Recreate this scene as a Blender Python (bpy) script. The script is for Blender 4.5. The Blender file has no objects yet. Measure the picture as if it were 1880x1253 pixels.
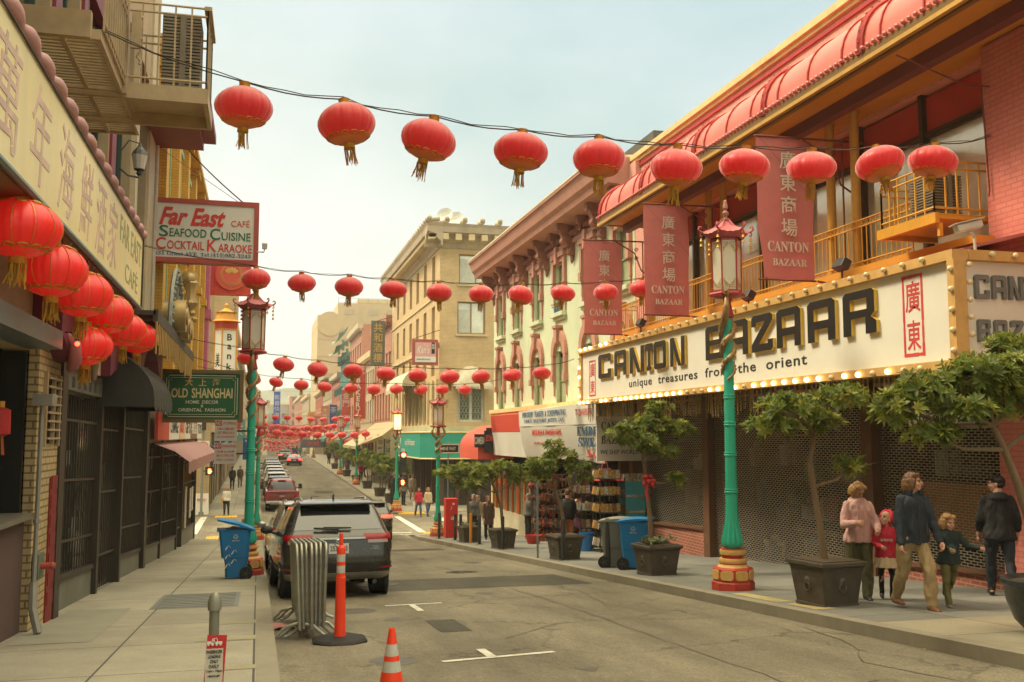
import bpy, bmesh, math, random
from mathutils import Vector, Matrix, Euler, noise
random.seed(7)
R=math.radians
SC=bpy.context.scene
COL=SC.collection
# ---------------------------------------------------------------- camera (x across the street, y along it, z up, camera at the origin)
cd=bpy.data.cameras.new("camera"); CAM=bpy.data.objects.new("camera",cd); COL.objects.link(CAM)
cd.sensor_width=36; cd.lens=36*1800/1880; cd.clip_end=2000; cd.clip_start=.05
PITCH=math.atan(173.5/1800); YAW=math.atan(464/1800*math.cos(PITCH))
CAM.rotation_euler=(math.pi/2+PITCH,0,-YAW)
SC.camera=CAM
# ---------------------------------------------------------------- sky and sun
SUN_EL=52; SUN_AZ=-62    # azimuth from +y towards -x
W=bpy.data.worlds.new("World"); SC.world=W; W.use_nodes=True
nt=W.node_tree; nt.nodes.clear()
def wn(t,**k):
    n=nt.nodes.new(t)
    for a,b in k.items(): setattr(n,a,b)
    return n
out=wn('ShaderNodeOutputWorld'); bg=wn('ShaderNodeBackground'); bg.inputs['Strength'].default_value=.11
sky=wn('ShaderNodeTexSky',sky_type='NISHITA'); sky.sun_disc=False; sky.sun_elevation=R(SUN_EL); sky.sun_rotation=R(SUN_AZ)
sky.air_density=1.2; sky.dust_density=3.0; sky.ozone_density=1.5
tc=wn('ShaderNodeTexCoord'); mp=wn('ShaderNodeMapping'); mp.inputs['Scale'].default_value=(1.5,1.5,3.0); mp.inputs['Location'].default_value=(.35,.1,.0)
nz=wn('ShaderNodeTexNoise'); nz.inputs['Scale'].default_value=2.1; nz.inputs['Detail'].default_value=5; nz.inputs['Roughness'].default_value=.52
rp=wn('ShaderNodeValToRGB'); rp.color_ramp.elements[0].position=.36; rp.color_ramp.elements[1].position=.62
rp.color_ramp.elements[0].color=(.82,.82,.82,1); rp.color_ramp.elements[1].color=(1,1,1,1)
sx=wn('ShaderNodeSeparateXYZ'); el=wn('ShaderNodeMapRange'); el.inputs['From Min'].default_value=.40; el.inputs['From Max'].default_value=.84
cl=wn('ShaderNodeMix',data_type='RGBA'); cl.inputs['A'].default_value=(4.6,4.45,3.8,1); cl.inputs['B'].default_value=(2.3,3.0,3.0,1)
mx=wn('ShaderNodeMix',data_type='RGBA')
# the overcast dome grows brighter and warmer overhead
z2=wn('ShaderNodeMapRange'); z2.inputs['From Min'].default_value=.45; z2.inputs['From Max'].default_value=.85
zen=wn('ShaderNodeMix',data_type='RGBA'); zen.inputs['B'].default_value=(15.5,13.8,9.4,1)
L=nt.links.new
L(tc.outputs['Generated'],mp.inputs['Vector']); L(mp.outputs[0],nz.inputs['Vector']); L(nz.outputs['Fac'],rp.inputs['Fac'])
L(tc.outputs['Generated'],sx.inputs[0]); ax_=wn('ShaderNodeMath',operation='MULTIPLY_ADD'); ax_.inputs[1].default_value=.34; L(sx.outputs['X'],ax_.inputs[0]); L(sx.outputs['Z'],ax_.inputs[2]); n2_=wn('ShaderNodeMath',operation='MULTIPLY_ADD'); n2_.inputs[1].default_value=.62; L(nz.outputs['Fac'],n2_.inputs[0]); L(ax_.outputs[0],n2_.inputs[2]); L(n2_.outputs[0],el.inputs['Value']); L(el.outputs[0],cl.inputs['Factor'])
L(rp.outputs['Color'],mx.inputs['Factor']); L(sky.outputs[0],mx.inputs['A']); L(cl.outputs['Result'],mx.inputs['B'])
L(sx.outputs['Z'],z2.inputs['Value']); L(z2.outputs[0],zen.inputs['Factor']); L(mx.outputs['Result'],zen.inputs['A']); L(zen.outputs['Result'],bg.inputs['Color']); L(bg.outputs[0],out.inputs['Surface'])
sd=bpy.data.lights.new("sun",'SUN'); sd.energy=1.7; sd.angle=R(12); sd.color=(1,.86,.62)
SUN=bpy.data.objects.new("sun",sd); COL.objects.link(SUN); SUN.rotation_euler=(R(90-SUN_EL),0,R(180-SUN_AZ)*0)
_d=Vector((math.sin(R(SUN_AZ))*math.cos(R(SUN_EL)),math.cos(R(SUN_AZ))*math.cos(R(SUN_EL)),math.sin(R(SUN_EL))))
SUN.rotation_euler=_d.to_track_quat('Z','Y').to_euler()
SC.view_settings.view_transform='Standard'; SC.view_settings.look='None'; SC.view_settings.exposure=1.2; SC.view_settings.gamma=1
SC.render.engine='CYCLES'
cy=SC.cycles; cy.use_denoising=True; cy.max_bounces=8; cy.diffuse_bounces=5; cy.glossy_bounces=3; cy.transmission_bounces=4; cy.transparent_max_bounces=8
cy.caustics_reflective=False; cy.caustics_refractive=False; cy.sample_clamp_indirect=6

# ---------------------------------------------------------------- helpers
def V(*a): return Vector(a)
def tag(o,label=None,cat=None,group=None,kind=None):
    if label: o['label']=label
    if cat: o['category']=cat
    if group: o['group']=group
    if kind: o['kind']=kind
    return o
def empty(name,loc=(0,0,0),label=None,cat=None,group=None,rz=0):
    o=bpy.data.objects.new(name,None); COL.objects.link(o); o.location=loc; o.rotation_euler=(0,0,rz); o.empty_display_size=.2
    return tag(o,label,cat,group)
def wloc(o):
    p=Vector((0,0,0))
    while o is not None:
        p=p+o.location; o=o.parent
    return p
def copy_tree(o,loc=None,rz=None,label=None,group=None,parent=None,mats=None,scale=None):
    c=o.copy(); COL.objects.link(c)
    if parent is not None: c.parent=parent
    if loc is not None: c.location=loc
    if rz is not None: c.rotation_euler=(0,0,rz)
    if scale is not None: c.scale=(scale,)*3
    if label: c['label']=label
    if group: c['group']=group
    if mats and c.type=='MESH':
        for a,b in mats.items():
            for i,s in enumerate(c.data.materials):
                if s is a:
                    c.data=c.data.copy(); c.data.materials[i]=b
    for ch in list(o.children): copy_tree(ch,parent=c,mats=mats)
    return c
SPLIT={'dark_post':'dark_post','arch_rib':'arch_rib','shop_piers':'shop_pier','shelf_goods':'shelf_box','gold_drums':'gold_drum','bamboo_fringe':'bamboo_stick','seam_ribs':'seam_rib','pilasters':'pilaster_block','cornice_block':'cornice_block','windows':'window','edge_studs':'edge_stud','rafters':'rafter','pot':'pot','maroon_panel':'maroon_panel','window_stickers':'window_sticker','shop_display':'display_box','shop_goods':'shop_item','hanging_trinkets':'trinket','poster':'poster','shelf':'shelf_board','hooks':'hook','vent_window':'vent_window','shop_glass':'shop_pane','goods':'goods_item','dentil_blocks':'dentil_block','window_trim':'window_trim','bells':'bell','awning_ribs':'awning_rib','stone_bands':'stone_band','roof_tiles':'roof_tile','window_hood':'window_hood','window_sill':'window_sill','pilaster':'pilaster','wheel_arch':'wheel_arch'}
class MB:
    def __init__(s): s.v=[]; s.f=[]; s.m=[]; s.mi=0; s.T=None
    def _add(s,vs,fs):
        n=len(s.v)
        if s.T is not None: vs=[s.T@Vector(v) for v in vs]
        s.v+= [tuple(v) for v in vs]
        for f in fs: s.f.append(tuple(i+n for i in f)); s.m.append(s.mi)
        return s
    def box(s,a,b):
        x0,x1=sorted((a[0],b[0])); y0,y1=sorted((a[1],b[1])); z0,z1=sorted((a[2],b[2]))
        return s._add([(x0,y0,z0),(x1,y0,z0),(x1,y1,z0),(x0,y1,z0),(x0,y0,z1),(x1,y0,z1),(x1,y1,z1),(x0,y1,z1)],
          [(0,3,2,1),(4,5,6,7),(0,1,5,4),(1,2,6,5),(2,3,7,6),(3,0,4,7)])
    def cbox(s,c,sz,M=None,taper=1):
        x,y,z=sz[0]/2,sz[1]/2,sz[2]/2; t=taper
        vs=[V(-x*t,-y*t,-z),V(x*t,-y*t,-z),V(x*t,y*t,-z),V(-x*t,y*t,-z),V(-x,-y,z),V(x,-y,z),V(x,y,z),V(-x,y,z)]
        if M is not None: vs=[M@v for v in vs]
        c=Vector(c)
        return s._add([v+c for v in vs],[(0,3,2,1),(4,5,6,7),(0,1,5,4),(1,2,6,5),(2,3,7,6),(3,0,4,7)])
    def quad(s,*p): return s._add(p,[tuple(range(len(p)))])
    def grid(s,rows,closed=False,flip=False):
        n=len(rows[0]); vs=[p for r in rows for p in r]; fs=[]
        for i in range(len(rows)-1):
            for j in range(n if closed else n-1):
                k=(j+1)%n
                q=(i*n+j,i*n+k,(i+1)*n+k,(i+1)*n+j)
                fs.append(q[::-1] if flip else q)
        return s._add(vs,fs)
    def ring(s,c,ax,r,n,ph=0):
        ax=Vector(ax).normalized(); a=ax.orthogonal().normalized(); 
        if abs(ax.z)>.99: a=V(1,0,0)
        b=ax.cross(a)
        return [Vector(c)+ (a*math.cos(ph+2*math.pi*i/n)+b*math.sin(ph+2*math.pi*i/n))*r for i in range(n)]
    def cyl(s,p,q,r,r2=None,n=10,caps=True,ph=0):
        if r2 is None: r2=r
        p=Vector(p); q=Vector(q); ax=q-p
        A=s.ring(p,ax,r,n,ph); B=s.ring(q,ax,r2,n,ph)
        fs=[(i,(i+1)%n,n+(i+1)%n,n+i) for i in range(n)]
        if caps: fs+=[tuple(range(n))[::-1],tuple(range(n,2*n))]
        return s._add(A+B,fs)
    def tube(s,pts,r,n=6,caps=True,closed=False):
        pts=[Vector(p) for p in pts]; m=len(pts)
        rs=r if isinstance(r,(list,tuple)) else [r]*m
        rows=[]; prev=None
        for i,p in enumerate(pts):
            if closed: t=pts[(i+1)%m]-pts[i-1]
            else: t=pts[min(i+1,m-1)]-pts[max(i-1,0)]
            if t.length<1e-9: t=V(0,0,1)
            t.normalize()
            if prev is None: a=t.orthogonal().normalized()
            else:
                a=prev-t*prev.dot(t)
                a=a.normalized() if a.length>1e-6 else t.orthogonal().normalized()
            prev=a; b=t.cross(a)
            rows.append([p+(a*math.cos(2*math.pi*k/n)+b*math.sin(2*math.pi*k/n))*rs[i] for k in range(n)])
        if closed: rows.append(rows[0])
        s.grid(rows,closed=True)
        if caps and not closed:
            s._add(rows[0],[tuple(range(n))[::-1]]); s._add(rows[-1],[tuple(range(n))])
        return s
    def lathe(s,prof,c=(0,0,0),n=16,ph=0,caps=True,sq=None):
        rows=[]
        for r,z in prof:
            rows.append([V(c[0]+r*math.cos(ph+2*math.pi*k/n),c[1]+r*math.sin(ph+2*math.pi*k/n),c[2]+z) for k in range(n)])
        s.grid(rows,closed=True)
        if caps:
            s._add(rows[0],[tuple(range(n))[::-1]]); s._add(rows[-1],[tuple(range(n))])
        return s
    def ball(s,c,r,n=10,m=6,M=None):
        r=r if isinstance(r,(list,tuple)) else (r,r,r); rows=[]
        for i in range(m+1):
            a=-math.pi/2+math.pi*i/m; row=[]
            for k in range(n):
                b=2*math.pi*k/n; p=V(r[0]*math.cos(a)*math.cos(b),r[1]*math.cos(a)*math.sin(b),r[2]*math.sin(a))
                if M is not None: p=M@p
                row.append(p+Vector(c))
            rows.append(row)
        return s.grid(rows,closed=True)
    def prism(s,poly,o,u,v,d):
        """polygon in the plane (o;u,v), extruded by vector d"""
        o=Vector(o);u=Vector(u);v=Vector(v);d=Vector(d); n=len(poly)
        A=[o+u*a+v*b for a,b in poly]; B=[p+d for p in A]
        fs=[(i,(i+1)%n,n+(i+1)%n,n+i) for i in range(n)]+[tuple(range(n))[::-1],tuple(range(n,2*n))]
        return s._add(A+B,fs)
    def mesh(s,name,mats,off=None,smooth=False,weld=False):
        me=bpy.data.meshes.new(name); vs=s.v
        if off is not None: vs=[(a-off[0],b-off[1],c-off[2]) for a,b,c in vs]
        me.from_pydata(vs,[],s.f)
        mats=mats if isinstance(mats,(list,tuple)) else [mats]
        for m in mats: me.materials.append(m)
        if len(mats)>1: me.polygons.foreach_set('material_index',s.m)
        bm=bmesh.new(); bm.from_mesh(me)
        if weld: bmesh.ops.remove_doubles(bm,verts=bm.verts,dist=1e-4)
        bmesh.ops.recalc_face_normals(bm,faces=bm.faces)
        bm.to_mesh(me); bm.free()
        if smooth is True: me.shade_smooth()
        elif smooth: 
            me.shade_smooth(); me.set_sharp_from_angle(angle=R(smooth))
        return me
    def islands(s):
        par=list(range(len(s.v)))
        def fd(i):
            while par[i]!=i: par[i]=par[par[i]]; i=par[i]
            return i
        for f in s.f:
            a=fd(f[0])
            for q in f[1:]: par[fd(q)]=a
        grp={}
        for f,mi in zip(s.f,s.m): grp.setdefault(fd(f[0]),[]).append((f,mi))
        out=[]
        for fs in grp.values():
            n=MB(); ix={}
            for f,mi in fs:
                for q in f:
                    if q not in ix: ix[q]=len(n.v); n.v.append(s.v[q])
                n.f.append(tuple(ix[q] for q in f)); n.m.append(mi)
            out.append(n)
        return out
    def build(s,name,mats,parent=None,smooth=False,label=None,cat=None,group=None,kind=None,weld=False,bevel=0,base=True,whole=False):
        if name in SPLIT and parent is not None and not whole:
            ps=s.islands(); nm=SPLIT[name]
            if len(ps)>100:
                ps.sort(key=lambda q:min(v[1] for v in q.v)); rest=MB()
                for q in ps[100:]:
                    k=len(rest.v); rest.v+=q.v; rest.f+=[tuple(i+k for i in f) for f in q.f]; rest.m+=q.m
                ps=ps[:100]; rest.build(nm,mats,parent,smooth,kind='stuff',whole=True)
            os_=[q.build(nm,mats,parent,smooth,bevel=bevel,whole=True) for q in ps]
            return os_[0]
        if parent is not None: off=wloc(parent)
        elif base and s.v:
            xs=[v[0] for v in s.v]; ys=[v[1] for v in s.v]; zs=[v[2] for v in s.v]
            off=V((min(xs)+max(xs))/2,(min(ys)+max(ys))/2,min(zs))
        else: off=V(0,0,0)
        o=bpy.data.objects.new(name,s.mesh(name,mats,off,smooth,weld)); COL.objects.link(o)
        if parent is not None: o.parent=parent
        else: o.location=off
        if bevel:
            b=o.modifiers.new('b','BEVEL'); b.width=bevel; b.segments=2; b.limit_method='ANGLE'; b.angle_limit=R(40)
        return tag(o,label,cat,group,kind)
# ---------------------------------------------------------------- materials
MATS={}
def _new(name):
    m=bpy.data.materials.new(name); m.use_nodes=True; n=m.node_tree; b=n.nodes['Principled BSDF']; return m,n,b
def _varied(n,b,col,var,scale,bump,dirt,rough,stretch=(1,1,1),coord='Object'):
    tcn=n.nodes.new('ShaderNodeTexCoord'); mp=n.nodes.new('ShaderNodeMapping'); mp.inputs['Scale'].default_value=stretch
    n.links.new(tcn.outputs[coord],mp.inputs[0])
    nz=n.nodes.new('ShaderNodeTexNoise'); nz.inputs['Scale'].default_value=scale; nz.inputs['Detail'].default_value=6; nz.inputs['Roughness'].default_value=.62
    n.links.new(mp.outputs[0],nz.inputs['Vector'])
    mr=n.nodes.new('ShaderNodeMapRange'); mr.inputs['From Min'].default_value=.28; mr.inputs['From Max'].default_value=.72
    mr.inputs['To Min'].default_value=1-var; mr.inputs['To Max'].default_value=1+var*.7
    n.links.new(nz.outputs['Fac'],mr.inputs['Value'])
    mul=n.nodes.new('ShaderNodeMix'); mul.data_type='RGBA'; mul.blend_type='MULTIPLY'; mul.inputs['Factor'].default_value=1
    if isinstance(col,tuple): mul.inputs['A'].default_value=(*col,1)
    else: n.links.new(col,mul.inputs['A'])
    cb=n.nodes.new('ShaderNodeCombineXYZ'); 
    for i in range(3): n.links.new(mr.outputs[0],cb.inputs[i])
    n.links.new(cb.outputs[0],mul.inputs['B'])
    res=mul.outputs['Result']
    if dirt:
        n2=n.nodes.new('ShaderNodeTexNoise'); n2.inputs['Scale'].default_value=scale*.23; n2.inputs['Detail'].default_value=8; n2.inputs['Roughness'].default_value=.7
        m2=n.nodes.new('ShaderNodeMapping'); m2.inputs['Scale'].default_value=(1,1,.35); n.links.new(tcn.outputs[coord],m2.inputs[0]); n.links.new(m2.outputs[0],n2.inputs['Vector'])
        r2=n.nodes.new('ShaderNodeMapRange'); r2.inputs['From Min'].default_value=.5; r2.inputs['From Max'].default_value=.75; r2.inputs['To Max'].default_value=dirt
        n.links.new(n2.outputs['Fac'],r2.inputs['Value'])
        mm=n.nodes.new('ShaderNodeMix'); mm.data_type='RGBA'; mm.inputs['B'].default_value=(.10,.08,.055,1)
        n.links.new(r2.outputs[0],mm.inputs['Factor']); n.links.new(res,mm.inputs['A']); res=mm.outputs['Result']
    n.links.new(res,b.inputs['Base Color'])
    rr=n.nodes.new('ShaderNodeMapRange'); rr.inputs['To Min'].default_value=max(.04,rough-.1); rr.inputs['To Max'].default_value=min(1,rough+.12)
    n.links.new(nz.outputs['Fac'],rr.inputs['Value']); n.links.new(rr.outputs[0],b.inputs['Roughness'])
    if bump:
        bp=n.nodes.new('ShaderNodeBump'); bp.inputs['Strength'].default_value=bump; bp.inputs['Distance'].default_value=.02
        n.links.new(nz.outputs['Fac'],bp.inputs['Height']); n.links.new(bp.outputs[0],b.inputs['Normal'])
    return tcn,nz,res
def M(name,col,rough=.6,metal=0,var=.14,scale=4,bump=.05,dirt=.25,stretch=(1,1,1),spec=.4,coat=0):
    if name in MATS: return MATS[name]
    m,n,b=_new(name); b.inputs['Metallic'].default_value=metal; b.inputs['Specular IOR Level'].default_value=spec
    if coat: b.inputs['Coat Weight'].default_value=coat; b.inputs['Coat Roughness'].default_value=.06
    _varied(n,b,col,var,scale,bump,dirt,rough,stretch)
    MATS[name]=m; return m
def brick(name,c1,c2,mortar,w=.22,h=.075,rough=.8,dirt=.3,bump=.4,msize=.012,swap=False):
    m,n,b=_new(name)
    tcn=n.nodes.new('ShaderNodeTexCoord'); sp=n.nodes.new('ShaderNodeSeparateXYZ'); n.links.new(tcn.outputs['Object'],sp.inputs[0])
    ad=n.nodes.new('ShaderNodeMath'); ad.operation='ADD'; n.links.new(sp.outputs['X'],ad.inputs[0]); n.links.new(sp.outputs['Y'],ad.inputs[1])
    cb=n.nodes.new('ShaderNodeCombineXYZ'); n.links.new(ad.outputs[0],cb.inputs['X']); n.links.new(sp.outputs['Z'],cb.inputs['Y'])
    if swap: n.links.new(sp.outputs['X'],cb.inputs['X']); n.links.new(sp.outputs['Y'],cb.inputs['Y'])
    br=n.nodes.new('ShaderNodeTexBrick'); br.inputs['Color1'].default_value=(*c1,1); br.inputs['Color2'].default_value=(*c2,1); br.inputs['Mortar'].default_value=(*mortar,1)
    br.inputs['Scale'].default_value=1; br.inputs['Brick Width'].default_value=w; br.inputs['Row Height'].default_value=h; br.inputs['Mortar Size'].default_value=msize; br.inputs['Bias'].default_value=-.2
    n.links.new(cb.outputs[0],br.inputs['Vector'])
    _,nz,res=_varied(n,b,br.outputs['Color'],.16,1.3,0,dirt,rough)
    bp=n.nodes.new('ShaderNodeBump'); bp.inputs['Strength'].default_value=bump; bp.inputs['Distance'].default_value=.015; bp.invert=True
    n.links.new(br.outputs['Fac'],bp.inputs['Height']); n.links.new(bp.outputs[0],b.inputs['Normal'])
    MATS[name]=m; return m
def EM(name,col,strength,base=None):
    if name in MATS: return MATS[name]
    m,n,b=_new(name); b.inputs['Base Color'].default_value=(*(base or col),1); b.inputs['Emission Color'].default_value=(*col,1); b.inputs['Emission Strength'].default_value=strength
    b.inputs['Roughness'].default_value=.4
    MATS[name]=m; return m
def GL(name,col=(.02,.025,.025),rough=.06,spec=.8):
    """window glass seen from the street: dark, mirror-like"""
    if name in MATS: return MATS[name]
    m,n,b=_new(name); b.inputs['Specular IOR Level'].default_value=spec; b.inputs['Coat Weight'].default_value=.6; b.inputs['Coat Roughness'].default_value=.03
    tcn,nz,res=_varied(n,b,col,.25,1.2,.0,0,rough)
    bp=n.nodes.new('ShaderNodeBump'); bp.inputs['Strength'].default_value=.04; bp.inputs['Distance'].default_value=.05
    n.links.new(nz.outputs['Fac'],bp.inputs['Height']); n.links.new(bp.outputs[0],b.inputs['Normal'])
    MATS[name]=m; return m
def TL(name,col,trans=.35,rough=.6,var=.1,scale=5,tcol=None):
    """thin cloth or paper that lets light through"""
    if name in MATS: return MATS[name]
    m,n,b=_new(name); b.inputs['Specular IOR Level'].default_value=.25
    _,nz,res=_varied(n,b,col,var,scale,.05,0,rough)
    t=n.nodes.new('ShaderNodeBsdfTranslucent'); t.inputs['Color'].default_value=(*(tcol or col),1)
    if tcol is None: n.links.new(res,t.inputs['Color'])
    ms=n.nodes.new('ShaderNodeMixShader'); ms.inputs[0].default_value=trans
    n.links.new(b.outputs[0],ms.inputs[1]); n.links.new(t.outputs[0],ms.inputs[2]); n.links.new(ms.outputs[0],n.nodes['Material Output'].inputs['Surface'])
    MATS[name]=m; return m
# ---------------------------------------------------------------- lettering
def SB(s):   # bold serif letters
    o=''
    for c in s:
        if 'A'<=c<='Z': o+=chr(0x1D400+ord(c)-65)
        elif 'a'<=c<='z': o+=chr(0x1D41A+ord(c)-97)
        elif '0'<=c<='9': o+=chr(0x1D7CE+ord(c)-48)
        else: o+=c
    return o
def SS(s):   # bold script letters
    return ''.join(chr(0x1D4D0+ord(c)-65) if 'A'<=c<='Z' else chr(0x1D4EA+ord(c)-97) if 'a'<=c<='z' else c for c in s)
_dg=None
def text_mesh(s,bold=0,ex=0,shear=0,space=1,res=3):
    cu=bpy.data.curves.new('lettering','FONT'); cu.body=s; cu.size=1; cu.offset=bold; cu.extrude=ex; cu.shear=shear; cu.space_character=space; cu.resolution_u=res; cu.fill_mode='BOTH'
    cu.align_x='CENTER'
    o=bpy.data.objects.new('lettering',cu); COL.objects.link(o)
    dg=bpy.context.evaluated_depsgraph_get()
    me=bpy.data.meshes.new_from_object(o.evaluated_get(dg))
    bpy.data.objects.remove(o); bpy.data.curves.remove(cu)
    return me
def text(s,mat,parent,c,r,u,w=None,h=None,bold=.0,ex=.004,shear=0,space=1,name='lettering',keep=True,res=3):
    """lettering s centred at c, reading along r with up u; fitted into w by h (keep: keep the letters' proportions)"""
    me=text_mesh(s,bold,0,shear,space,res)
    vs=[v.co.copy() for v in me.vertices]
    if not vs: return None
    x0=min(v.x for v in vs);x1=max(v.x for v in vs);y0=min(v.y for v in vs);y1=max(v.y for v in vs)
    kx=w/(x1-x0) if w else None; ky=h/(y1-y0) if h else None
    if kx is None: kx=ky
    if ky is None: ky=kx
    if keep and w and h: kx=ky=min(kx,ky)
    r=Vector(r).normalized(); u=Vector(u).normalized(); nrm=r.cross(u); c=Vector(c)
    off=wloc(parent) if parent is not None else V(0,0,0)
    front=[c+r*((v.x-(x0+x1)/2)*kx)+u*((v.y-(y0+y1)/2)*ky)+nrm*ex-off for v in vs]
    n=len(vs); faces=[tuple(p.vertices) for p in me.polygons]
    cnt={}
    for f in faces:
        for i in range(len(f)):
            e=(f[i],f[(i+1)%len(f)]); cnt[e]=1
    allv=[tuple(p) for p in front]; fs=list(faces)
    back=[tuple(p-nrm*(ex+.003)) for p in front]; allv+=back
    for (a,b) in cnt:
        if (b,a) not in cnt: fs.append((b,a,a+n,b+n))
    m2=bpy.data.meshes.new(name); m2.from_pydata(allv,[],fs); m2.materials.append(mat); 
    bpy.data.meshes.remove(me)
    o=bpy.data.objects.new(name,m2); COL.objects.link(o)
    if parent is not None: o.parent=parent
    return o
def vtext(s,mat,parent,c,r,u,h,bold=.02,ex=.004,gap=1.12,name='lettering'):
    """characters one under the other; c is the centre of the first"""
    for i,ch in enumerate(s):
        if ch!=' ': text(ch,mat,parent,Vector(c)-Vector(u).normalized()*i*h*gap,r,u,h,h,bold,ex,name=name)
X_=V(1,0,0); Y_=V(0,1,0); Z_=V(0,0,1)
# ================================================================ SETTING: ground, road, pavements, kerbs, markings
_RP=[(-30,-1.6+30*.068),(43,-1.6-.068*43),(47,-4.62),(54,-4.62),(60,-4.55),(165,-3.3),(175,-3.35),(430,-10.5)]
def zr(y):
    for (a,b),(c,d) in zip(_RP,_RP[1:]):
        if y<=c: return b+(d-b)*(y-a)/(c-a)
    return _RP[-1][1]
def zp(y): return zr(y)+.14
def strip(x0,x1,ys,dz=0.0,nx=1):
    m=MB(); m.grid([[V(x0+(x1-x0)*i/nx,y,zr(y)+dz) for i in range(nx+1)] for y in ys],flip=True); return m
def yr(a,b,n): return sorted(set([a+(b-a)*i/n for i in range(n+1)]+[y for y,_ in _RP if a<y<b]))
def asphalt(name,c,crack=.75):
    m,n,b=_new(name); N=n.nodes.new; Lk=n.links.new
    tcn=N('ShaderNodeTexCoord')
    def noi(sc,det=6,st=(1,1,1)):
        mp=N('ShaderNodeMapping'); mp.inputs['Scale'].default_value=st; Lk(tcn.outputs['Object'],mp.inputs[0]); z=N('ShaderNodeTexNoise'); z.inputs['Scale'].default_value=sc; z.inputs['Detail'].default_value=det; z.inputs['Roughness'].default_value=.65; Lk(mp.outputs[0],z.inputs['Vector']); return z
    def mrange(src,a,b_,c_,d):
        r=N('ShaderNodeMapRange'); r.inputs['From Min'].default_value=a; r.inputs['From Max'].default_value=b_; r.inputs['To Min'].default_value=c_; r.inputs['To Max'].default_value=d; Lk(src,r.inputs['Value']); return r.outputs[0]
    def mult(x,y):
        q=N('ShaderNodeMath'); q.operation='MULTIPLY'; Lk(x,q.inputs[0]); Lk(y,q.inputs[1]); return q.outputs[0]
    big=noi(.35,5); stain=noi(1.1,8,(1,.16,1)); grit=noi(38,3); agg=noi(9,4)
    a=mult(mrange(big.outputs['Fac'],.3,.7,.74,1.18),mrange(stain.outputs['Fac'],.35,.68,.66,1.12))
    a=mult(a,mrange(grit.outputs['Fac'],.3,.7,.66,1.32)); a=mult(a,mrange(agg.outputs['Fac'],.3,.7,.9,1.1))
    # cracks: a warped cell pattern seen only in worn places
    wv=noi(1.6,4); vm=N('ShaderNodeVectorMath'); vm.operation='MULTIPLY_ADD'; vm.inputs[1].default_value=(.9,.9,.9); Lk(wv.outputs['Color'],vm.inputs[0]); Lk(tcn.outputs['Object'],vm.inputs[2])
    vo=N('ShaderNodeTexVoronoi'); vo.feature='DISTANCE_TO_EDGE'; vo.inputs['Scale'].default_value=.42; Lk(vm.outputs[0],vo.inputs['Vector'])
    ck=mrange(vo.outputs['Distance'],.0,.02,1,0); wear=mrange(noi(.5,3).outputs['Fac'],.44,.56,0,crack); ck=mult(ck,wear)
    inv=mrange(ck,0,1,1,.35); a=mult(a,inv)
    mul=N('ShaderNodeMix'); mul.data_type='RGBA'; mul.blend_type='MULTIPLY'; mul.inputs['Factor'].default_value=1; mul.inputs['A'].default_value=(*c,1)
    cb=N('ShaderNodeCombineXYZ')
    for i in range(3): Lk(a,cb.inputs[i])
    Lk(cb.outputs[0],mul.inputs['B']); Lk(mul.outputs['Result'],b.inputs['Base Color'])
    b.inputs['Roughness'].default_value=.82; b.inputs['Specular IOR Level'].default_value=.3
    bp=N('ShaderNodeBump'); bp.inputs['Strength'].default_value=.35; bp.inputs['Distance'].default_value=.01; Lk(a,bp.inputs['Height']); Lk(bp.outputs[0],b.inputs['Normal'])
    return m
def paving(name,c,w=1.25,l=1.5,joint=(.07,.065,.055)):
    m,n,b=_new(name); N=n.nodes.new; Lk=n.links.new
    tcn=N('ShaderNodeTexCoord'); br=N('ShaderNodeTexBrick'); br.offset=0; br.inputs['Scale'].default_value=1; br.inputs['Brick Width'].default_value=w; br.inputs['Row Height'].default_value=l; br.inputs['Mortar Size'].default_value=.011
    br.inputs['Color1'].default_value=(*[x*.86 for x in c],1); br.inputs['Color2'].default_value=(*[x*1.12 for x in c],1); br.inputs['Mortar'].default_value=(*joint,1); br.inputs['Bias'].default_value=.05
    Lk(tcn.outputs['Object'],br.inputs['Vector'])
    _,nz,res=_varied(n,b,br.outputs['Color'],.2,1.4,0,.4,.85)
    n2=N('ShaderNodeTexNoise'); n2.inputs['Scale'].default_value=60; Lk(tcn.outputs['Object'],n2.inputs['Vector'])
    mm=N('ShaderNodeMix'); mm.data_type='RGBA'; mm.blend_type='OVERLAY'; mm.inputs['Factor'].default_value=.35; Lk(res,mm.inputs['A']); Lk(n2.outputs['Fac'],mm.inputs['B']); Lk(mm.outputs['Result'],b.inputs['Base Color'])
    bp=N('ShaderNodeBump'); bp.inputs['Strength'].default_value=.3; bp.inputs['Distance'].default_value=.01; bp.invert=True; Lk(br.outputs['Fac'],bp.inputs['Height']); Lk(bp.outputs[0],b.inputs['Normal'])
    return m
m_asph=asphalt('road_asphalt',(.21,.185,.13)); m_asph2=asphalt('asphalt_patch',(.085,.078,.058),.2)
m_pavL=paving('pavement_left',(.31,.285,.215),1.38,1.9); m_pavR=paving('pavement_right',(.185,.185,.16),1.35,1.35); m_pavW=paving('pavement_warm',(.28,.25,.175),1.35,1.5)
m_kerb=M('kerb_concrete',(.27,.245,.18),.85,scale=2.2,bump=.2,dirt=.55); m_paint=M('road_paint',(.62,.60,.50),.7,scale=9,var=.3,dirt=.75)
m_yellow=M('tactile_yellow',(.62,.36,.035),.7,scale=6,dirt=.3)
KL,KR,WL,WR=.22,6.78,-2.77,11.0
Y0=-14
g=MB(); g.grid([[V(x,y,-12) for x in (-1500,-300,300,1500)] for y in (-600,-100,400,1900)],flip=True)
g.build('ground',M('ground_earth',(.14,.13,.09),.95,scale=.02),kind='structure')
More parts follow.
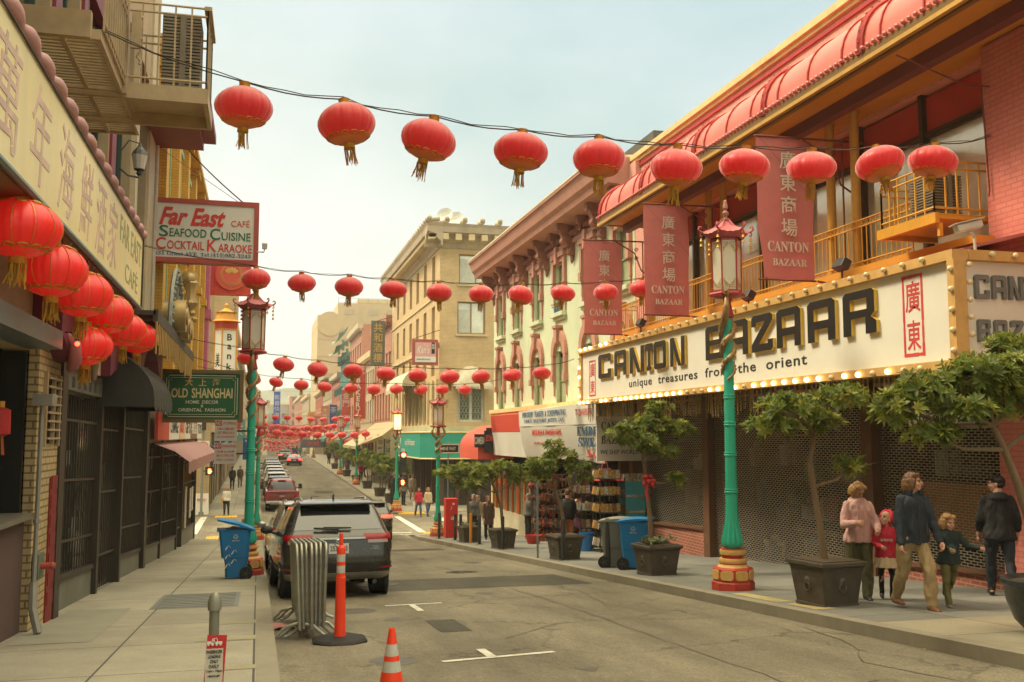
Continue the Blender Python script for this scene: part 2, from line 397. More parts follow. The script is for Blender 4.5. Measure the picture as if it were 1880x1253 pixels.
strip(KL,KR,yr(Y0,45.6,34),nx=4).build('road',m_asph,kind='structure',base=False)
m=MB(); m.grid([[V(x,y,zr(y)) for x in (-70,-2.9,KL,3.5,7.6,11,70)] for y in yr(45.6,60.4,6)],flip=True); m.build('cross_street',m_asph,kind='structure',base=False)
strip(KL,7.6,yr(60.4,430,24),nx=4).build('road',m_asph,kind='structure',base=False)
# pavements and kerbs
def pavement(name,x0,x1,a,b,mt): 
    m=strip(x0,x1,yr(a,b,max(2,int((b-a)/4))),.14,2); m.build(name,mt,kind='structure',base=False)
def kerb(xa,xb,a,b):
    m=MB(); ys=yr(a,b,max(2,int((b-a)/3)))
    face=xb if xb<3 else xa; 
    m.grid([[V(xa,y,zr(y)-.3),V(xa,y,zr(y)+(.144 if xa>3 else .144)),V(xb,y,zr(y)+.144),V(xb,y,zr(y)-.3)] for y in ys])
    for y in (a,b): m.quad((xa,y,zr(y)-.3),(xb,y,zr(y)-.3),(xb,y,zr(y)+.144),(xa,y,zr(y)+.144))
    o=m.build('kerb',m_kerb,kind='structure',base=False); return o
pavement('pavement_left',WL-.3,KL-.2,Y0,44.6,m_pavL); kerb(KL-.2,KL,Y0,44.6)
pavement('pavement_right',KR+.2,WR+2.5,10.2,44.2,m_pavR); pavement('pavement_right',KR+.2,WR+2.5,Y0,10.2,m_pavW); kerb(KR,KR+.2,Y0,44.2)
pavement('pavement_left',-6,KL-.2,60.4,430,m_pavL); kerb(KL-.2,KL,60.4,430)
pavement('pavement_right',7.8,WR+3,60.4,430,m_pavW); kerb(7.6,7.8,60.4,430)
# corner ramps and tactile plates
def ramp(x0,x1,a,b,za,zb):
    m=MB(); m.quad((x0,a,za),(x1,a,za),(x1,b,zb),(x0,b,zb)); m.build('pavement_ramp',m_kerb,kind='structure',base=False)
ramp(WL,KL,44.6,45.7,zp(44.6),zr(45.7)+.01); ramp(KR,WR+2,44.2,45.7,zp(44.2),zr(45.7)+.01); ramp(WL-2,KL,59.2,60.4,zr(59.2)+.01,zp(60.4)); ramp(7.6,WR+2,59.2,60.4,zr(59.2)+.01,zp(60.4))
def plate(x0,x1,a,b,z):
    m=MB(); m.box((x0,a,z-.02),(x1,b,z+.03))
    for i in range(int((x1-x0)/.16)):
        for j in range(int((b-a)/.16)): m.lathe([(.03,0),(.018,.012)],(x0+.08+i*.16,a+.08+j*.16,z+.03),6)
    m.build('tactile_plate',m_yellow,label=None,kind='structure')
plate(-2.2,-.5,46.0,47.3,zr(46.6)); plate(-2.3,-1.1,57.6,58.9,zr(58)); plate(8.0,9.6,57.4,59.0,zr(58.2)); plate(7.6,9.2,45.9,46.9,zr(46.3))
# markings: parking ticks, stop line, crosswalks
mk=MB()
def mark(m,pts,dz=.006): m.quad(*[(x,y,zr(y)+dz) for x,y in pts])
def bar(m,x0,y0,x1,y1,w):
    d=V(x1-x0,y1-y0,0).normalized(); p=V(-d.y,d.x,0)*w/2
    mark(m,[(x0-p.x,y0-p.y),(x1-p.x,y1-p.y),(x1+p.x,y1+p.y),(x0+p.x,y0+p.y)])
def marking(*bars):
    m=MB()
    for b_ in bars: bar(m,*b_)
    m.build('road_marking',m_paint,kind='structure',base=False)
marking((1.85,10.05,3.1,10.28,.1),(2.40,10.16,2.40,10.75,.1)); marking((1.98,15.75,2.9,15.85,.1),(2.40,14.8,2.40,15.75,.1))
marking((7.7,47.2,7.7,56.5,.35)); marking((9.9,48,9.9,56.5,.35)); marking((2.6,47.35,7.2,47.35,.22)); marking((5.2,46.0,7.6,46.0,.12))
marking((-2.9,49,-2.9,58.4,.35)); marking((-.4,49,-.4,58.4,.3)); marking((.4,46.3,6.6,46.3,.2))
marking((4.3,84,5.3,84,.12)); marking((5.6,100,7.2,100,.15))
# repaired asphalt band across the road and smaller patches, manhole covers
m=MB(); m.grid([[V(x,y,zr(y)+.004) for x in (.6,3.4,6.3)] for y in (18.3,19.4,20.9)],flip=True); m.build('road_patch',m_asph2,kind='structure',base=False)
for (x0,x1,a,b) in ((2.25,2.65,12.3,13.6),(3.4,6.2,33.2,34.6),(4.2,5.6,76,79)):
    m=MB(); m.grid([[V(x,y,zr(y)+.004) for x in (x0,x1)] for y in (a,b)],flip=True); m.build('road_patch',m_asph2,kind='structure',base=False)
m_iron=M('cast_iron',(.09,.085,.075),.6,.4,scale=20)
def manhole(x,y,r=.36):
    m=MB(); z=zr(y); sl=(zr(y+.5)-zr(y-.5)); m.T=Matrix.Translation((x,y,z+.004))@Matrix.Rotation(math.atan(sl),4,'X')
    m.lathe([(r,-.02),(r,.006),(r-.04,.006),(r-.05,.001),(.02,.001)],n=24)
    for a in range(8): m.cbox((math.cos(a*.785)*.17,math.sin(a*.785)*.17,.004),(.2,.03,.008),Matrix.Rotation(a*.785,3,'Z'))
    m.build('manhole_cover',m_iron,kind='structure')
manhole(4.6,22.6); manhole(2.35,19.9,.42); manhole(4.0,73)
# left pavement: lid of the utility vault, new concrete slabs
m_lid=M('vault_lid',(.20,.205,.18),.6,.3,scale=8)
m=MB(); m.T=Matrix.Translation((-.86,16.5,zp(16.5)))@Matrix.Rotation(math.atan(-.068),4,'X')
m.box((-.62,-1.2,-.02),(.62,1.2,.006))
for i in range(9): m.box((-.55,-1.1+i*.26,.006),(.55,-1.1+i*.26+.12,.012))
m.build('vault_lid',m_lid,kind='structure')
m_newc=M('new_concrete',(.33,.30,.20),.9,scale=3,dirt=.4)
for (x0,x1,a,b) in ((-.45,.02,19.0,19.9),(-.5,.02,13.0,13.35),(-.62,.02,11.45,11.8),(-.3,.02,9.4,9.65),(-2.6,-1.75,11.9,15.6)):
    m=MB(); m.grid([[V(x,y,zp(y)+.004) for x in (x0,x1)] for y in (a,b)],flip=True); m.build('pavement_patch',m_newc if x0>-2 else M('grey_concrete',(.27,.26,.2),.9,scale=2),kind='structure',base=False)
m_pan=M('faded_paint',(.45,.36,.16),.85,scale=8,dirt=.6)
for (x0,x1,a,b) in ((7.05,7.3,12.6,14.0),(7.05,7.35,11.6,12.4)):
    m=MB(); m.grid([[V(x,y,zp(y)+.004) for x in (x0,x1)] for y in (a,b)],flip=True); m.build('pavement_patch',m_pan,kind='structure',base=False)
# litter on and by the kerbs
lit=MB(); rn=random.Random(3)
for i in range(240):
    side=rn.random()<.65; y=rn.uniform(6,42); x=(KR-abs(rn.gauss(0,.25))-.02) if side else KL+abs(rn.gauss(0,.25)); z=zr(y)+.012
    if rn.random()<.35: x=rn.uniform(7.1,10.6); z=zp(y)+.012
    a=rn.uniform(0,6.3); s=rn.uniform(.012,.04)
    lit.quad((x+s*math.cos(a),y+s*math.sin(a),z),(x-s*.4*math.sin(a),y+s*.4*math.cos(a),z+.006),(x-s*math.cos(a),y-s*math.sin(a),z+.004),(x+s*.4*math.sin(a),y-s*.4*math.cos(a),z))
lit.build('fallen_leaves',M('dry_leaf',(.30,.17,.05),.8,var=.5,scale=2),kind='stuff',base=False,label='scattered dry leaves and scraps along the kerbs')
# ================================================================ facade helpers
def ob(m,P,ud,nd,u0,u1,z0,z1,d0,d1):
    """box on a facade: u along it, z up, d out of it"""
    P=Vector(P)
    a=[P+ud*u+nd*d+Z_*z for z in (z0,z1) for (u,d) in ((u0,d0),(u1,d0),(u1,d1),(u0,d1))]
    m._add(a,[(0,3,2,1),(4,5,6,7),(0,1,5,4),(1,2,6,5),(2,3,7,6),(3,0,4,7)]); return m
def wall_holes(m,P,ud,nd,U,z0,z1,holes,dep=.18):
    P=Vector(P); us=sorted({0,U,*[h[0] for h in holes],*[h[2] for h in holes]}); zs=sorted({z0,z1,*[h[1] for h in holes],*[h[3] for h in holes]})
    for i in range(len(us)-1):
        for j in range(len(zs)-1):
            uc=(us[i]+us[i+1])/2; zc=(zs[j]+zs[j+1])/2
            if any(h[0]<uc<h[2] and h[1]<zc<h[3] for h in holes): continue
            m.quad(P+ud*us[i]+Z_*zs[j],P+ud*us[i+1]+Z_*zs[j],P+ud*us[i+1]+Z_*zs[j+1],P+ud*us[i]+Z_*zs[j+1])
    for (a,b,c,d) in holes:
        q=[(a,b),(c,b),(c,d),(a,d)]
        for k in range(4):
            (p1,q1),(p2,q2)=q[k],q[(k+1)%4]
            A=P+ud*p1+Z_*q1; B=P+ud*p2+Z_*q2
            m.quad(A,B,B-nd*dep,A-nd*dep)
    return m
m_glass=GL('street_glass',(.035,.045,.04)); m_glassb=GL('pale_glass',(.74,.75,.58),.1); m_glassb.node_tree.nodes['Principled BSDF'].inputs['Metallic'].default_value=.3; m_dark=M('dark_interior',(.012,.011,.009),.9,var=.3,dirt=0)  # pale_glass: light base colour stands in for mirrored sky and sheer curtains
def window(root,P,ud,nd,hole,dep,mf,mg,mul=(1,2),fr=.05,name='window'):
    a,b,c,d=hole; m=MB()
    ob(m,P,ud,nd,a,a+fr,b,d,-dep,-dep+.07); ob(m,P,ud,nd,c-fr,c,b,d,-dep,-dep+.07); ob(m,P,ud,nd,a+fr,c-fr,d-fr,d,-dep,-dep+.07); ob(m,P,ud,nd,a+fr,c-fr,b,b+fr,-dep,-dep+.07)
    for i in range(1,mul[0]): u=a+(c-a)*i/mul[0]; ob(m,P,ud,nd,u-fr/2,u+fr/2,b+fr,d-fr,-dep+.003,-dep+.06)
    for i in range(1,mul[1]): z=b+(d-b)*i/mul[1]; ob(m,P,ud,nd,a+fr,c-fr,z-fr/2,z+fr/2,-dep,-dep+.055)
    f=m.build(name,mf,root); g=MB(); g.quad(*[Vector(P)+ud*u+Z_*z-nd*(dep-.012) for u,z in ((a,b),(c,b),(c,d),(a,d))]); g.build('pane',mg,f); return f
def box_body(m,P,ud,nd,U,z0,z1,depth,back=True,inset=.19):
    """side walls, roof and back of a block behind a facade"""
    P=Vector(P); A=P; B=P+ud*U; C=B-nd*depth; D=A-nd*depth
    for p,q in ((A,D),(D,C),(C,B)): m.quad(p+Z_*z0,q+Z_*z0,q+Z_*z1,p+Z_*z1)
    m.quad(A+Z_*z1,B+Z_*z1,C+Z_*z1,D+Z_*z1); return m
# tar-filled seams wandering along and across the road
m_tar=M('tar_seam',(.075,.068,.055),.55,dirt=0); rs=random.Random(44)
def seam(pts,w):
    P_=[]
    for (x0,y0),(x1,y1) in zip(pts,pts[1:]):
        n=max(2,int(math.hypot(x1-x0,y1-y0)/.35))
        for i in range(n): f=i/n; P_.append((x0+(x1-x0)*f+rs.gauss(0,.022),y0+(y1-y0)*f+rs.gauss(0,.022)))
    m=MB(); rows=[]
    for i,(x,y) in enumerate(P_):
        a=P_[max(0,i-1)]; b=P_[min(len(P_)-1,i+1)]; d=V(b[0]-a[0],b[1]-a[1],0).normalized(); ww=w*rs.uniform(.3,1.0); rows.append([V(x-d.y*ww,y+d.x*ww,zr(y-0)+.0035),V(x+d.y*ww,y-d.x*ww,zr(y)+.0035)])
    m.grid(rows); m.build('tar_seam',m_tar,kind='structure',base=False)
for pts,w in (([(4.55,3),(4.5,9),(4.62,15),(4.5,22),(4.55,33),(4.5,44)],.010),([(2.0,22.5),(3.4,22.0),(5.2,22.3),(6.7,21.8)],.012),([(5.4,6.2),(5.9,7.4),(5.7,8.6),(6.3,9.6),(6.6,11.5)],.012),([(6.0,5),(6.2,6.4),(5.9,7.2)],.010),([(3.2,7.0),(4.4,7.4),(5.7,7.9)],.009),([(2.9,11.5),(3.8,12.6),(5.1,12.9),(6.4,13.8)],.010),([(5.2,14.5),(5.6,17),(5.3,19.5)],.010),([(3.6,24),(3.7,30),(3.55,38)],.012),([(4.4,61),(4.5,80),(4.4,110)],.02),([(6.1,62),(6.2,95)],.02)): seam(pts,w)
# oil drips where cars stand
m_oil=M('oil_stain',(.10,.09,.07),.5,scale=8,var=.4,dirt=0)
for x,y,r_ in ((2.6,13.2,.22),(1.5,15.2,.3),(1.4,10.3,.26),(3.9,17.2,.18),(5.6,26,.3),(1.9,13.9,.14),(3.1,9.2,.12)):
    m=MB(); n=18; m._add([V(x+r_*(.6+.5*rs.random())*math.cos(k*6.283/n),y+1.6*r_*(.6+.5*rs.random())*math.sin(k*6.283/n),0) for k in range(n)],[tuple(range(n))]); m.v=[(a,b,zr(b)+.003) for a,b,c in m.v]; m.build('oil_stain',m_oil,kind='structure',base=False)
# ================================================================ RIGHT SIDE: the bazaar building
ND=V(-1,0,0)
m_pink=brick('pink_painted_brick',(.70,.36,.28),(.74,.40,.31),(.60,.28,.22),.23,.08,dirt=.18)
m_pinkd=brick('rose_brick',(.60,.19,.15),(.65,.23,.18),(.52,.16,.13),.23,.08,dirt=.18)
m_redseam=M('red_seam_metal',(.62,.15,.11),.45,.0,scale=2.5,dirt=.12); m_redtrim=M('red_trim',(.42,.035,.03),.5,dirt=.15)
m_gold=M('gold_paint',(.58,.33,.06),.45,.15,scale=5,dirt=.3); m_cream=M('cream_coping',(.72,.56,.25),.6,dirt=.3)
m_soffit=M('ochre_soffit',(.62,.29,.03),.7,scale=1.2,dirt=.3); m_maroon=M('maroon_beam',(.17,.04,.035),.6,dirt=.2)
m_brownfr=M('bronze_frame',(.085,.05,.028),.5,.3,dirt=.2); m_redpanel=M('red_panel',(.50,.05,.03),.6,scale=2,dirt=.25)
m_rail=M('yellow_railing',(.62,.31,.03),.5,scale=6,dirt=.25); m_steel=M('rusted_bracket',(.20,.06,.045),.65,.2,dirt=.3)
B1=empty('bazaar_building',(WR,19.5,zp(19.5)),'long two storey pink brick building with red barrel awning and yellow upper balcony','building')
m=MB(); P=V(WR,0,0)
# upper wall, parapet and pier
ya,yb=4.5,27.7
wall_holes(m,V(WR,ya,0),Y_,ND,yb-ya,.9,8.45,[(12.55-ya,3.0,26.9-ya,5.95)],.3)
m.quad((WR,ya,.9),(WR+12,ya,.9),(WR+12,ya,8.45),(WR,ya,8.45)); m.quad((WR,yb,-4),(WR+12,yb,-4),(WR+12,yb,8.45),(WR,yb,8.45)); m.quad((WR,ya,8.45),(WR,yb,8.45),(WR+12,yb,8.45),(WR+12,ya,8.45))
m.build('wall',m_pink,B1)
m=MB(); m.box((WR-.02,9.6,-2.3),(WR-.34,12.4,5.96)); m.build('pier',m_pinkd,B1)
m=MB(); ob(m,P,Y_,ND,ya-.1,yb+.1,8.40,8.55,-.4,.14); ob(m,P,Y_,ND,ya-.1,yb+.1,8.30,8.40,-.1,.07); m.build('coping',m_cream,B1)
m=MB(); ob(m,P,Y_,ND,ya-.05,yb+.05,8.12,8.2,-.02,.05); m.build('coping_band',m_redtrim,B1)
m=MB(); m.box((WR-.16,yb-.5,7.2),(WR+.4,yb+.14,8.3)); m.build('end_pier',m_pink,B1)
# barrel awning with standing seams
XE=9.25; ZE=6.08; ZT=7.30
def bar_pt(t): a=t*math.pi/2; return (XE+(WR-XE)*(1-math.cos(a)), ZE+(ZT-ZE)*max(0,math.sin(a))**.72)
m=MB(); ys=[4.0]+[4.5+i*1.05 for i in range(28)]; ys=[y for y in ys if y<26.1]+[26.1]
m.grid([[V(bar_pt(t/12)[0],y,bar_pt(t/12)[1]) for t in range(13)] for y in ys])
m.quad(*[(bar_pt(t/12)[0],26.1,bar_pt(t/12)[1]) for t in range(13)],(WR,26.1,ZE))
o=m.build('barrel_awning',m_redseam,B1,smooth=30)
m=MB()
for y in ys[1:]: m.tube([(bar_pt(t/10)[0]-.012,y,bar_pt(t/10)[1]+.012) for t in range(11)],.022,4)
m.build('seam_ribs',m_redtrim,o)
m=MB()
for y in (26.02,22.9,19.75,16.6,13.45,10.3,7.15):
    for dy in (0,.09): m.tube([(bar_pt(t/12)[0]-.03,y-dy,bar_pt(t/12)[1]+.03) for t in range(13)],.035,5)
    for t in range(12):
        x,z=bar_pt((t+.5)/12); m.ball((x-.06,y-.045,z+.06),.018,6,4)
m.build('arch_rib',m_redtrim,o)
m=MB()
for i in range(150): m.ball((XE-.04,4.2+i*.147,ZE+.1),.045,6,4)
m.build('edge_studs',M('rose_studs',(.50,.16,.13),.5),o)
m=MB(); m.box((XE-.02,4,ZE-.06),(XE+.06,26.15,ZE+.06)); m.box((XE+.06,26.07,ZE-.1),(WR,26.15,ZE+.0)); m.build('fascia',M('bronze_gutter',(.22,.12,.03),.5,.3),o); m=MB(); m.box((XE-.03,4,ZE-.13),(XE+.05,26.14,ZE-.062)); m.build('fascia_trim',m_gold,o)
m=MB(); m.box((XE+.06,4,ZE-.08),(WR,26.05,ZE-.03)); m.build('soffit',m_soffit,o)
m=MB(); m.box((9.95,4,ZE-.3),(10.15,26.0,ZE-.08)); m.build('soffit_beam',m_maroon,o)
m=MB(); m.box((XE+.061,4,ZE-.16),(XE+.15,26.0,ZE-.081)); m.build('gutter',M('bronze_gutter',(.22,.12,.03),.5,.3),o)
# upper windows: red panels over tall panes
wy=[12.55,14.45,16.3,18.3,20.2,22.0,23.8,25.4,26.9]; WP=V(WR,0,0)
for a,b in zip(wy,wy[1:]):
    f=window(B1,WP,Y_,ND,(a,3.0,b,5.22),.26,m_brownfr,m_glassb,(1,1),.06)
    mm=MB(); ob(mm,WP,Y_,ND,a+.04,b-.04,5.25,5.9,-.27,-.2); mm.build('transom_panel',m_redpanel,f)
    mm=MB(); ob(mm,WP,Y_,ND,a-.05,a+.05,3.0,5.95,-.26,-.1); ob(mm,WP,Y_,ND,a+.05,b-.05,5.2,5.26,-.25,-.12); mm.build('mullion',m_brownfr,f)
    if rn.random()<.8:
        mm=MB(); n=9; w=(b-a)*rn.uniform(.25,.5); y0=a+.1 if rn.random()<.5 else b-.1-w
        mm.grid([[V(WR+.34+.03*math.sin(k*2.6),y0+w*k/n,z) for k in range(n+1)] for z in (3.05,5.15)]); mm.build('curtain',M('pale_curtain',(.5,.5,.4),.9),f)
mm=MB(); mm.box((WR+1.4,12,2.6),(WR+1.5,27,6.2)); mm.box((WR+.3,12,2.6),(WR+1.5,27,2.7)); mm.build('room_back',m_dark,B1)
for y in (15.6,16.4,20.9,21.7,25.4):
    mm=MB(); mm.lathe([(.12,0),(.12,.1),(.085,.14),(.085,2.9),(.11,2.98)],(10.55,y,3.0),14); mm.build('column',m_gold,B1,smooth=40)
# balcony slab and railing
mm=MB(); mm.box((10.3,12.3,2.88),(WR,27.7,3.0)); mm.build('balcony_slab',m_soffit,B1)
def railing(name,p,q,zt,zb,mat,par,step=.14,r=.011,orn=True):
    m=MB(); p=Vector(p);q=Vector(q); L_=(q-p).length; d=(q-p)/L_
    for z in (zt,zt-.12,zb,zb+.1): m.tube([p+Z_*z,q+Z_*z],.017,5)
    n=int(L_/step)
    for i in range(n+1):
        a=p+d*(L_*i/n); m.tube([a+Z_*zb,a+Z_*zt],r,4)
        if orn and i<n:
            c=p+d*(L_*(i+.5)/n)
            for z in (zt-.06,zb+.05): m.tube([c+d*.035*math.cos(t*1.05)+Z_*(z+.035*math.sin(t*1.05)) for t in range(7)],.007,3)
    return m.build(name,mat,par)
railing('railing',(10.45,13.9,0),(10.45,27.6,0),3.88,3.02,m_rail,B1)
railing('railing',(10.45,27.6,0),(WR,27.6,0),3.88,3.02,m_rail,B1)
# fire escape box at the near end
FE=MB(); 
for z in (3.31,): FE.box((9.85,12.55,z-.03),(10.9,13.9,z+.03))
FE.box((9.8,12.5,3.2),(9.87,13.95,3.36)); FE.box((9.87,13.86,3.2),(10.9,13.93,3.36)); FE.box((9.87,12.5,3.0),(9.93,12.56,3.2))
fe=FE.build('escape_platform',m_rail,B1)
railing('escape_railing',(9.87,12.6,0),(9.87,13.9,0),4.12,3.36,m_rail,B1,.2,.016,False); railing('escape_railing',(9.87,13.9,0),(10.6,13.9,0),4.05,3.36,m_rail,B1,.2,.016,False); railing('escape_railing',(9.87,12.6,0),(10.9,12.6,0),4.2,3.36,m_rail,B1,.2,.016,False)
m_louv=M('weathered_slats',(.22,.19,.14),.8,scale=9,dirt=.4)
mm=MB()
for i in range(16): mm.cbox((10.45,13.3,3.42+i*.045),(.5,.6,.024))
mm.box((10.44,12.97,3.36),(10.5,13.0,4.2)); mm.build('slat_stack',m_louv,B1)
# flood of thin wires and rods up there
mm=MB()
mm.tube([(9.3,12.6,5.8),(10.3,12.3,5.3),(10.96,12.2,5.3)],.015,4); mm.tube([(10.6,12.35,5.35),(10.62,12.3,3.7),(10.6,12.3,3.6)],.012,4); mm.build('wall_rod',m_steel,B1)
# ---- ground floor: pillars, brick base, rolling grilles, dim shop behind them
m_pillar=M('brown_pillar',(.15,.07,.035),.6,scale=3,dirt=.4); m_redbrick=brick('red_brick_base',(.30,.075,.045),(.36,.10,.06),(.40,.24,.17),.22,.075)
def zq(y): return zp(y)-.02
for y in (16.05,22.85,27.55,11.2):
    mm=MB(); mm.box((WR-.12,y-.17,zq(y)-.1),(WR+.25,y+.17,.98)); mm.build('pillar',m_pillar,B1)
for a,b,h in ((22.99,27.4,.80),(11.35,15.9,.27),(5,11.05,.27)):
    mm=MB(); q=[(WR-.05,a,zq(a)-.1),(WR-.05,b,zq(b)-.1),(WR-.05,b,zq(b)+h),(WR-.05,a,zq(a)+h-(.06 if h<.5 else .12))]
    mm.prism([(p[1],p[2]) for p in q],(WR-.05,0,0),Y_,Z_,V(.25,0,0)); mm.build('brick_base',m_redbrick,B1)
    mm=MB(); mm.prism([(a,q[3][2]),(b,q[2][2]),(b,q[2][2]+.06),(a,q[3][2]+.06)],(WR-.12,0,0),Y_,Z_,V(.36,0,0)); mm.build('sill',m_pillar,B1)
m_grille=M('grille_metal',(.52,.46,.36),.42,.6,scale=6,dirt=.3)
def grille(a,b,zb):
    m=MB(); z=zb; k=0; X0=WR+.08
    while z<.92:
        m.box((X0-.006,a,z-.006),(X0+.006,b,z+.006))
        if z+.046<.92:
            y=a+(.075 if k%2 else .0)
            while y<b: m.box((X0-.006,y-.007,z+.006),(X0+.006,y+.007,z+.040)); y+=.15
        z+=.046; k+=1
    return m.build('rolling_grille',m_grille,B1)
grille(23.02,27.38,zq(27.4)+.7); grille(16.22,22.68,zq(22.7)+.02); grille(11.38,15.88,zq(15.9)+.15); grille(5.2,11.03,zq(11)+.15)
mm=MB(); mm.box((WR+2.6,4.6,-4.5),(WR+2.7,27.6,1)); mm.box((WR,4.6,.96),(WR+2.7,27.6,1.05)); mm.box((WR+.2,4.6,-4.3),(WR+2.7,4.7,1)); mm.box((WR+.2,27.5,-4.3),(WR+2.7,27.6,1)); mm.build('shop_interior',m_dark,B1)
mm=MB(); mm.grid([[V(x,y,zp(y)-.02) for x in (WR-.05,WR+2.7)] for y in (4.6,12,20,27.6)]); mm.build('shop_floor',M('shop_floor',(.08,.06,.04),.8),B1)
shc=[M('shelf_goods_'+n,c,.6,scale=14,var=.8,dirt=.5) for n,c in (('tan',(.22,.16,.09)),('blue',(.05,.09,.13)),('red',(.24,.04,.03)),('white',(.34,.33,.28)),('green',(.06,.10,.05)))]
bx=[]; rr=random.Random(11)
for y0,y1,n in ((5,11,12),(11.6,15.7,14),(16.3,22.5,24),(23.2,27.3,16)):
    for i in range(n):
        y=rr.uniform(y0,y1-.4); z=zp(y)+rr.choice((0,.5,.9,1.3,1.75,2.2)); w=rr.uniform(.2,.8); h=rr.uniform(.18,.5); x=WR+rr.uniform(.5,1.9)
        bx.append((x,y,z,w,h,rr.randrange(5)))
for k in range(5):
    mm=MB()
    for (x,y,z,w,h,c) in bx:
        if c==k: mm.cbox((x,y+w/2,z+h/2),(.25,w,h),taper=rr.uniform(.7,1)); mm.ball((x,y+w*.5,z+h+.05),(.1,w*.25,.1),8,5)
    mm.build('shelf_goods',shc[k],B1,smooth=30)
mm=MB(); mm.box((WR+.3,13.0,zp(13)+.55),(WR+.35,15.1,zp(13)+1.55)); mm.build('plywood_board',M('orange_board',(.42,.17,.04),.7,stretch=(1,8,1)),B1)
for y in (13.5,17.5,20,25):
    mm=MB(); 
    for z in (.6,1.2,1.8): mm.box((WR+1.3,y-1.2,zp(y)+z),(WR+1.8,y+1.2,zp(y)+z+.04))
    mm.build('shelf',m_pillar,B1)
# ---------------------------------------------------------------- marquee sign
m_signw=M('sign_white',(.74,.72,.62),.45,scale=1.5,var=.05,dirt=.1); m_marq=M('marquee_gold',(.60,.36,.12),.5,scale=6,dirt=.35); m_black=M('black_letter',(.012,.013,.014),.35,scale=7,dirt=0)
m_letyel=M('letter_side_yellow',(.62,.42,.06),.5); m_lettext=M('dark_lettering',(.03,.03,.03),.6,dirt=0); m_redink=M('red_ink',(.60,.06,.06),.6,dirt=.15); m_greylet=M('grey_letter',(.17,.18,.17),.55,scale=9)
MQ=empty('marquee_sign',(10.1,19.5,.95),'long white marquee sign with black lettering and bulb rows over the bazaar shopfront','sign')
XS=9.2
mm=MB(); mm.box((XS,11.42,1.03),(XS+.05,27.46,2.40)); mm.box((XS+.05,11.40,1.03),(WR-.01,11.45,2.40)); mm.box((XS+.05,27.41,1.03),(WR-.01,27.46,2.4)); mm.build('face_panel',m_signw,MQ)
mm=MB(); mm.box((XS-.10,11.3,2.40),(XS+.16,27.6,2.54)); mm.box((XS-.10,11.3,.90),(XS+.16,27.6,1.03)); mm.box((XS-.06,27.46,1.03),(XS+.1,27.6,2.40)); mm.box((XS-.1,11.28,1.03),(XS+.1,11.42,2.40))
mm.box((XS+.16,11.28,2.40),(WR-.01,11.5,2.54)); mm.box((XS+.16,11.28,.90),(WR-.01,11.5,1.03)); mm.build('frame',m_marq,MQ)
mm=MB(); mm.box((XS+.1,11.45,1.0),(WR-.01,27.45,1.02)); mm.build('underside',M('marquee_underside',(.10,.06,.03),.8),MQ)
mm=MB(); n=40; mm.grid([[V(XS+.1+(WR-XS-.12)*t,11.35+16.2*i/n,2.56+.42*t+.03*math.sin(i*1.7+t*4)) for t in (0,.3,.6,1)] for i in range(n+1)]); mm.build('canvas_top',TL('pink_canvas',(.62,.20,.17),.2),MQ,smooth=True)
mb_on=EM('lit_bulb',(1,.62,.22),5); mb_off=M('unlit_bulb',(.72,.60,.36),.25,dirt=.1)
bl=MB().ball((0,0,0),.042,8,6); 
me_on=bl.mesh('bulb',mb_on,smooth=True); me_off=bl.mesh('bulb',mb_off,smooth=True)
def bulb(par,p,on):
    o=bpy.data.objects.new('bulb',me_on if on else me_off); COL.objects.link(o); o.parent=par; o.location=Vector(p)-wloc(par)
for i in range(42):
    y=27.4-i*.375; on=y>12.6 and rr.random()<.72
    bulb(MQ,(XS-.13,y,.95),on)
for i in range(36):
    y=27.3-i*.44; bulb(MQ,(XS-.13,y,2.49),i<6 and i%5!=3)
for i in range(5): bulb(MQ,(XS-.09,27.55,1.15+i*.28),i in(0,2,3)); bulb(MQ,(XS-.12,11.33,1.15+i*.28),False)
for i in range(6): bulb(MQ,(XS+.12,11.24,1.12+i*.24),False)
for i in range(4): bulb(MQ,(XS+.5+i*.38,11.24,2.48),False)
m_bamb=M('bamboo',(.42,.27,.09),.6,scale=12,dirt=.3)
mm=MB(); rr=random.Random(5)
for row,xo in ((0,XS+.15),(1,XS+.75)):
    y=27.4
    while y>11.5:
        ln=rr.uniform(.38,.56)
        if rr.random()<.9: mm.cyl((xo,y,.93-ln),(xo+.03*rr.uniform(-1,1),y+rr.uniform(-.02,.02),.93),.009,.018,5)
        y-=rr.uniform(.1,.19) if row==0 else .3
mm.build('bamboo_fringe',m_bamb,MQ)
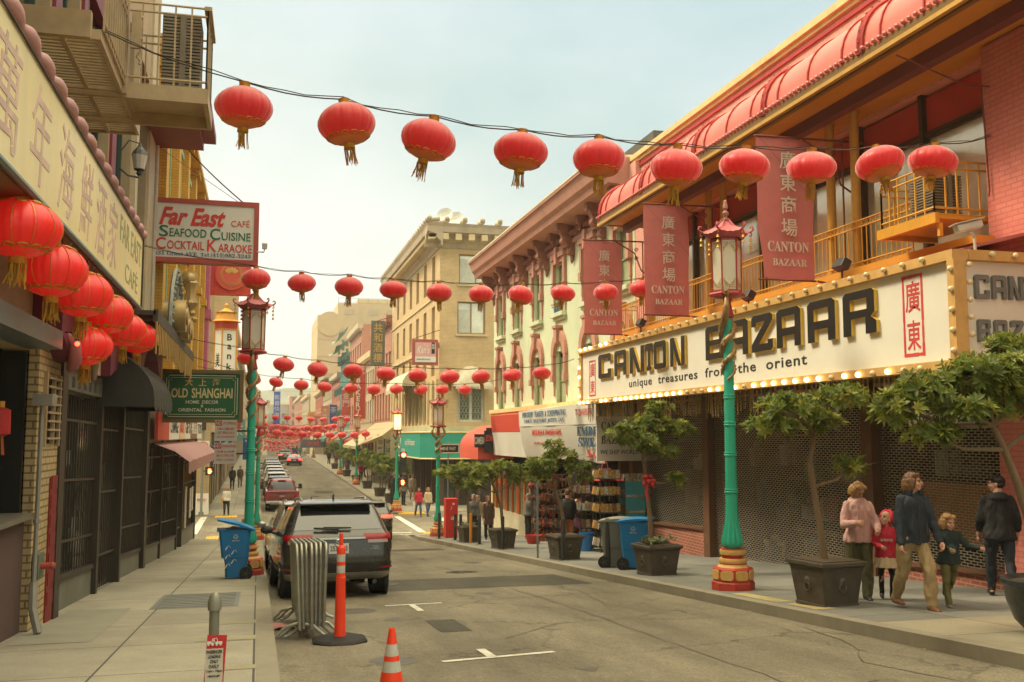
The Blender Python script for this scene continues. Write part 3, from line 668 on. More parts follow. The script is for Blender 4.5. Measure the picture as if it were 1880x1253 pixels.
# block letters
GW=.84
GLY={
'C':[[(.06,0),(.84,0),(.84,.36),(.62,.36),(.62,.19),(.22,.19),(.0,.19),(0,.06)],[(0,.19),(.22,.19),(.22,.81),(0,.81)],[(0,.81),(.22,.81),(.62,.81),(.62,.68),(.84,.68),(.84,.92),(.76,1),(.08,1),(0,.92)]],
'A':[[(0,0),(.22,0),(.22,.30),(0,.30)],[(.62,0),(.84,0),(.84,.30),(.62,.30)],[(0,.30),(.84,.30),(.84,.50),(0,.50)],[(0,.50),(.20,.50),(.20,.80),(0,.80)],[(.64,.50),(.84,.50),(.84,.80),(.64,.80)],[(0,.80),(.84,.80),(.84,.92),(.74,1),(.10,1),(0,.92)]],
'N':[[(0,0),(.2,0),(.2,1),(0,1)],[(.2,.62),(.46,0),(.64,0),(.64,.02),(.24,1),(.2,1)],[(.64,0),(.84,0),(.84,1),(.64,1)]],
'T':[[(0,.74),(.84,.74),(.84,.92),(.76,1),(.08,1),(0,.92)],[(.28,.2),(.56,.2),(.56,.74),(.28,.74)],[(.18,0),(.66,0),(.66,.12),(.56,.2),(.28,.2),(.18,.12)]],
'O':[[(.08,0),(.76,0),(.84,.08),(.84,.2),(0,.2),(0,.08)],[(0,.2),(.2,.2),(.2,.8),(0,.8)],[(.64,.2),(.84,.2),(.84,.8),(.64,.8)],[(0,.8),(.84,.8),(.84,.92),(.76,1),(.08,1),(0,.92)]],
'B':[[(0,0),(.76,0),(.84,.08),(.84,.19),(0,.19)],[(0,.19),(.2,.19),(.2,.42),(0,.42)],[(.62,.19),(.84,.19),(.84,.36),(.76,.42),(.62,.42)],[(0,.42),(.76,.42),(.76,.58),(0,.58)],[(0,.58),(.2,.58),(.2,.81),(0,.81)],[(.62,.58),(.76,.58),(.84,.64),(.84,.81),(.62,.81)],[(0,.81),(.84,.81),(.84,.92),(.76,1),(.08,1),(0,.92)]],
'Z':[[(0,0),(.78,0),(.84,.06),(.84,.3),(.64,.3),(.64,.2),(.0,.2)],[(0,.2),(.3,.2),(.84,.8),(.54,.8)],[(0,.7),(.2,.7),(.2,.8),(.84,.8),(.84,.94),(.76,1),(.08,1),(0,.92)]],
'R':[[(0,0),(.22,0),(.22,.38),(0,.38)],[(.6,0),(.88,0),(.88,.27),(.74,.38),(.6,.38)],[(0,.38),(.74,.38),(.84,.48),(.84,.56),(0,.56)],[(0,.56),(.2,.56),(.2,.81),(0,.81)],[(.64,.56),(.84,.56),(.84,.81),(.64,.81)],[(0,.81),(.84,.81),(.84,.94),(.78,1),(.08,1),(0,.92)]]}
def glyph(ch,par,o,r,u,w,h,d,mf,ms,nm='sign_letter'):
    n=Vector(r).cross(Vector(u)).normalized(); m=MB(); cnt={}
    for poly in GLY[ch]:
        pts=[Vector(o)+Vector(r)*(a/.84*w)+Vector(u)*(b*h) for a,b in poly]
        m.mi=0; m._add([p+n*d for p in pts],[tuple(range(len(pts)))])
        m.mi=1; k=len(pts)
        m._add(pts+[p+n*(d-.001) for p in pts],[(i,(i+1)%k,k+(i+1)%k,k+i) for i in range(k)])
    return m.build(nm,[mf,ms],par)
yL=[25.9,24.78,23.7,22.55,21.85+.08,20.93]; wL=[.98,.95,1.05,.72,.85,.86]
for ch,y,w in zip('CANTON',(25.9,24.62,23.5,22.46,21.9,20.93),(1.1,.95,1.05,.55,.78,.85)): glyph(ch,MQ,(XS,y,1.57),-Y_,Z_,w*.94,.66,.065,m_black,m_letyel)
for ch,y,w in zip('BAZAAR',(19.07,18.07,17.05,16.1,15.05,13.98),(.9,.92,.84,.86,.88,.88)): glyph(ch,MQ,(XS,y,1.58),-Y_,Z_,w*.96,.70,.065,m_black,m_letyel)
text('unique  treasures  from  the  orient',m_lettext,MQ,(XS-.002,19.45,1.30),-Y_,Z_,8.5,.26,.012,.004,keep=False,space=1.12)
def seal(yc,z0,z1,w):
    m=MB(); rr2=random.Random(9)
    for a,b in (((yc-w/2,z0),(yc+w/2,z0)),((yc+w/2,z0),(yc+w/2,z1)),((yc+w/2,z1),(yc-w/2,z1)),((yc-w/2,z1),(yc-w/2,z0))):
        n=9; 
        for i in range(n):
            p=[a[0]+(b[0]-a[0])*i/n,a[1]+(b[1]-a[1])*i/n]; q=[a[0]+(b[0]-a[0])*(i+1)/n,a[1]+(b[1]-a[1])*(i+1)/n]; t=rr2.uniform(.016,.026)
            m.box((XS-.006-.0005*rr2.random(),min(p[0],q[0])-t,min(p[1],q[1])-t),(XS+.0,max(p[0],q[0])+t,max(p[1],q[1])+t))
    m.build('seal_border',m_redink,MQ)
    hh=(z1-z0)*.40
    text('廣',m_redink,MQ,(XS-.002,yc,z1-hh*.65),-Y_,Z_,w*.78,hh,.006,.004,shear=.0,keep=False); text('東',m_redink,MQ,(XS-.002,yc,z0+hh*.62),-Y_,Z_,w*.72,hh*.95,.006,.004,keep=False)
seal(26.58,1.14,2.12,.5); seal(12.3,1.17,2.32,.42)
for ch,x in zip('CANT',(9.5,9.78,10.06,10.31)): glyph(ch,MQ,(x,11.40,1.88),X_,Z_,.23,.33,.05,m_greylet,m_greylet)
for ch,x in zip('BAZAAR',(9.52,9.79,10.06,10.31,10.55,10.78)): glyph(ch,MQ,(x,11.40,1.28),X_,Z_,.20,.31,.05,m_greylet,m_greylet) if x<10.9 else None
for ch,x in zip('ON',(10.56,10.82)): glyph(ch,MQ,(x,11.40,1.88),X_,Z_,.22,.33,.05,m_greylet,m_greylet)
# ---------------------------------------------------------------- cloth banners on brackets
m_ban=TL('banner_cloth',(.50,.165,.15),.25,.75,.12,3); m_banl=M('banner_lettering',(.66,.60,.50),.7,dirt=.1)
def banner(Y,label,curl=0):
    t=empty('cloth_banner',(9.32,Y,2.83),label,'banner','red cloth banners on the bazaar front')
    m=MB(); nx,nz=10,16; rows=[]
    for j in range(nz+1):
        z=5.50-2.65*j/nz; row=[]
        for i in range(nx+1):
            x=8.76+1.14*i/nx; c=curl*max(0,(j/nz-.65))*2
            row.append(V(x+c*.06*(1-i/nx),Y+.025*math.sin(i*.9+j*.35)+.02*math.sin(j*.8)-c*.12*((1-i/nx)**2),z+(c*.02*math.sin(i))))
        rows.append(row)
    m.grid(rows); cl=m.build('cloth',m_ban,t,smooth=True)
    vtext('廣東商場',m_banl,t,(9.36,Y-.062,5.08),X_,Z_,.33,.006,.006,1.28)
    text(SB('CANTON'),m_banl,t,(9.33,Y-.066,3.45),X_,Z_,.84,.19,.0,.006,keep=False); text(SB('BAZAAR'),m_banl,t,(9.35,Y-.066,3.16),X_,Z_,.70,.13,.0,.006,keep=False)
    m=MB(); m.cyl((8.72,Y,5.52),(WR,Y,5.55),.022,n=6); m.cyl((8.74,Y,2.84),(9.92,Y,2.84),.018,n=6); m.tube([(9.7,Y,5.53),(10.3,Y,5.2),(10.5,Y,4.7),(WR,Y,4.4)],.02,5); m.cyl((10.55,Y,5.52),(10.55,Y,3.0),.02,n=6); m.cyl((9.95,Y,2.84),(WR,Y,2.7),.02,n=5)
    for a in range(2): m.tube([(10.35+.07*math.cos(k*.9)*(1-k/16),Y,5.3-a*.25+.07*math.sin(k*.9)*(1-k/16)) for k in range(14)],.01,4)
    m.build('bracket',m_steel,t)
    m=MB(); m.tube([(8.8,Y-.03,5.5),(9.9,Y-.07,4.3)],.004,3); m.build('guy_wire',m_steel,t)
banner(26,'red cloth banner farthest along the bazaar front, partly behind two small lanterns',0); banner(21.5,'red cloth banner in the middle of three, left of the ornate lamp post',0); banner(16,'large red cloth banner nearest the yellow balcony box, one corner curling',1)
# flood lights and camera on the marquee
m_dgrey=M('dark_grey_metal',(.06,.06,.055),.5,.4)
for (x,y,z,lb) in ((9.55,14.6,2.78,'dark flood light standing on the marquee below the yellow balcony box'),(9.5,23.6,2.78,'dark flood light standing on the marquee between two red banners'),(9.6,18.0,2.72,'dark flood light behind the lamp post lantern on the marquee')):
    t=empty('flood_light',(x,y,z-.17),lb,'flood light','flood lights on the marquee')
    m=MB(); m.cbox((x,y,z+.12),(.16,.3,.18),Matrix.Rotation(.5,3,'Y')); m.build('housing',m_dgrey,t,bevel=.01); m=MB(); m.cyl((x,y,z-.17),(x,y,z+.05),.02,n=6); m.build('stem',m_dgrey,t)
t=empty('security_camera',(9.45,11.35,2.54),'white security camera on a short mast at the near marquee corner','camera')
m=MB(); Rm=Euler((R(-8),R(-14),0)).to_matrix(); m.cbox((9.38,11.3,2.86),(.42,.11,.10),Rm); m.build('housing',M('camera_white',(.6,.58,.5),.4),t,bevel=.015); m=MB(); m.cbox((9.36,11.3,2.925),(.5,.14,.012),Rm); m.build('sun_hood',M('camera_white',(.6,.58,.5)),t); m=MB(); m.tube([(9.5,11.33,2.54),(9.5,11.33,2.72),(9.42,11.31,2.8)],.022,6); m.build('mast',M('camera_white',(.6,.58,.5)),t)
# hanging signs at the ends of the shopfront
t=empty('hanging_sign',(10.3,27.2,-.74),'white hanging sign with dark serif lettering beside a green tree','sign')
m=MB(); m.box((9.52,27.18,-.74),(11.4,27.24,.56)); m.build('board',m_signw,t)
m_dkred=M('dark_red_letter',(.09,.02,.02),.6)
text(SB('CANTON'),m_dkred,t,(10.15,27.17,.28),X_,Z_,.98,.24,keep=False); text(SB('BAZAAR'),m_dkred,t,(10.13,27.17,-.12),X_,Z_,.95,.24,keep=False); text('WE SHIP WORLDWIDE',m_lettext,t,(10.42,27.17,-.48),X_,Z_,1.6,.13,keep=False)
m=MB()
for x in (9.7,11): m.cyl((x,27.21,.56),(x,27.21,.95),.012,n=5)
m.build('hanger',m_steel,t)
t=empty('hanging_sign',(10.0,13.2,.08),'cream hanging sign reading LOWER LEVEL half behind the near tree','sign')
m=MB(); m.box((9.75,13.2,.15),(10.95,13.25,.78)); m.build('board',m_signw,t)
text('Oriental Art',m_lettext,t,(10.35,13.19,.66),X_,Z_,.95,.15,.01,keep=False); text('Collectibles',m_lettext,t,(10.35,13.19,.46),X_,Z_,.85,.14,.01,keep=False); text('LOWER LEVEL',m_lettext,t,(10.35,13.19,.26),X_,Z_,.9,.09,.01,keep=False)
m=MB(); m.cyl((9.9,13.22,.78),(9.9,13.22,1.0),.01,n=5); m.cyl((10.8,13.22,.78),(10.8,13.22,1.0),.01,n=5); m.build('hanger',m_steel,t)
# ================================================================ RIGHT SIDE: the pale green corner house
m_green=M('pale_green_stucco',(.60,.66,.45),.8,scale=1.2,var=.08,dirt=.22); m_rose=M('rose_ornament',(.50,.245,.175),.65,scale=4,dirt=.35); m_brownr=M('brown_rose_bracket',(.32,.135,.09),.7,scale=5,dirt=.35)
m_sage=M('sage_blind',(.33,.37,.21),.6,scale=3,dirt=.2); m_sagef=M('sage_frame',(.27,.31,.18),.6)
B2=empty('corner_house',(WR,37,zp(37)),'pale green three storey corner house with rose window hoods and bracketed cornice','building')
ya,yb=27.75,46.4; P=V(WR,ya,0)
wc=[44.85,41.8,38.55,35.42,32.0,28.75]
holes=[(c-ya-.57,4.65,c-ya+.57,6.55) for c in wc]+[(c-ya-.6,.95 if c>34 else 1.3,c-ya+.6,3.2) for c in wc]
m=MB(); wall_holes(m,P,Y_,ND,yb-ya,.6,8.2,holes,.22); box_body(m,P,Y_,ND,yb-ya,.6,8.2,14); m.build('wall',m_green,B2)
for i,h in enumerate(holes):
    f=window(B2,P,Y_,ND,h,.2,m_sagef,m_sage if i not in (2,3,7) else m_glassb,(1,2),.06)
    c=(h[0]+h[2])/2; w=(h[2]-h[0])/2
    if i<6:
        m=MB()
        for s in (-1,1):
            ob(m,P,Y_,ND,c+s*(w+.13)-.1,c+s*(w+.13)+.1,5.75,6.75,0,.12); ob(m,P,Y_,ND,c+s*(w+.13)-.13,c+s*(w+.13)+.13,5.45,5.75,0,.16); ob(m,P,Y_,ND,c+s*(w+.13)-.07,c+s*(w+.13)+.07,4.9,5.45,0,.07); ob(m,P,Y_,ND,c+s*(w+.13)-.04,c+s*(w+.13)+.04,4.55,4.9,0,.05)
        ob(m,P,Y_,ND,c-w-.26,c+w+.26,6.75,6.95,0,.18); ob(m,P,Y_,ND,c-w-.03,c+w+.03,6.56,6.75,0,.1); ob(m,P,Y_,ND,c-.14,c+.14,6.5,7.15,.0,.24); m.build('window_hood',m_rose,f)
        m=MB(); ob(m,P,Y_,ND,c-w-.2,c+w+.2,4.5,4.65,0,.2); ob(m,P,Y_,ND,c-w-.1,c+w+.1,4.38,4.5,0,.1); m.build('window_sill',m_green,f)
    else:
        m=MB(); n=12
        for k in range(n):
            a0=math.pi*k/n; a1=math.pi*(k+1)/n; 
            q=[(c+(w+e)*math.cos(a),3.05+(w+e)*math.sin(a)*(.95 if e<.2 else 1.05)) for a,e in ((a0,-.02),(a0,.3),(a1,.3),(a1,-.02))]
            m.prism(q,P+ND*.0,Y_,Z_,ND*(.14))
        # infill of the arch head, so that the opening reads round
        for s in (-1,1): ob(m,P,Y_,ND,c+s*(w+.16)-.1,c+s*(w+.16)+.1,2.3,3.06,0,.13); ob(m,P,Y_,ND,c+s*(w+.16)-.14,c+s*(w+.16)+.14,2.05,2.3,0,.17); ob(m,P,Y_,ND,c+s*(w+.16)-.06,c+s*(w+.16)+.06,1.5,2.05,0,.06)
        m.prism([(c-.13,3.5),(c+.13,3.5),(c+.2,4.05),(c-.2,4.05)],P,Y_,Z_,ND*.24); ob(m,P,Y_,ND,c-.26,c+.26,4.05,4.15,0,.28); m.build('window_hood',m_rose,f)
        m=MB(); 
        for k in range(6):
            a0=math.pi*k/6; a1=math.pi*(k+1)/6
        m.prism([(c-w*math.cos(math.pi*k/10),3.2-.0) for k in (0,10)]+[(c+w*math.cos(math.pi*k/10),3.0+w*.95*math.sin(math.pi*k/10)) for k in range(11)],P-ND*.19,Y_,Z_,ND*.03); m.build('arch_head',m_sage,f)
m=MB()
prof=[(0,7.0),(.12,7.0),(.12,7.15),(.05,7.2),(.05,7.62),(.55,7.7),(.85,7.72),(.9,7.9),(1.02,8.02),(1.12,8.38),(1.2,8.42),(1.2,8.5),(0,8.56)]
m.prism([(d,z) for d,z in prof],(WR,ya-.0,0),ND,Z_,V(0,yb-ya+.5,0)); m.build('cornice',m_rose,B2)
m=MB(); m.prism([(d,z) for d,z in ((0,8.56),(1.22,8.5),(1.22,8.56),(0,8.64))],(WR,ya,0),ND,Z_,V(0,yb-ya+.55,0)); m.build('cornice_cap',M('pale_cap',(.70,.62,.42),.6),B2)
m=MB(); ob(m,P,Y_,ND,0,yb-ya,7.2,7.26,.05,.09)
y=ya+.15
while y<yb: m.cyl((WR-.16,y,7.33),(WR-.16,y+.09,7.33),.1,n=8); y+=.2
m.build('rope_moulding',m_brownr,B2,smooth=40)
def scroll(c):
    m=MB(); w=.17
    m.prism([(0,7.3),(.5,7.3),(.6,7.45),(.62,7.95),(0,7.95)],(WR,c-w,0),ND,Z_,V(0,2*w,0)); ob(m,V(WR,0,0),Y_,ND,c-w*.7,c+w*.7,7.45,7.8,.62,.67)
    poly=[(.0,6.55),(.08,6.5),(.16,6.62),(.2,6.85),(.34,6.95),(.45,7.05),(.5,7.3),(0,7.3)]
    m.prism(poly,(WR,c-w*.8,0),ND,Z_,V(0,2*w*.8,0))
    m.cyl((WR-.36,c-w*1.05,7.08),(WR-.36,c+w*1.05,7.08),.15,n=12); m.cyl((WR-.14,c-w*.95,6.68),(WR-.14,c+w*.95,6.68),.1,n=10); m.cyl((WR-.36,c-w*1.15,7.08),(WR-.36,c+w*1.15,7.08),.07,n=10)
    m.lathe([(.02,-.25),(.06,-.15),(.07,0)],(WR-.08,c,6.5),8); m.build('cornice_bracket',m_brownr,B2)
for c in (46.1,43.3,40.2,37.0,33.75,30.4,28.2): scroll(c)
m=MB()
for c in (44.7,41.75,38.6,35.4,32.1,29.3): ob(m,V(WR,0,0),Y_,ND,c-.11,c+.11,7.4,7.9,.05,.45); m.lathe([(.02,-.2),(.07,-.1),(.1,.02),(.06,.08)],(WR-.3,c,7.35),8)
m.build('cornice_block',m_brownr,B2)
m=MB(); ob(m,P,Y_,ND,0,yb-ya+.1,1.05,1.22,0,.22); ob(m,P,Y_,ND,0,yb-ya+.1,.95,1.05,0,.12); m.build('belt_course',m_cream,B2)
m=MB()
for i in range(60): ob(m,P,Y_,ND,.1+i*.31,.22+i*.31,.82,.94,0,.1)
m.build('dentil_band',m_green,B2)
m=MB(); m.box((12.2,29,8.2),(16,34.5,9.9)); m.build('roof_hut',M('dark_tar',(.09,.085,.075),.9),B2)
# flower pots on one sill
t=empty('window_flower_box',(WR-.1,35.4,4.66),'small flower pots on an upper window sill of the green house','flower box')
m=MB(); 
for d in (-.3,0,.3): m.lathe([(.07,0),(.1,.18)],(WR-.1,35.4+d,4.66),8)
m.build('pot',M('blue_pot',(.08,.25,.36),.5),t); m=MB()
for i in range(40): m.cbox((WR-.1+rn.gauss(0,.06),35.4+rn.gauss(0,.28),4.9+rn.random()*.15),(.05,.05,.02),Euler((rn.random()*3,rn.random()*3,0)).to_matrix())
m.build('flowers',M('flower_mix',(.3,.22,.05),.7,var=.6,scale=20),t)
# shop level: dark open front, piers, stall goods, awning with lettering
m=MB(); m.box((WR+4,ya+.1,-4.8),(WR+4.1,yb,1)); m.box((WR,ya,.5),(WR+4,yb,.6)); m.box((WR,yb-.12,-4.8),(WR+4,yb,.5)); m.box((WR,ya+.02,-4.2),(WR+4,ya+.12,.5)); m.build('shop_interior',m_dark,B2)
m=MB(); m.grid([[V(x,y,zp(y)-.02) for x in (WR-.05,WR+4)] for y in (27.6,34,40,44,46.4)]); m.build('shop_floor',M('shop_floor',(.08,.06,.04),.8),B2)
m_woodo=M('orange_wood',(.34,.13,.035),.6,scale=2,stretch=(6,6,.6)); m_orange=M('orange_shopfront',(.65,.14,.03),.5,dirt=.2); m_teal=M('teal_awning_cloth',(.02,.30,.23),.6,scale=1.5,var=.1,dirt=.12)
for y,mt in ((27.95,m_woodo),(28.9,m_woodo),(38.6,m_dgrey),(39.3,m_woodo),(46.2,m_cream)):
    m=MB(); m.box((WR-.14,y-.14,zp(y)-.2),(WR+.2,y+.14,.62)); m.build('shop_pier',mt,B2)
m=MB(); m.box((WR-.1,39.5,zp(43)-.1),(WR+.1,46,zp(39.5)+.75)); m.build('stall_riser',M('cream_panel',(.55,.5,.34),.7),B2)
f=None
for i,y in enumerate((39.6,41.7,43.8)):
    h=(y-ya,zp(43)+.75,y-ya+2.0,zp(43)+2.9); f=window(B2,P,Y_,ND,h,.0,m_orange,GL('shop_glass_green',(.12,.14,.05),.15),(2,1),.13,'shop_window')
# awning
AW=empty('shop_awning',(10.2,32,-.8),'long white shop awning with blue and red lettering next to the bazaar','awning')
m_awn=M('white_vinyl',(.66,.65,.58),.5,scale=1,var=.06,dirt=.2); m_bluel=M('blue_lettering',(.05,.13,.22),.6,dirt=.1)
m=MB(); n=14
ysn=[27.4+i*9.0/n for i in range(n+1)]
m.grid([[V(9.62-.02*math.sin(y*2),y,.34+.1*(y-28)/9*0),V(9.6,y,1.0-.012*(y-28))] for y in ysn]); m.grid([[V(9.6,y,1.0-.012*(y-28)),V(WR,y,1.12)] for y in ysn]); m.quad((9.62,36.4,.34),(9.6,36.4,.9),(WR,36.4,1.1),(WR,36.4,.34)); m.build('valance',m_awn,AW)
m=MB(); m.grid([[V(9.9+.05*math.sin(y*1.3),y,-.8+.03*math.sin(y*2.2)),V(9.72,y,-.2),V(9.63,y,.33)] for y in ysn]); m.quad((9.9,36.4,-.8),(9.63,36.4,.33),(WR,36.4,.33),(WR,36.4,-.6)); m.build('drop_panel',m_awn,AW,smooth=True)
text('EMBROIDERY  TRANSFER  &  SCREENPRINTING',m_bluel,AW,(9.58,33.1,.76),-Y_,Z_,5.4,.2,0,.004,keep=False); text('T-SHIRTS  SWEATSHIRTS  JACKETS  CAPS',m_bluel,AW,(9.59,33.1,.50),-Y_,Z_,5.0,.18,0,.004,keep=False)
text('T-SHIRTS',m_redink,AW,(9.58,28.6,.72),-Y_,Z_,1.6,.2,.0,.004,keep=False)
text(SB('EMBR'),m_bluel,AW,(9.64,28.4,.13),-Y_,Z_,2.0,.28,0,.01,keep=False); text(SB('SWEA'),m_bluel,AW,(9.70,28.4,-.21),-Y_,Z_,2.0,.28,0,.012,keep=False); text('50',m_redink,AW,(9.80,28.3,-.55),-Y_,Z_,1.1,.25,.01,.02,keep=False)
text('SILKSCREEN & TRANSFER ITEMS',m_redink,AW,(9.66,32.9,.12),-Y_,Z_,3.6,.2,0,.01,keep=False); text('EMBROIDERED T-SHIRTS',m_redink,AW,(9.74,32.9,-.2),-Y_,Z_,3.6,.2,0,.012,keep=False)
AR=empty('shop_awning',(10.3,40,-.1),'white shop awning with a bright red end band over the orange shopfront','awning')
m=MB(); m.grid([[V(9.95,y,.15),V(9.9,y,.85),V(WR,y,1.0)] for y in (36.6,38,40,42.4)]); m.build('red_band',M('red_vinyl',(.58,.06,.035),.5,dirt=.1),AR); m=MB(); m.grid([[V(10.05,y,-.85),V(9.96,y,.14)] for y in (36.6,38,40,42.4)]); m.build('drop_panel',m_awn,AR)
CZ=empty('barrel_shop_awning',(10.3,44,-.9),'coral red barrel awning of the camera shop at the corner','awning')
def barrel(m,x0,x1,y0,y1,z0,z1,n=10):
    f=lambda t:(x0+(x1-x0)*(1-math.cos(t*math.pi/2)),z0+(z1-z0)*math.sin(t*math.pi/2)); ns=max(2,int((y1-y0)/.4)); z_=[(x0,z0-.55)]+[f(t/n) for t in range(n+1)]
    m.grid([[V(x,y0+(y1-y0)*i/ns,z) for x,z in z_] for i in range(ns+1)])
    for y in (y0,y1): m.quad(*[(x,y,z) for x,z in z_],(x1,y,z0-.55))
m=MB(); barrel(m,9.38,WR,42.6,46.6,-.5,.5); m.build('cloth',TL('coral_cloth',(.68,.12,.08),.15),CZ,smooth=30)
CS=empty('camera_sign',(10.0,45,-.7),'white lettered shop sign with a black camera shape on the coral awning','sign')
m=MB(); m.box((9.2,42.44,-.52),(9.7,42.56,.06)); m.build('board',m_black,CS); m=MB(); m.box((9.62,42.36,-.72),(10.06,42.5,.22)); m.box((9.71,42.36,.22),(9.96,42.46,.34)); m.cyl((9.84,42.36,-.12),(9.84,42.24,-.12),.18,n=16); m.build('camera_shape',M('camera_black',(.03,.03,.03),.4),CS); 
text('CAMERA',m_signw,CS,(9.42,42.43,-.22),X_,Z_,.46,.32,.02,.01,keep=False); text('ZONE',m_redink,CS,(9.84,42.23,-.12),X_,Z_,.42,.26,.02,.01,keep=False)
# goods of the open souvenir stall: racks on wheels, baskets, clothes on a rail
def mixm(n,c,s=18): return M(n,c,.6,scale=s,var=.85,dirt=.35)
gm=[mixm('goods_'+a,c) for a,c in (('straw',(.35,.25,.11)),('red',(.42,.04,.03)),('orange',(.50,.14,.03)),('dark',(.05,.045,.04)),('pale',(.42,.40,.33)),('purple',(.16,.04,.10)),('blue',(.04,.14,.30)),('brown',(.16,.085,.04)),('gold',(.42,.24,.06)))]
def rack(x,y,label,kind,pal,h=2.0,w=.75,seed=0):
    r=random.Random(seed); z=zp(y); t=empty('goods_rack',(x,y,z),label,'rack','goods racks outside the souvenir stall')
    m=MB(); 
    for a in (-1,1):
        for b in (-1,1): m.cyl((x+a*w/2,y+b*w/2,z+.08),(x+a*w/2,y+b*w/2,z+h),.015,n=5); m.ball((x+a*w/2,y+b*w/2,z+.04),.04,6,4)
    for k in range(5):
        zz=z+.15+k*(h-.2)/4; m.box((x-w/2,y-w/2,zz-.01),(x+w/2,y+w/2,zz+.01))
    m.build('frame',m_dgrey,t)
    mbs=[MB() for _ in pal]
    for k in range(5):
        for i in range(12 if kind!='books' else 9):
            zz=z+.17+k*(h-.2)/4; j=r.randrange(len(pal)); px=x+r.uniform(-w/2,w/2); py=y+r.uniform(-w/2,w/2)
            if kind=='hang': mbs[j].cbox((px,y-w/2-.03*r.random(),zz-.12+r.random()*.2),(.07,.03,.26),Euler((0,r.uniform(-.2,.2),0)).to_matrix(),taper=r.uniform(.5,1.2)); mbs[j].ball((px,y-w/2-.02,zz+r.random()*.2),.05,6,4)
            elif kind=='books': mbs[j].cbox((x-w/2+.05+(i%5)*w/5,y-w/2-.02,zz+.12+.02*r.random()),(w/5.6,.02,.22),Euler((-.2,0,0)).to_matrix()); mbs[j].cbox((x-w/2-.02,y-w/2+.05+(i%5)*w/5,zz+.12),(.02,w/5.6,.22),Euler((0,.2,0)).to_matrix())
            else: mbs[j].ball((px,py,zz+.07),(.05+.05*r.random(),.05+.05*r.random(),.05+.08*r.random()),8,5); mbs[j].cbox((px+.03,py,zz+.1),(.09,.08,.1+.1*r.random()),Euler((r.random(),r.random(),r.random())).to_matrix(),taper=.7)
    for q,mt in zip(mbs,pal):
        if q.v: q.build('goods',mt,t,smooth=35)
    return t
rack(9.6,26.6,'narrow wire rack of picture cards just left of the grey wheeled bin','books',[gm[7],gm[4],gm[8]],2.1,.6,1)
rack(9.55,28.0,'tall wire rack of books and fans beside the blue bucket','books',[gm[4],gm[0],gm[7],gm[5]],2.2,.7,2)
rack(9.8,29.9,'low rack of bags with a red and yellow print behind the planter','goods',[gm[1],gm[8],gm[4],gm[0]],1.35,.9,3)
rack(10.3,31.6,'dark rack of hanging souvenirs behind the man with the black backpack','hang',[gm[3],gm[0],gm[7],gm[8],gm[1]],2.2,.9,4)
rack(10.4,33.4,'rack of hanging orange and brown trinkets in the middle of the stall','hang',[gm[2],gm[7],gm[0],gm[1]],2.2,.9,5)
rack(10.3,35.2,'rack of orange lantern trinkets between the two men','hang',[gm[2],gm[2],gm[8],gm[1]],2.1,.8,6)
rack(10.7,37.6,'rack of toys standing by the black pier of the orange shop','goods',[gm[0],gm[2],gm[1]],2.0,.8,8)
t=rack(10.5,27.0,'turquoise stand of boxed goods against the brown pier','books',[gm[4],gm[0]],2.0,.6,7)
m=MB(); m.box((10.22,26.66,zp(27)+.1),(10.8,26.68,zp(27)+2.0)); m.box((10.2,26.66,zp(27)+.1),(10.22,27.3,zp(27)+2)); m.build('turquoise_panel',M('turquoise_board',(.05,.30,.36),.5),t)
t=empty('clothes_rail',(10.1,28.5,-1.5),'rail of hanging dark and pink garments under the white awning','clothes rail')
m=MB(); m.cyl((9.9,27.4,-.78),(9.9,30.5,-.78),.02,n=6); m.build('rail',m_dgrey,t)
for i,(y,mt) in enumerate(((27.6,gm[3]),(27.95,gm[3]),(28.35,gm[3]),(28.8,M('pink_garment',(.42,.14,.12),.8)),(29.2,gm[3]),(29.6,gm[4]),(30.0,gm[3]),(30.3,gm[7]))):
    m=MB(); L_=1.0+.25*math.sin(i*2.1); m.grid([[V(9.9+.07*k*s,y+.04*math.cos(k*2+i),-.80-.06*abs(k)*.6-(L_ if j else 0)-(.05*math.sin(k*3) if j else 0)) for k in (-3,-2,-1,0,1,2,3)] for s in (1,) for j in (0,1)]); m.grid([[V(9.9+.07*k,y+.06+.04*math.cos(k*2+i),-.80-.06*abs(k)*.6-(L_ if j else 0)) for k in (-3,-2,-1,0,1,2,3)] for j in (0,1)])
    m.build('garment',mt,t,smooth=True)
for x,y,mt,nm,lb,prof in ((9.2,27.2,M('blue_plastic',(.02,.16,.42),.4),'bucket','round blue plastic bucket on the pavement by the racks',[(.17,0),(.22,.5),(.24,.5),(.24,.54),(.2,.54),(.17,.1),(.01,.1)]),(9.0,28.6,M('magenta_plastic',(.20,.04,.10),.5),'crate','dark pink basket on the pavement behind a bollard',[(.25,0),(.32,.3),(.33,.34),(.29,.34),(.24,.05),(.01,.05)]),(9.2,32.9,M('red_plastic',(.5,.04,.03),.5),'basket','red basket on the pavement by the orange trinkets',[(.2,0),(.3,.3),(.28,.3),(.2,.04),(.01,.04)])):
    m=MB(); m.lathe(prof,(x,y,zp(y)),18); m.build(nm,mt,None,smooth=35,label=lb,cat=nm)
t=empty('red_umbrella',(9.9,27.2,zp(27)+1.95),'small open red paper umbrella above the card racks','umbrella')
m=MB(); m.lathe([(.55,0),(.45,.06),(.2,.15),(.02,.2)],(9.9,27.2,zp(27)+2.0),16,caps=False); m.build('canopy',TL('red_paper',(.6,.05,.04),.3),t); m=MB(); m.cyl((9.9,27.2,zp(27)+1.4),(9.9,27.2,zp(27)+2.25),.012,n=5); m.build('handle',m_bamb,t)
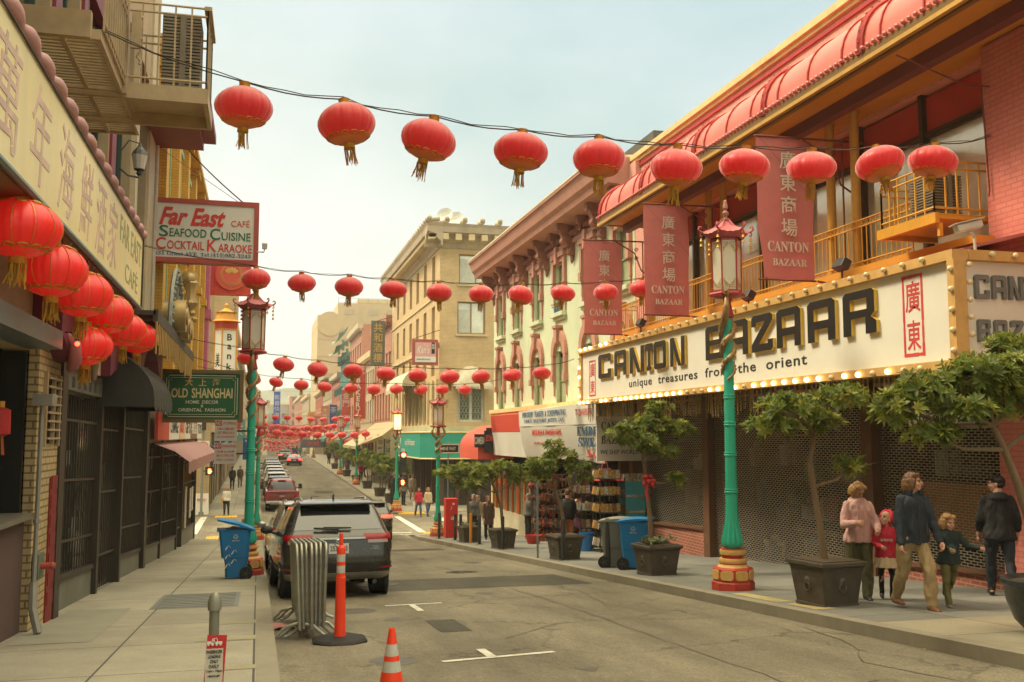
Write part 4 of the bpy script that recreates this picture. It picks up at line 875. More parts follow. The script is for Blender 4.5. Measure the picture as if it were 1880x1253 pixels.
for x,y,z,lb,c in ((9.85,27.75,2.15,'lime green bag hanging over the card racks',(.25,.42,.03)),(9.7,27.0,2.2,'pink bag hanging over the card racks beside the red umbrella',(.55,.16,.18))):
    m=MB(); m.cbox((x,y,zp(y)+z),(.34,.12,.3),taper=.8); m.tube([(x-.1,y,zp(y)+z+.15),(x-.06,y,zp(y)+z+.32),(x+.06,y,zp(y)+z+.32),(x+.1,y,zp(y)+z+.15)],.012,4); m.build('hanging_bag',M('bag_'+str(c[0]),c,.6),None,label=lb,cat='bag')
# ================================================================ RIGHT SIDE: the tan brick restaurant across the side street
m_tan=brick('tan_brick',(.63,.46,.235),(.68,.50,.26),(.47,.33,.165),.25,.085,dirt=.15); m_tans=M('tan_stone',(.64,.51,.30),.8,scale=2,dirt=.35); m_tancor=M('weathered_cornice',(.44,.36,.25),.8,scale=3,dirt=.4)
B3=empty('restaurant_building',(WR,72,zp(70)),'tan brick corner building with tiled cornice and teal corner awning','building')
ya,yb=61.5,85.0; PF=V(WR,ya,0); PS=V(WR,ya,0); NS=V(0,-1,0)
cols=[63.9-ya,67.3-ya,70.7-ya,74.0-ya,77.5-ya,81.2-ya]
hf=[(c-.62,9.6,c+.62,11.9) for c in cols]+[(c-.62,6.3,c+.62,8.5) for c in cols]+[(c-.62,3.9,c+.62,5.6) for c in cols]+[(c-.7,.9,c+.7,3.2) for c in cols]
hs=[(1.25,9.75,3.5,11.7),(1.16,6.5,3.0,8.6),(1.2,.85,2.95,3.3),(7,9.75,9,11.7),(7,6.5,9,8.6)]
m=MB(); wall_holes(m,PF,Y_,ND,yb-ya,.2,13.2,hf,.3); wall_holes(m,PS,X_,NS,22,.2,13.2,hs,.25); m.quad((WR,yb,-4),(WR+22,yb,-4),(WR+22,yb,13.2),(WR,yb,13.2)); m.quad((WR,ya,13.2),(WR,yb,13.2),(WR+22,yb,13.2),(WR+22,ya,13.2)); m.build('wall',m_tan,B3)
m_tanf=M('rust_frame',(.34,.2,.11),.6)
for h in hf: window(B3,PF,Y_,ND,h,.28,m_tans,m_glass,(1,2),.08)
for i,h in enumerate(hs):
    f=window(B3,PS,X_,NS,h,.22,m_tanf if i!=2 else M('white_frame',(.6,.58,.48),.5),m_glassb if i!=2 else m_glass,(2,1) if i!=2 else (2,1),.09 if i!=2 else .16)
    if i!=2:
        m=MB(); ob(m,PS,X_,NS,h[0]-.12,h[2]+.12,h[1]-.14,h[1],0,.12); m.build('window_sill',m_tans,f)
        if i<2:
            m=MB(); ob(m,PS,X_,NS,h[0]+.1,h[2]-1.0,h[1]+.1,h[3]-.3-(i*.2),-.2,-.18); m.build('blind',M('white_blind',(.55,.56,.48),.7),f)
    else:
        m=MB()
        for a,b in ((1.36,2.0),(2.16,2.8)):
            for r_ in range(5):
                for c_ in range(3):
                    cx=a+(b-a)*(c_+.5)/3; cz=1.2+r_*.4; m.tube([PS+X_*(cx+.1*math.cos(k*.785))+Z_*(cz+.17*math.sin(k*.785))+NS*-.19 for k in range(8)],.012,3,closed=True)
        m.build('door_lattice',M('white_frame',(.6,.58,.48)),f)
# door hood and little balconies
m=MB(); rows=[]
for i in range(9):
    a=math.pi*i/8; rows.append([PS+X_*(2.08-1.25*math.cos(a)*(1-.15*t))+Z_*(3.1+1.25*math.sin(a)*(1-.25*t*0))+NS*(.9*t) for t in (0,.35,.7,1)] )
rows=[[PS+X_*(2.08-1.2*math.cos(math.pi*i/10))+Z_*(3.1+1.35*math.sin(math.pi*i/10)*math.cos(t*math.pi/2))+NS*(1.0*math.sin(t*math.pi/2)) for t in (0,.2,.4,.6,.8,1)] for i in range(11)]
m.grid(rows); m.grid([[PS+X_*(.88+2.4*k/8)+Z_*z+NS*1.0 for z in (3.1,2.92)] for k in range(9)]); m.build('door_hood',M('cream_cloth',(.62,.56,.40),.7),B3,smooth=40)
text("Kan's",m_lettext,B3,PS+X_*2.1+Z_*3.0+NS*1.02,X_,Z_,1.0,.16,shear=.3)
m=MB(); rows=[[PF+Y_*(5.5+9*i/12)+ND*(1.6*math.sin(t*math.pi/2))+Z_*(3.4+1.3*math.cos(t*math.pi/2)) for t in (0,.25,.5,.75,1)] for i in range(13)]; m.grid(rows); m.grid([[PF+Y_*(5.5+9*i/12)+ND*1.6+Z_*z for z in (3.4,3.1)] for i in range(13)]); 
for y in (5.5,14.5): m.quad(*[PF+Y_*y+ND*(1.6*math.sin(t*math.pi/12))+Z_*(3.4+1.3*math.cos(t*math.pi/12)) for t in range(7)],PF+Y_*y+Z_*3.4)
m.build('barrel_hood',M('cream_cloth',(.62,.56,.40),.7),B3,smooth=40)
m=MB()
for P_,u,nd,L_ in ((PF,Y_,ND,yb-ya),(PS,X_,NS,22)):
    a=.0
    m.prism([(0,12.0),(.1,12.05),(.12,12.3),(.35,12.5),(.4,12.75),(.95,12.9),(1.0,13.25),(1.1,13.45),(0,13.6)],P_-u*(1.0 if u is X_ else 1.0),nd,Z_,u*(L_+1.0))
m.build('cornice',m_tancor,B3)
m=MB()
for i in range(46): ob(m,PF,Y_,ND,-.9+i*.5,-.68+i*.5,12.55,12.78,.38,.85)
for i in range(26): ob(m,PS,X_,NS,-.85+i*.85,-.45+i*.85,12.45,12.85,.38,.9)
m.build('dentil_blocks',m_tans,B3)
m=MB()
for i in range(30): m.cyl(PF+Y_*(-.9+i*.8)+ND*1.12+Z_*13.6,PF+Y_*(-.9+i*.8)+ND*.2+Z_*13.75,.14,n=8)
for i in range(20): m.cyl(PS+X_*(-.9+i*1.15)+NS*1.15+Z_*13.6,PS+X_*(-.9+i*1.15)+NS*.2+Z_*13.75,.16,n=10); m.ball(PS+X_*(-.9+i*1.15)+NS*1.12+Z_*13.72,.17,8,6)
m.build('roof_tiles',m_tancor,B3)
m=MB(); ob(m,PF,Y_,ND,0,yb-ya,5.75,5.95,0,.15); ob(m,PF,Y_,ND,0,yb-ya,.25,.7,0,.3); ob(m,PS,X_,NS,-.3,12,.25,.6,0,.3); ob(m,PF,Y_,ND,0,yb-ya,9.0,9.1,0,.08)
for i in range(14): ob(m,PF,Y_,ND,.3+i*1.72,.65+i*1.72,.7,3.6,0,.14)
m.build('stone_bands',m_tans,B3)
# satellite dishes
for dx_,lb_ in ((.9,'pale satellite dish farther back on the tan building roof'),(0,'pale satellite dish nearest the roof corner of the tan building')):
    t=empty('satellite_dish',(11.6+dx_,63+dx_,13.55),lb_,'dish','satellite dishes on the tan building'); m=MB(); m.T=Matrix.Translation((11.6+dx_,63+dx_,14.5))@Matrix.Rotation(R(65),4,'X')@Matrix.Rotation(R(-20),4,'Y'); m.lathe([(.02,0),(.3,.05),(.5,.14),(.52,.16)],n=16,caps=False); m.build('dish',M('dish_white',(.55,.55,.5),.5),t); m=MB(); m.cyl((11.6+dx_,63+dx_,13.55),(11.6+dx_,63+dx_,14.45),.04,n=6); m.build('mast',m_dgrey,t)
# bottom storey: dark shopfront, teal corner awning
m=MB(); m.box((WR+.3,ya+.3,-5),(WR+20,yb-.1,.2)); m.build('shopfront',M('dark_shopfront',(.05,.035,.022),.7,scale=2,var=.6),B3)
m=MB()
for y in (61.7,64,66.3,68.6,71,74,77,80,84.6): m.box((WR-.02,y-.15,-5),(WR+.35,y+.15,.2))
for x in (12.2,13.6,16,18): m.box((x-.12,ya-.02,-5),(x+.12,ya+.35,.2))
m.build('shop_piers',M('dark_wood',(.10,.05,.03),.6,dirt=.3),B3)
m=MB(); m.box((WR+.25,ya+.24,-4.4),(WR+1.2,ya+.28,-1.4)); m.box((WR+.22,66.5,-4.4),(WR+.26,68.4,-1.5)); m.box((WR+.22,71.3,-4.4),(WR+.26,73.8,-1.5)); m.build('shop_glass',m_glass,B3)
TA=empty('corner_awning',(10.3,65,-1.4),'bright teal box awning wrapping the corner of the tan building','awning')
m=MB()
o=[(9.75,72,0),(9.75,61.2,0),(10.5,60.5,0),(14.2,60.5,0)]
pts=[V(*p) for p in o]
for p,q in zip(pts,pts[1:]): m.quad(p+Z_*-1.4,q+Z_*-1.4,q+Z_*.18,p+Z_*.18)
m.quad(*[p+Z_*.18 for p in pts],V(14.2,61.5,.18),V(WR,61.5,.18),V(WR,72,.18)); m.quad(V(9.75,72,-1.4),V(9.75,72,.18),V(WR,72,.18),V(WR,72,-1.4)); m.quad(V(14.2,60.5,-1.4),V(14.2,60.5,.18),V(14.2,61.5,.18),V(14.2,61.5,-1.4)); m.build('cloth',m_teal,TA)
m=MB()
for p,q in zip(pts,pts[1:]): m.tube([p+Z_*-1.44,q+Z_*-1.44],.05,5); m.tube([p+Z_*.2,q+Z_*.2],.05,5)
m.build('trim',m_cream,TA)
text('Lucky Bird Restaurant',m_signw,TA,V(9.74,65.5,-.5),-Y_,Z_,4.4,.55,keep=False); text('sushi',m_signw,TA,V(13.1,60.49,-.72),X_,Z_,1.3,.45,.03,shear=.25); text('Grill & Sake',m_signw,TA,V(9.74,68.6,-1.0),-Y_,Z_,1.8,.25,keep=False)
m=MB(); m.tube([(13.9+.3*math.cos(k*.52),60.48,-.2+.3*math.sin(k*.52)) for k in range(12)],.03,4,closed=True); m.tube([(9.73,70.2+.5*math.cos(k*.52),-.5+.45*math.sin(k*.52)) for k in range(12)],.03,4,closed=True); m.build('ring_mark',m_signw,TA)
KS=empty('restaurant_sign',(10.1,61.2,4.5),'projecting red framed restaurant sign with pale pink panel on tan brick corner','sign')
m=MB(); m.box((9.2,61.1,4.42),(10.85,61.3,6.05)); m.build('frame',M('dull_red',(.38,.09,.07),.6),KS); m=MB(); m.box((9.38,61.05,4.95),(10.7,61.1,5.85)); m.build('pink_panel',M('pink_panel',(.68,.36,.34),.5),KS); m=MB(); m.box((9.38,61.05,4.6),(10.7,61.1,4.95)); m.build('white_panel',m_signw,KS); m=MB(); m.box((10.42,61.03,5.15),(10.62,61.05,5.85)); m.build('dark_panel',m_lettext,KS)
text("Kan's",m_signw,KS,(9.9,61.045,5.4),X_,Z_,.8,.5,shear=.3,keep=False); text('CHINESE RESTAURANT',m_lettext,KS,(9.9,61.045,4.78),X_,Z_,.9,.09,keep=False); vtext('冠園',m_signw,KS,(10.52,61.025,5.68),X_,Z_,.15)
m=MB(); m.tube([(9.2,61.2,6.05),(WR,61.45,6.7)],.03,4); m.tube([(9.3,61.2,5.8),(WR,61.45,5.8)],.04,4); m.build('bracket',m_steel,KS)
# ================================================================ FAR BLOCKS, both sides beyond the side street
def gbuild(side,y0,y1,z1,mat,label,rows,n,ww=1.1,mf=None,mg=None,X=None,depth=14,zb=None,cor=None,name='street_building',cat='building',arch=False,base=None,corh=.5,cord=.5,zshop=.3):
    zb=zb if zb is not None else min(zr(y0),zr(y1))-.5
    X=X if X is not None else (WR if side>0 else WL); nd=V(-side,0,0); P=V(X,y0,0); U=y1-y0
    t=empty(name,(X,(y0+y1)/2,zp((y0+y1)/2)),label,cat)
    cs=[U*(i+.5)/n for i in range(n)]; hl=[(c-ww/2,a,c+ww/2,b) for (a,b) in rows for c in cs]
    m=MB(); wall_holes(m,P,Y_,nd,U,zshop,z1,hl,.2); q=depth*side
    for y in (y0,y1): m.quad((X,y,zb),(X+q,y,zb),(X+q,y,z1),(X,y,z1))
    m.quad((X,y0,z1),(X,y1,z1),(X+q,y1,z1),(X+q,y0,z1)); m.build('wall',mat,t)
    for h in hl:
        f=window(t,P,Y_,nd,h,.18,mf or m_tans,mg or m_glass,(1,2),.07)
        m=MB(); ob(m,P,Y_,nd,h[0]-.1,h[2]+.1,h[1]-.12,h[1],0,.12)
        if arch: m.prism([(h[0]-.15+(ww+.3)*k/8,h[3]+.05+.35*math.sin(math.pi*k/8)) for k in range(9)],P,Y_,Z_,nd*.1)
        else: ob(m,P,Y_,nd,h[0]-.1,h[2]+.1,h[3],h[3]+.14,0,.1)
        m.build('window_trim',cor or m_tans,f)
    m=MB(); ob(m,P,Y_,nd,-.05,U+.05,z1-corh,z1+.12,-.1,cord); ob(m,P,Y_,nd,0,U,z1-corh-.25,z1-corh,-.1,cord*.4)
    for i in range(int(U/.8)): ob(m,P,Y_,nd,.2+i*.8,.45+i*.8,z1-corh-.22,z1-corh,cord*.4,cord*.9)
    m.build('cornice',cor or m_tans,t)
    m=MB(); ob(m,P,Y_,nd,0,U,zb,zshop,-.6,-.1); m.build('shopfront',M('dark_shopfront',(.05,.035,.022),.7,scale=2,var=.6),t)
    m=MB()
    k=max(2,int(U/3))
    for i in range(k+1): ob(m,P,Y_,nd,max(0,U*i/k-.15),min(U,U*i/k+.15),zb,zshop,-.1,-.075)
    ob(m,P,Y_,nd,0,U,zshop-.1,zshop+.35,-.1,.08); m.build('shop_frame',base or m_tans,t)
    return t
m_pbrick=brick('far_pink_brick',(.48,.22,.15),(.52,.25,.17),(.42,.2,.13),.24,.08,dirt=.2); m_creamw=M('cream_stucco',(.52,.44,.30),.8,scale=1.5,dirt=.25); m_tealw=M('teal_stucco',(.16,.36,.33),.8,scale=1.5,dirt=.2); m_coral=M('coral_stucco',(.50,.17,.12),.8,scale=1.5,dirt=.2); m_beige=M('beige_stucco',(.50,.405,.235),.85,scale=.8,var=.08,dirt=.25)
gbuild(1,85.2,98,10.4,m_pbrick,'pink brick three storey house with arched upper windows beyond the tan corner building',[(5.3,7.3),(1.6,3.8)],6,1.0,cor=m_pbrick,arch=True)
gbuild(1,98.2,111,8.4,m_creamw,'cream stucco house with tall narrow windows behind the red bakery sign',[(4.6,6.6),(1.5,3.5)],6,.9)
gbuild(1,111.2,126,12.6,m_pbrick,'tall pink brick block rising behind the teal house',[(8.5,10.5),(5,7),(1.6,3.6)],5,1.2,cor=m_creamw)
T=gbuild(1,126.2,141,10.6,m_tealw,'teal painted house with a curved pagoda roof balcony',[(6.8,8.8),(3.8,5.6),(1.4,3.0)],6,1.0,mf=m_tealw,cor=m_tealw)
m=MB()
for z,e in ((10.9,1.6),(12.6,1.2)):
    rows=[]
    for d in (0,.5,1.0): rows.append([V(WR-e*d-.2,126.6+13.6*k/10,z+1.0*(1-d)**1.6+(.45*abs(k/5-1)**3)) for k in range(11)])
    m.grid(rows); m.grid([[V(p.x,p.y,p.z-.18) for p in rows[2]],rows[2]])
    for y in (126.6,133,140): m.box((WR-.5,y-.15,z-1.2),(WR-.2,y+.15,z+.2))
m.build('pagoda_roof',M('jade_tile',(.20,.27,.19),.6,dirt=.3),T)
for z in (3.3,6.3): railing('balcony',(WR-.9,127,0),(WR-.9,140,0),z,z-1.0,M('teal_metal',(.07,.2,.19),.5),T,.5,.03,False)
gbuild(1,141.2,158,8.9,m_coral,'coral red stucco house past the teal house',[(5.3,7.2),(2.4,4.2)],6,1.1,cor=m_creamw)
gbuild(1,158.2,180,9.6,m_creamw,'cream house with dark carved eaves far along the street',[(6,8),(3,5)],7,1.2,cor=m_tancor,cord=1.2)
gbuild(1,180.2,205,8.4,m_coral,'faded red house before the tall beige block',[(5,7),(2.4,4.2)],8,1.2)
gbuild(1,232,270,9.5,m_creamw,'pale house beyond the tall beige block on the right side',[(6,8),(3,5)],9,1.3)
gbuild(1,270.2,330,11.0,m_pbrick,'reddish brick block near the far end of the street on the right side',[(7.5,9.5),(4.2,6.5)],12,1.4)
# the big plain block with a rounded top corner
BB=empty('concrete_block',(11.2,212,zp(212)),'tall plain beige block with a rounded overhanging top corner above the street','building')
m=MB(); m.box((11.3,208,-8),(52,232,24.2)); m.box((15.5,209,24.2),(52,231,28)); m.box((11.3,208,24.2),(15.5,232,25.2)); m.box((20,212,28.0),(30,220,29.4)); m.build('wall',m_beige,BB)
m=MB(); m.cyl((13.8,207.8,23.4),(13.8,232,23.4),2.6,n=20); m.build('rounded_cornice',m_beige,BB,smooth=40)
m=MB()
for i in range(14):
    for j in range(6): pass
m.box((34,207.9,14),(35.6,208,19)); m.box((26,207.9,25.3),(28,208.9,26.6)); m.box((17,208.9,25.6),(19,209,26.8)); m.box((22,208.9,25.6),(24,209,26.8)); m.build('vent_window',m_tancor,BB)
railing('roof_railing',(15.6,209.2,0),(45,209.2,0),29.2,28.1,m_dgrey,BB,2.0,.04,False)
m=MB(); 
for j in range(6): m.box((11.28,207.93,2+j*3.6),(52,207.99,2.12+j*3.6))
m.build('floor_groove',M('groove_beige',(.42,.33,.19),.9),BB)
# left side, beyond the side street
m_beigeb=brick('beige_brick',(.46,.35,.19),(.50,.39,.21),(.40,.3,.16),.25,.085,dirt=.12)
LB=gbuild(-1,60.6,74,12,m_beigeb,'beige brick corner building beyond the side street on the bank side',[(6.3,8.3),(2.6,4.6)],5,1.1)
m=MB(); m.box((-1.5,60.4,4.3),(-2.8,66,12)); m.build('bay',m_beigeb,LB); m=MB(); m.box((-1.4,60.3,4.1),(-2.8,66.1,4.4)); m.box((-2.2,60.3,2.6),(-2.85,60.7,3.2)); m.build('bay_sill',m_tans,LB); m=MB(); m.box((-2.4,60.3,1.1),(-1.6,60.7,4.1)); m.build('bay_window',M('brown_shade',(.3,.17,.05),.7),LB)
m=MB(); m.box((-14,60.55,-4.6),(-2.77,60.62,12)); m.build('side_wall',m_beigeb,LB)
gbuild(-1,74.2,92,10,m_creamw,'cream house on the left side behind the green posts',[(6,8),(2.6,4.6)],6,1.1)
gbuild(-1,92.2,120,11,m_pbrick,'pinkish brick house far along the left side',[(7,9),(3.4,5.4)],9,1.2)
gbuild(-1,120.2,170,10,m_tealw,'grey teal building far along the left side',[(6,8),(2.6,4.6)],14,1.2)
gbuild(-1,170.2,330,10.5,m_creamw,'long cream row at the far end of the left side',[(7,9),(3.6,5.6)],24,1.5)
# closing the view: buildings at the bend and the wooded hill
def endb(x0,x1,y,z,mat,label):
    t=empty('distant_building',((x0+x1)/2,y,0),label,'building'); m=MB(); m.box((x0,y,-14),(x1,y+18,z)); m.build('wall',mat,t)
    m=MB(); nx=max(2,int((x1-x0)/3.2))
    for j in range(int(z/3.4)):
        for i in range(nx): cx=x0+(x1-x0)*(i+.5)/nx; m.box((cx-.7,y-.05,1.2+j*3.4),(cx+.7,y+.1,3.0+j*3.4))
    m.build('windows',m_glass,t); m=MB(); m.box((x0-.3,y-.5,z),(x1+.3,y+18,z+.6)); m.build('cornice',m_tans,t)
endb(-12,3.5,436,9,m_creamw,'cream building closing the street on its left'); endb(3.6,12.5,448,13.5,M('grey_green_stucco',(.32,.36,.30),.8),'grey green building closing the far end of the street'); endb(12.6,26,440,17,m_coral,'reddish building closing the far end of the street on its right'); endb(-30,-12.5,440,14,m_tans,'tan building at the far left end of the street')
hl=MB(); rr=random.Random(4); rows=[]
for j in range(14):
    y=600+j*40; rows.append([V(x,y,-5+ (46*math.exp(-((x-60)/150)**2)+20*math.exp(-((x+120)/90)**2))*min(1,j/7)+rr.uniform(-2,2)) for x in range(-400,420,20)])
hl.grid(rows); hl.build('hill',M('hill_green',(.10,.12,.07),.9,scale=.03,var=.5),kind='structure',base=False)
# signs and awnings along the far right pavement
def plate_sign(name,x0,x1,z0,z1,y,mat,label,txt=(),th=.12,cat='sign',frame=None,par=None):
    t=empty(name,((x0+x1)/2,y,z0),label,cat); m=MB(); m.box((x0,y,z0),(x1,y+th,z1)); m.build('board',mat,t)
    if frame is not None: 
        m=MB(); b=.05*min(4,(x1-x0)); 
        for a in ((x0-b,x0,z0-b,z1+b),(x1,x1+b,z0-b,z1+b),(x0,x1,z0-b,z0),(x0,x1,z1,z1+b)): m.box((a[0],y-.03,a[2]),(a[1],y+th+.02,a[3]))
        m.build('frame',frame,t)
    for (s,mt,cx,cz,w,h,kw) in txt: text(s,mt,t,(x0+(x1-x0)*cx,y-.004,z0+(z1-z0)*cz),X_,Z_,(x1-x0)*w,(z1-z0)*h,**kw)
    return t
m_greyb=M('slate_sign',(.13,.15,.13),.6); m_goldl=M('gold_lettering',(.62,.42,.12),.5,.2); m_redsign=M('red_sign',(.55,.05,.03),.5,dirt=.1)
KW=dict(keep=False,bold=.01)
t=plate_sign('vertical_sign',9.15,10.35,6.0,9.9,84.6,m_greyb,'tall slate grey vertical sign with gold characters on the pink brick house')
vtext('共和酒樓',m_goldl,t,(9.75,84.58,9.3),X_,Z_,.78,.01)
m=MB(); m.tube([(9.7,84.66,9.9),(11,84.7,10.3)],.04,4); m.tube([(9.7,84.66,6.2),(11,84.7,6.2)],.04,4); m.build('bracket',m_steel,t)
t=plate_sign('bakery_sign',9.2,10.3,1.7,7.2,100,m_redsign,'tall red vertical bakery sign with yellow outline',frame=M('sign_yellow',(.65,.38,.06),.5)); vtext('BAKERY',m_signw,t,(9.6,99.97,5.6),X_,Z_,.55,.03,gap=1.15); text('EASTERN',m_signw,t,(9.75,99.97,6.3),X_,Z_,1.0,.3,.02); vtext('東',m_signw,t,(10.0,99.97,6.8),X_,Z_,.5,0)
plate_sign('shop_sign',9.9,10.7,-1.75,.15,80,m_signw,'white sign with green GIFTS lettering behind the trees beside the tan house',[('GIFTS',M('green_lettering',(.03,.2,.1),.6),.5,.7,.8,.2,KW),('GARDEN',M('green_lettering',(.03,.2,.1),.6),.5,.3,.8,.2,KW)],frame=M('green_lettering',(.03,.2,.1),.6))
plate_sign('shop_sign',9.3,9.85,-1.5,.1,80.5,m_signw,'small white sign left of the green lettered gift sign',[('TEX',m_lettext,.5,.6,.7,.18,KW),('MART',m_lettext,.5,.3,.7,.12,KW)])
plate_sign('poster_banner',9.4,11,-2.9,.2,72.5,M('cream_panel2',(.6,.5,.3),.7),'cream and orange poster banner hanging beside the teal awning',[('Zen',M('dark_red_letter',(.09,.02,.02)),.55,.2,.5,.14,dict(shear=.3)),('●',M('orange_ink',(.6,.12,.02),.6),.5,.7,.6,.3,dict())])
plate_sign('street_banner',6.0,9.6,-1.8,-.6,150,M('grey_purple_banner',(.15,.13,.16),.7),'grey banner over the far right pavement',[('商場',m_redink,.5,.5,.5,.6,KW)])
TE=empty('canvas_awning',(10,88,-.7),'broad cream canvas awning over the shops beyond the tan building','awning')
m=MB()
rows=[[V(7.9,y,-.9),V(9.4,y,0),V(WR,y,1.2)] for y in (78,84,90,97)]; rows[0][0]=V(9.6,78,-.3); m.grid(rows); m.grid([[V(7.9,y,-.9),V(7.9,y,-1.15)] for y in (84,90,97)]); m.quad((9.6,78,-.3),(9.4,78,0),(WR,78,1.2),(WR,78,-.3)); m.build('cloth',TL('cream_canvas',(.60,.50,.30),.3),TE)
for i,(y0,y1,c,lb) in enumerate(((99,109,(.30,.05,.04),'dull red shop awning far along the right pavement'),(112,124,(.16,.18,.14),'grey shop awning below the teal house'),(127,139,(.45,.12,.05),'orange shop awning far along the right pavement'),(143,156,(.10,.20,.17),'dark green shop awning beyond the orange one'),(160,176,(.5,.42,.25),'tan shop awning near the far crossing'))):
    t=empty('shop_awning',(10,(y0+y1)/2,-1),lb,'awning'); m=MB(); m.grid([[V(9.0,y,-.9),V(9.02,y,-.5),V(WR,y,.6)] for y in (y0,(y0+y1)/2,y1)])
    for y in (y0,y1): m.quad((9.0,y,-.9),(9.02,y,-.5),(WR,y,.6),(WR,y,-.9))
    m.build('cloth',TL('awning_cloth_%d'%int(y0),c,.15),t)
for i,(y,z0,z1,x0,x1,c,lb,tx) in enumerate(((118,2.4,5.4,9.4,10.4,(.55,.08,.05),'red vertical shop sign below the tall pink block','金門'),(136,1.4,4.2,9.2,10.2,(.06,.10,.32),'blue vertical shop sign far along the right side','茶'),(152,1,4.5,9,10.2,(.6,.2,.1),'orange vertical shop sign past the teal house','大興'),(168,.5,3.2,9,10.4,(.5,.06,.04),'small red shop sign near the far crossing','福'),(190,.5,4.5,8.8,10.2,(.6,.4,.1),'yellow vertical sign at the far crossing','龍鳳'))):
    t=plate_sign('vertical_sign',x0,x1,z0,z1,y,M('vs_%d'%i,c,.5),lb); vtext(tx,m_signw if i!=4 else m_redink,t,((x0+x1)/2,y-.01,z1-.7),X_,Z_,.8,0)
# blue lit vertical sign and small signs over the far street
t=empty('hanging_banner',(3.5,175,1),'narrow bright blue vertical banner amid the far lanterns','banner'); m=MB(); m.box((2.3,175,1.2),(3.4,175.1,7.6)); m.build('cloth',M('bright_blue',(.03,.10,.55),.6),t); vtext('新春快樂',m_signw,t,(2.85,174.98,6.6),X_,Z_,.9,0)
m=MB(); m.cyl((-2.7,175.05,7.7),(10.9,175.05,7.7),.02,n=4); m.build('rope',m_steel,t)
# ================================================================ LEFT SIDE: the cafe building and its neighbours
PD=V(1,0,0)
m_tanw=M('tan_painted_wall',(.40,.30,.17),.75,scale=2,dirt=.3); m_tanbrk=brick('cream_glazed_brick',(.46,.35,.17),(.50,.385,.19),(.2,.14,.07),.26,.09,dirt=.3); m_dkgreen=M('dark_green_frame',(.03,.06,.045),.5); m_maroonw=M('maroon_panel',(.20,.02,.035),.5,dirt=.15); m_purple=M('plum_fascia',(.15,.025,.05),.55,dirt=.2)
m_fe=M('tan_iron',(.44,.33,.19),.6,scale=5,dirt=.35); m_gate=M('dark_gate_iron',(.06,.047,.034),.5,.4,scale=8); m_stone=M('grey_bulkhead',(.16,.165,.13),.6,scale=2.5,var=.3,dirt=.5); m_rust=M('rusty_underside',(.26,.13,.06),.8,scale=3,dirt=.5)
B4=empty('cafe_building',(WL,17,zp(17)),'tan building with dark green windows behind the faded cafe sign and fire escape','building')
ya,yb=-6,26.0; P=V(WL,ya,0); U=yb-ya
hw=[(y-ya,2.3,y2-ya,zt) for (y,y2,zt) in ((9.0,10.6,8),(11.2,13.4,9),(14.0,15.4,9),(15.9,18.6,11),(19.4,21.6,8.5),(22.2,24.4,8.5))]
hw+=[(8-ya,-.95,13.15-ya,1.05)]
m=MB(); wall_holes(m,P,Y_,PD,U,-3.4,13,hw+[(14.86-ya,-3.4,25.6-ya,.68)],.3)
for y in (ya,yb): m.quad((WL,y,-5),(WL-12,y,-5),(WL-12,y,13),(WL,y,13))
m.build('wall',m_tanw,B4)
for h in hw[:-1]:
    f=window(B4,P,Y_,PD,h,.25,m_dkgreen,GL('green_black_glass',(.012,.022,.018),.1),(2,3),.09)
m=MB()
for (y0,y1,z0,z1) in ((13.5,13.9,2.3,10),(15.5,15.8,2.3,10),(18.7,19.2,2.3,8)): ob(m,V(WL,0,0),Y_,PD,y0,y1,z0,z1,0,.05)
for z in (5.6,7.4): ob(m,V(WL,0,0),Y_,PD,15.95,18.55,z,z+1.1,-.26,-.1)
m.build('maroon_panel',m_maroonw,B4)
m=MB(); ob(m,V(WL,0,0),Y_,PD,24.6,26.0,2,13,0,.05); ob(m,V(WL,0,0),Y_,PD,21.7,22.1,2,9,0,.1); m.build('pilaster',M('pale_pilaster',(.50,.42,.27),.7),B4)
m=MB(); m.cyl((WL+.08,25.85,2),(WL+.08,25.85,8.8),.055,n=8); m.cyl((WL+.08,25.85,8.7),(WL+.08,25.85,8.9),.1,n=8); m.build('drainpipe',M('pale_pipe',(.5,.46,.36),.6),B4)
m=MB(); m.box((WL,23.4,7.55),(WL+1.5,26.1,7.75)); m.box((WL,23.6,7.35),(WL+1.2,26.05,7.55)); m.build('maroon_eave',m_maroonw,B4)
# shop window at the near end, with hangings in the dark
m=MB(); m.box((WL-2.15,13.09,-.93),(WL-.02,13.14,1.03)); m.box((WL-2.2,8,-3),(WL-2.1,13.2,1.2)); m.box((WL-2.2,8,1.05),(WL-.3,13.2,1.1)); m.box((WL-2.2,13.15,-1),(WL-.3,13.2,1.05)); m.build('shop_dark',m_dark,B4)  # near-black boards stand in for unlit depth; one hides the pale jamb
m=MB(); m.box((WL+.02,8,1.04),(WL+.42,12.9,1.26)); m.build('header_beam',M('blue_grey_steel',(.13,.16,.17),.4,.3,dirt=.4),B4)
m=MB(); m.box((WL-.3,8,-.99),(WL+.16,13.1,-.93)); m.build('window_ledge',M('brushed_steel',(.3,.28,.22),.4,.7),B4)
m=MB(); rr=random.Random(8)
for i in range(26):
    y=rr.uniform(9,13); z=rr.uniform(-.6,.95); x=WL-rr.uniform(.2,1.2)
    if i%3==0: m.lathe([(.02,-.16),(.09,-.12),(.12,0),(.09,.12),(.02,.16)],(x,y,z),10)
    elif i%3==1: m.box((x,y,z-.2),(x+.02,y+.12,z+.15))
    else: m.tube([(x,y,z+.2),(x,y+.02,z),(x,y,z-.22)],.025,5)
m.build('hanging_trinkets',M('dull_red_trinket',(.24,.03,.02),.6,var=.8,scale=6),B4)
m=MB()
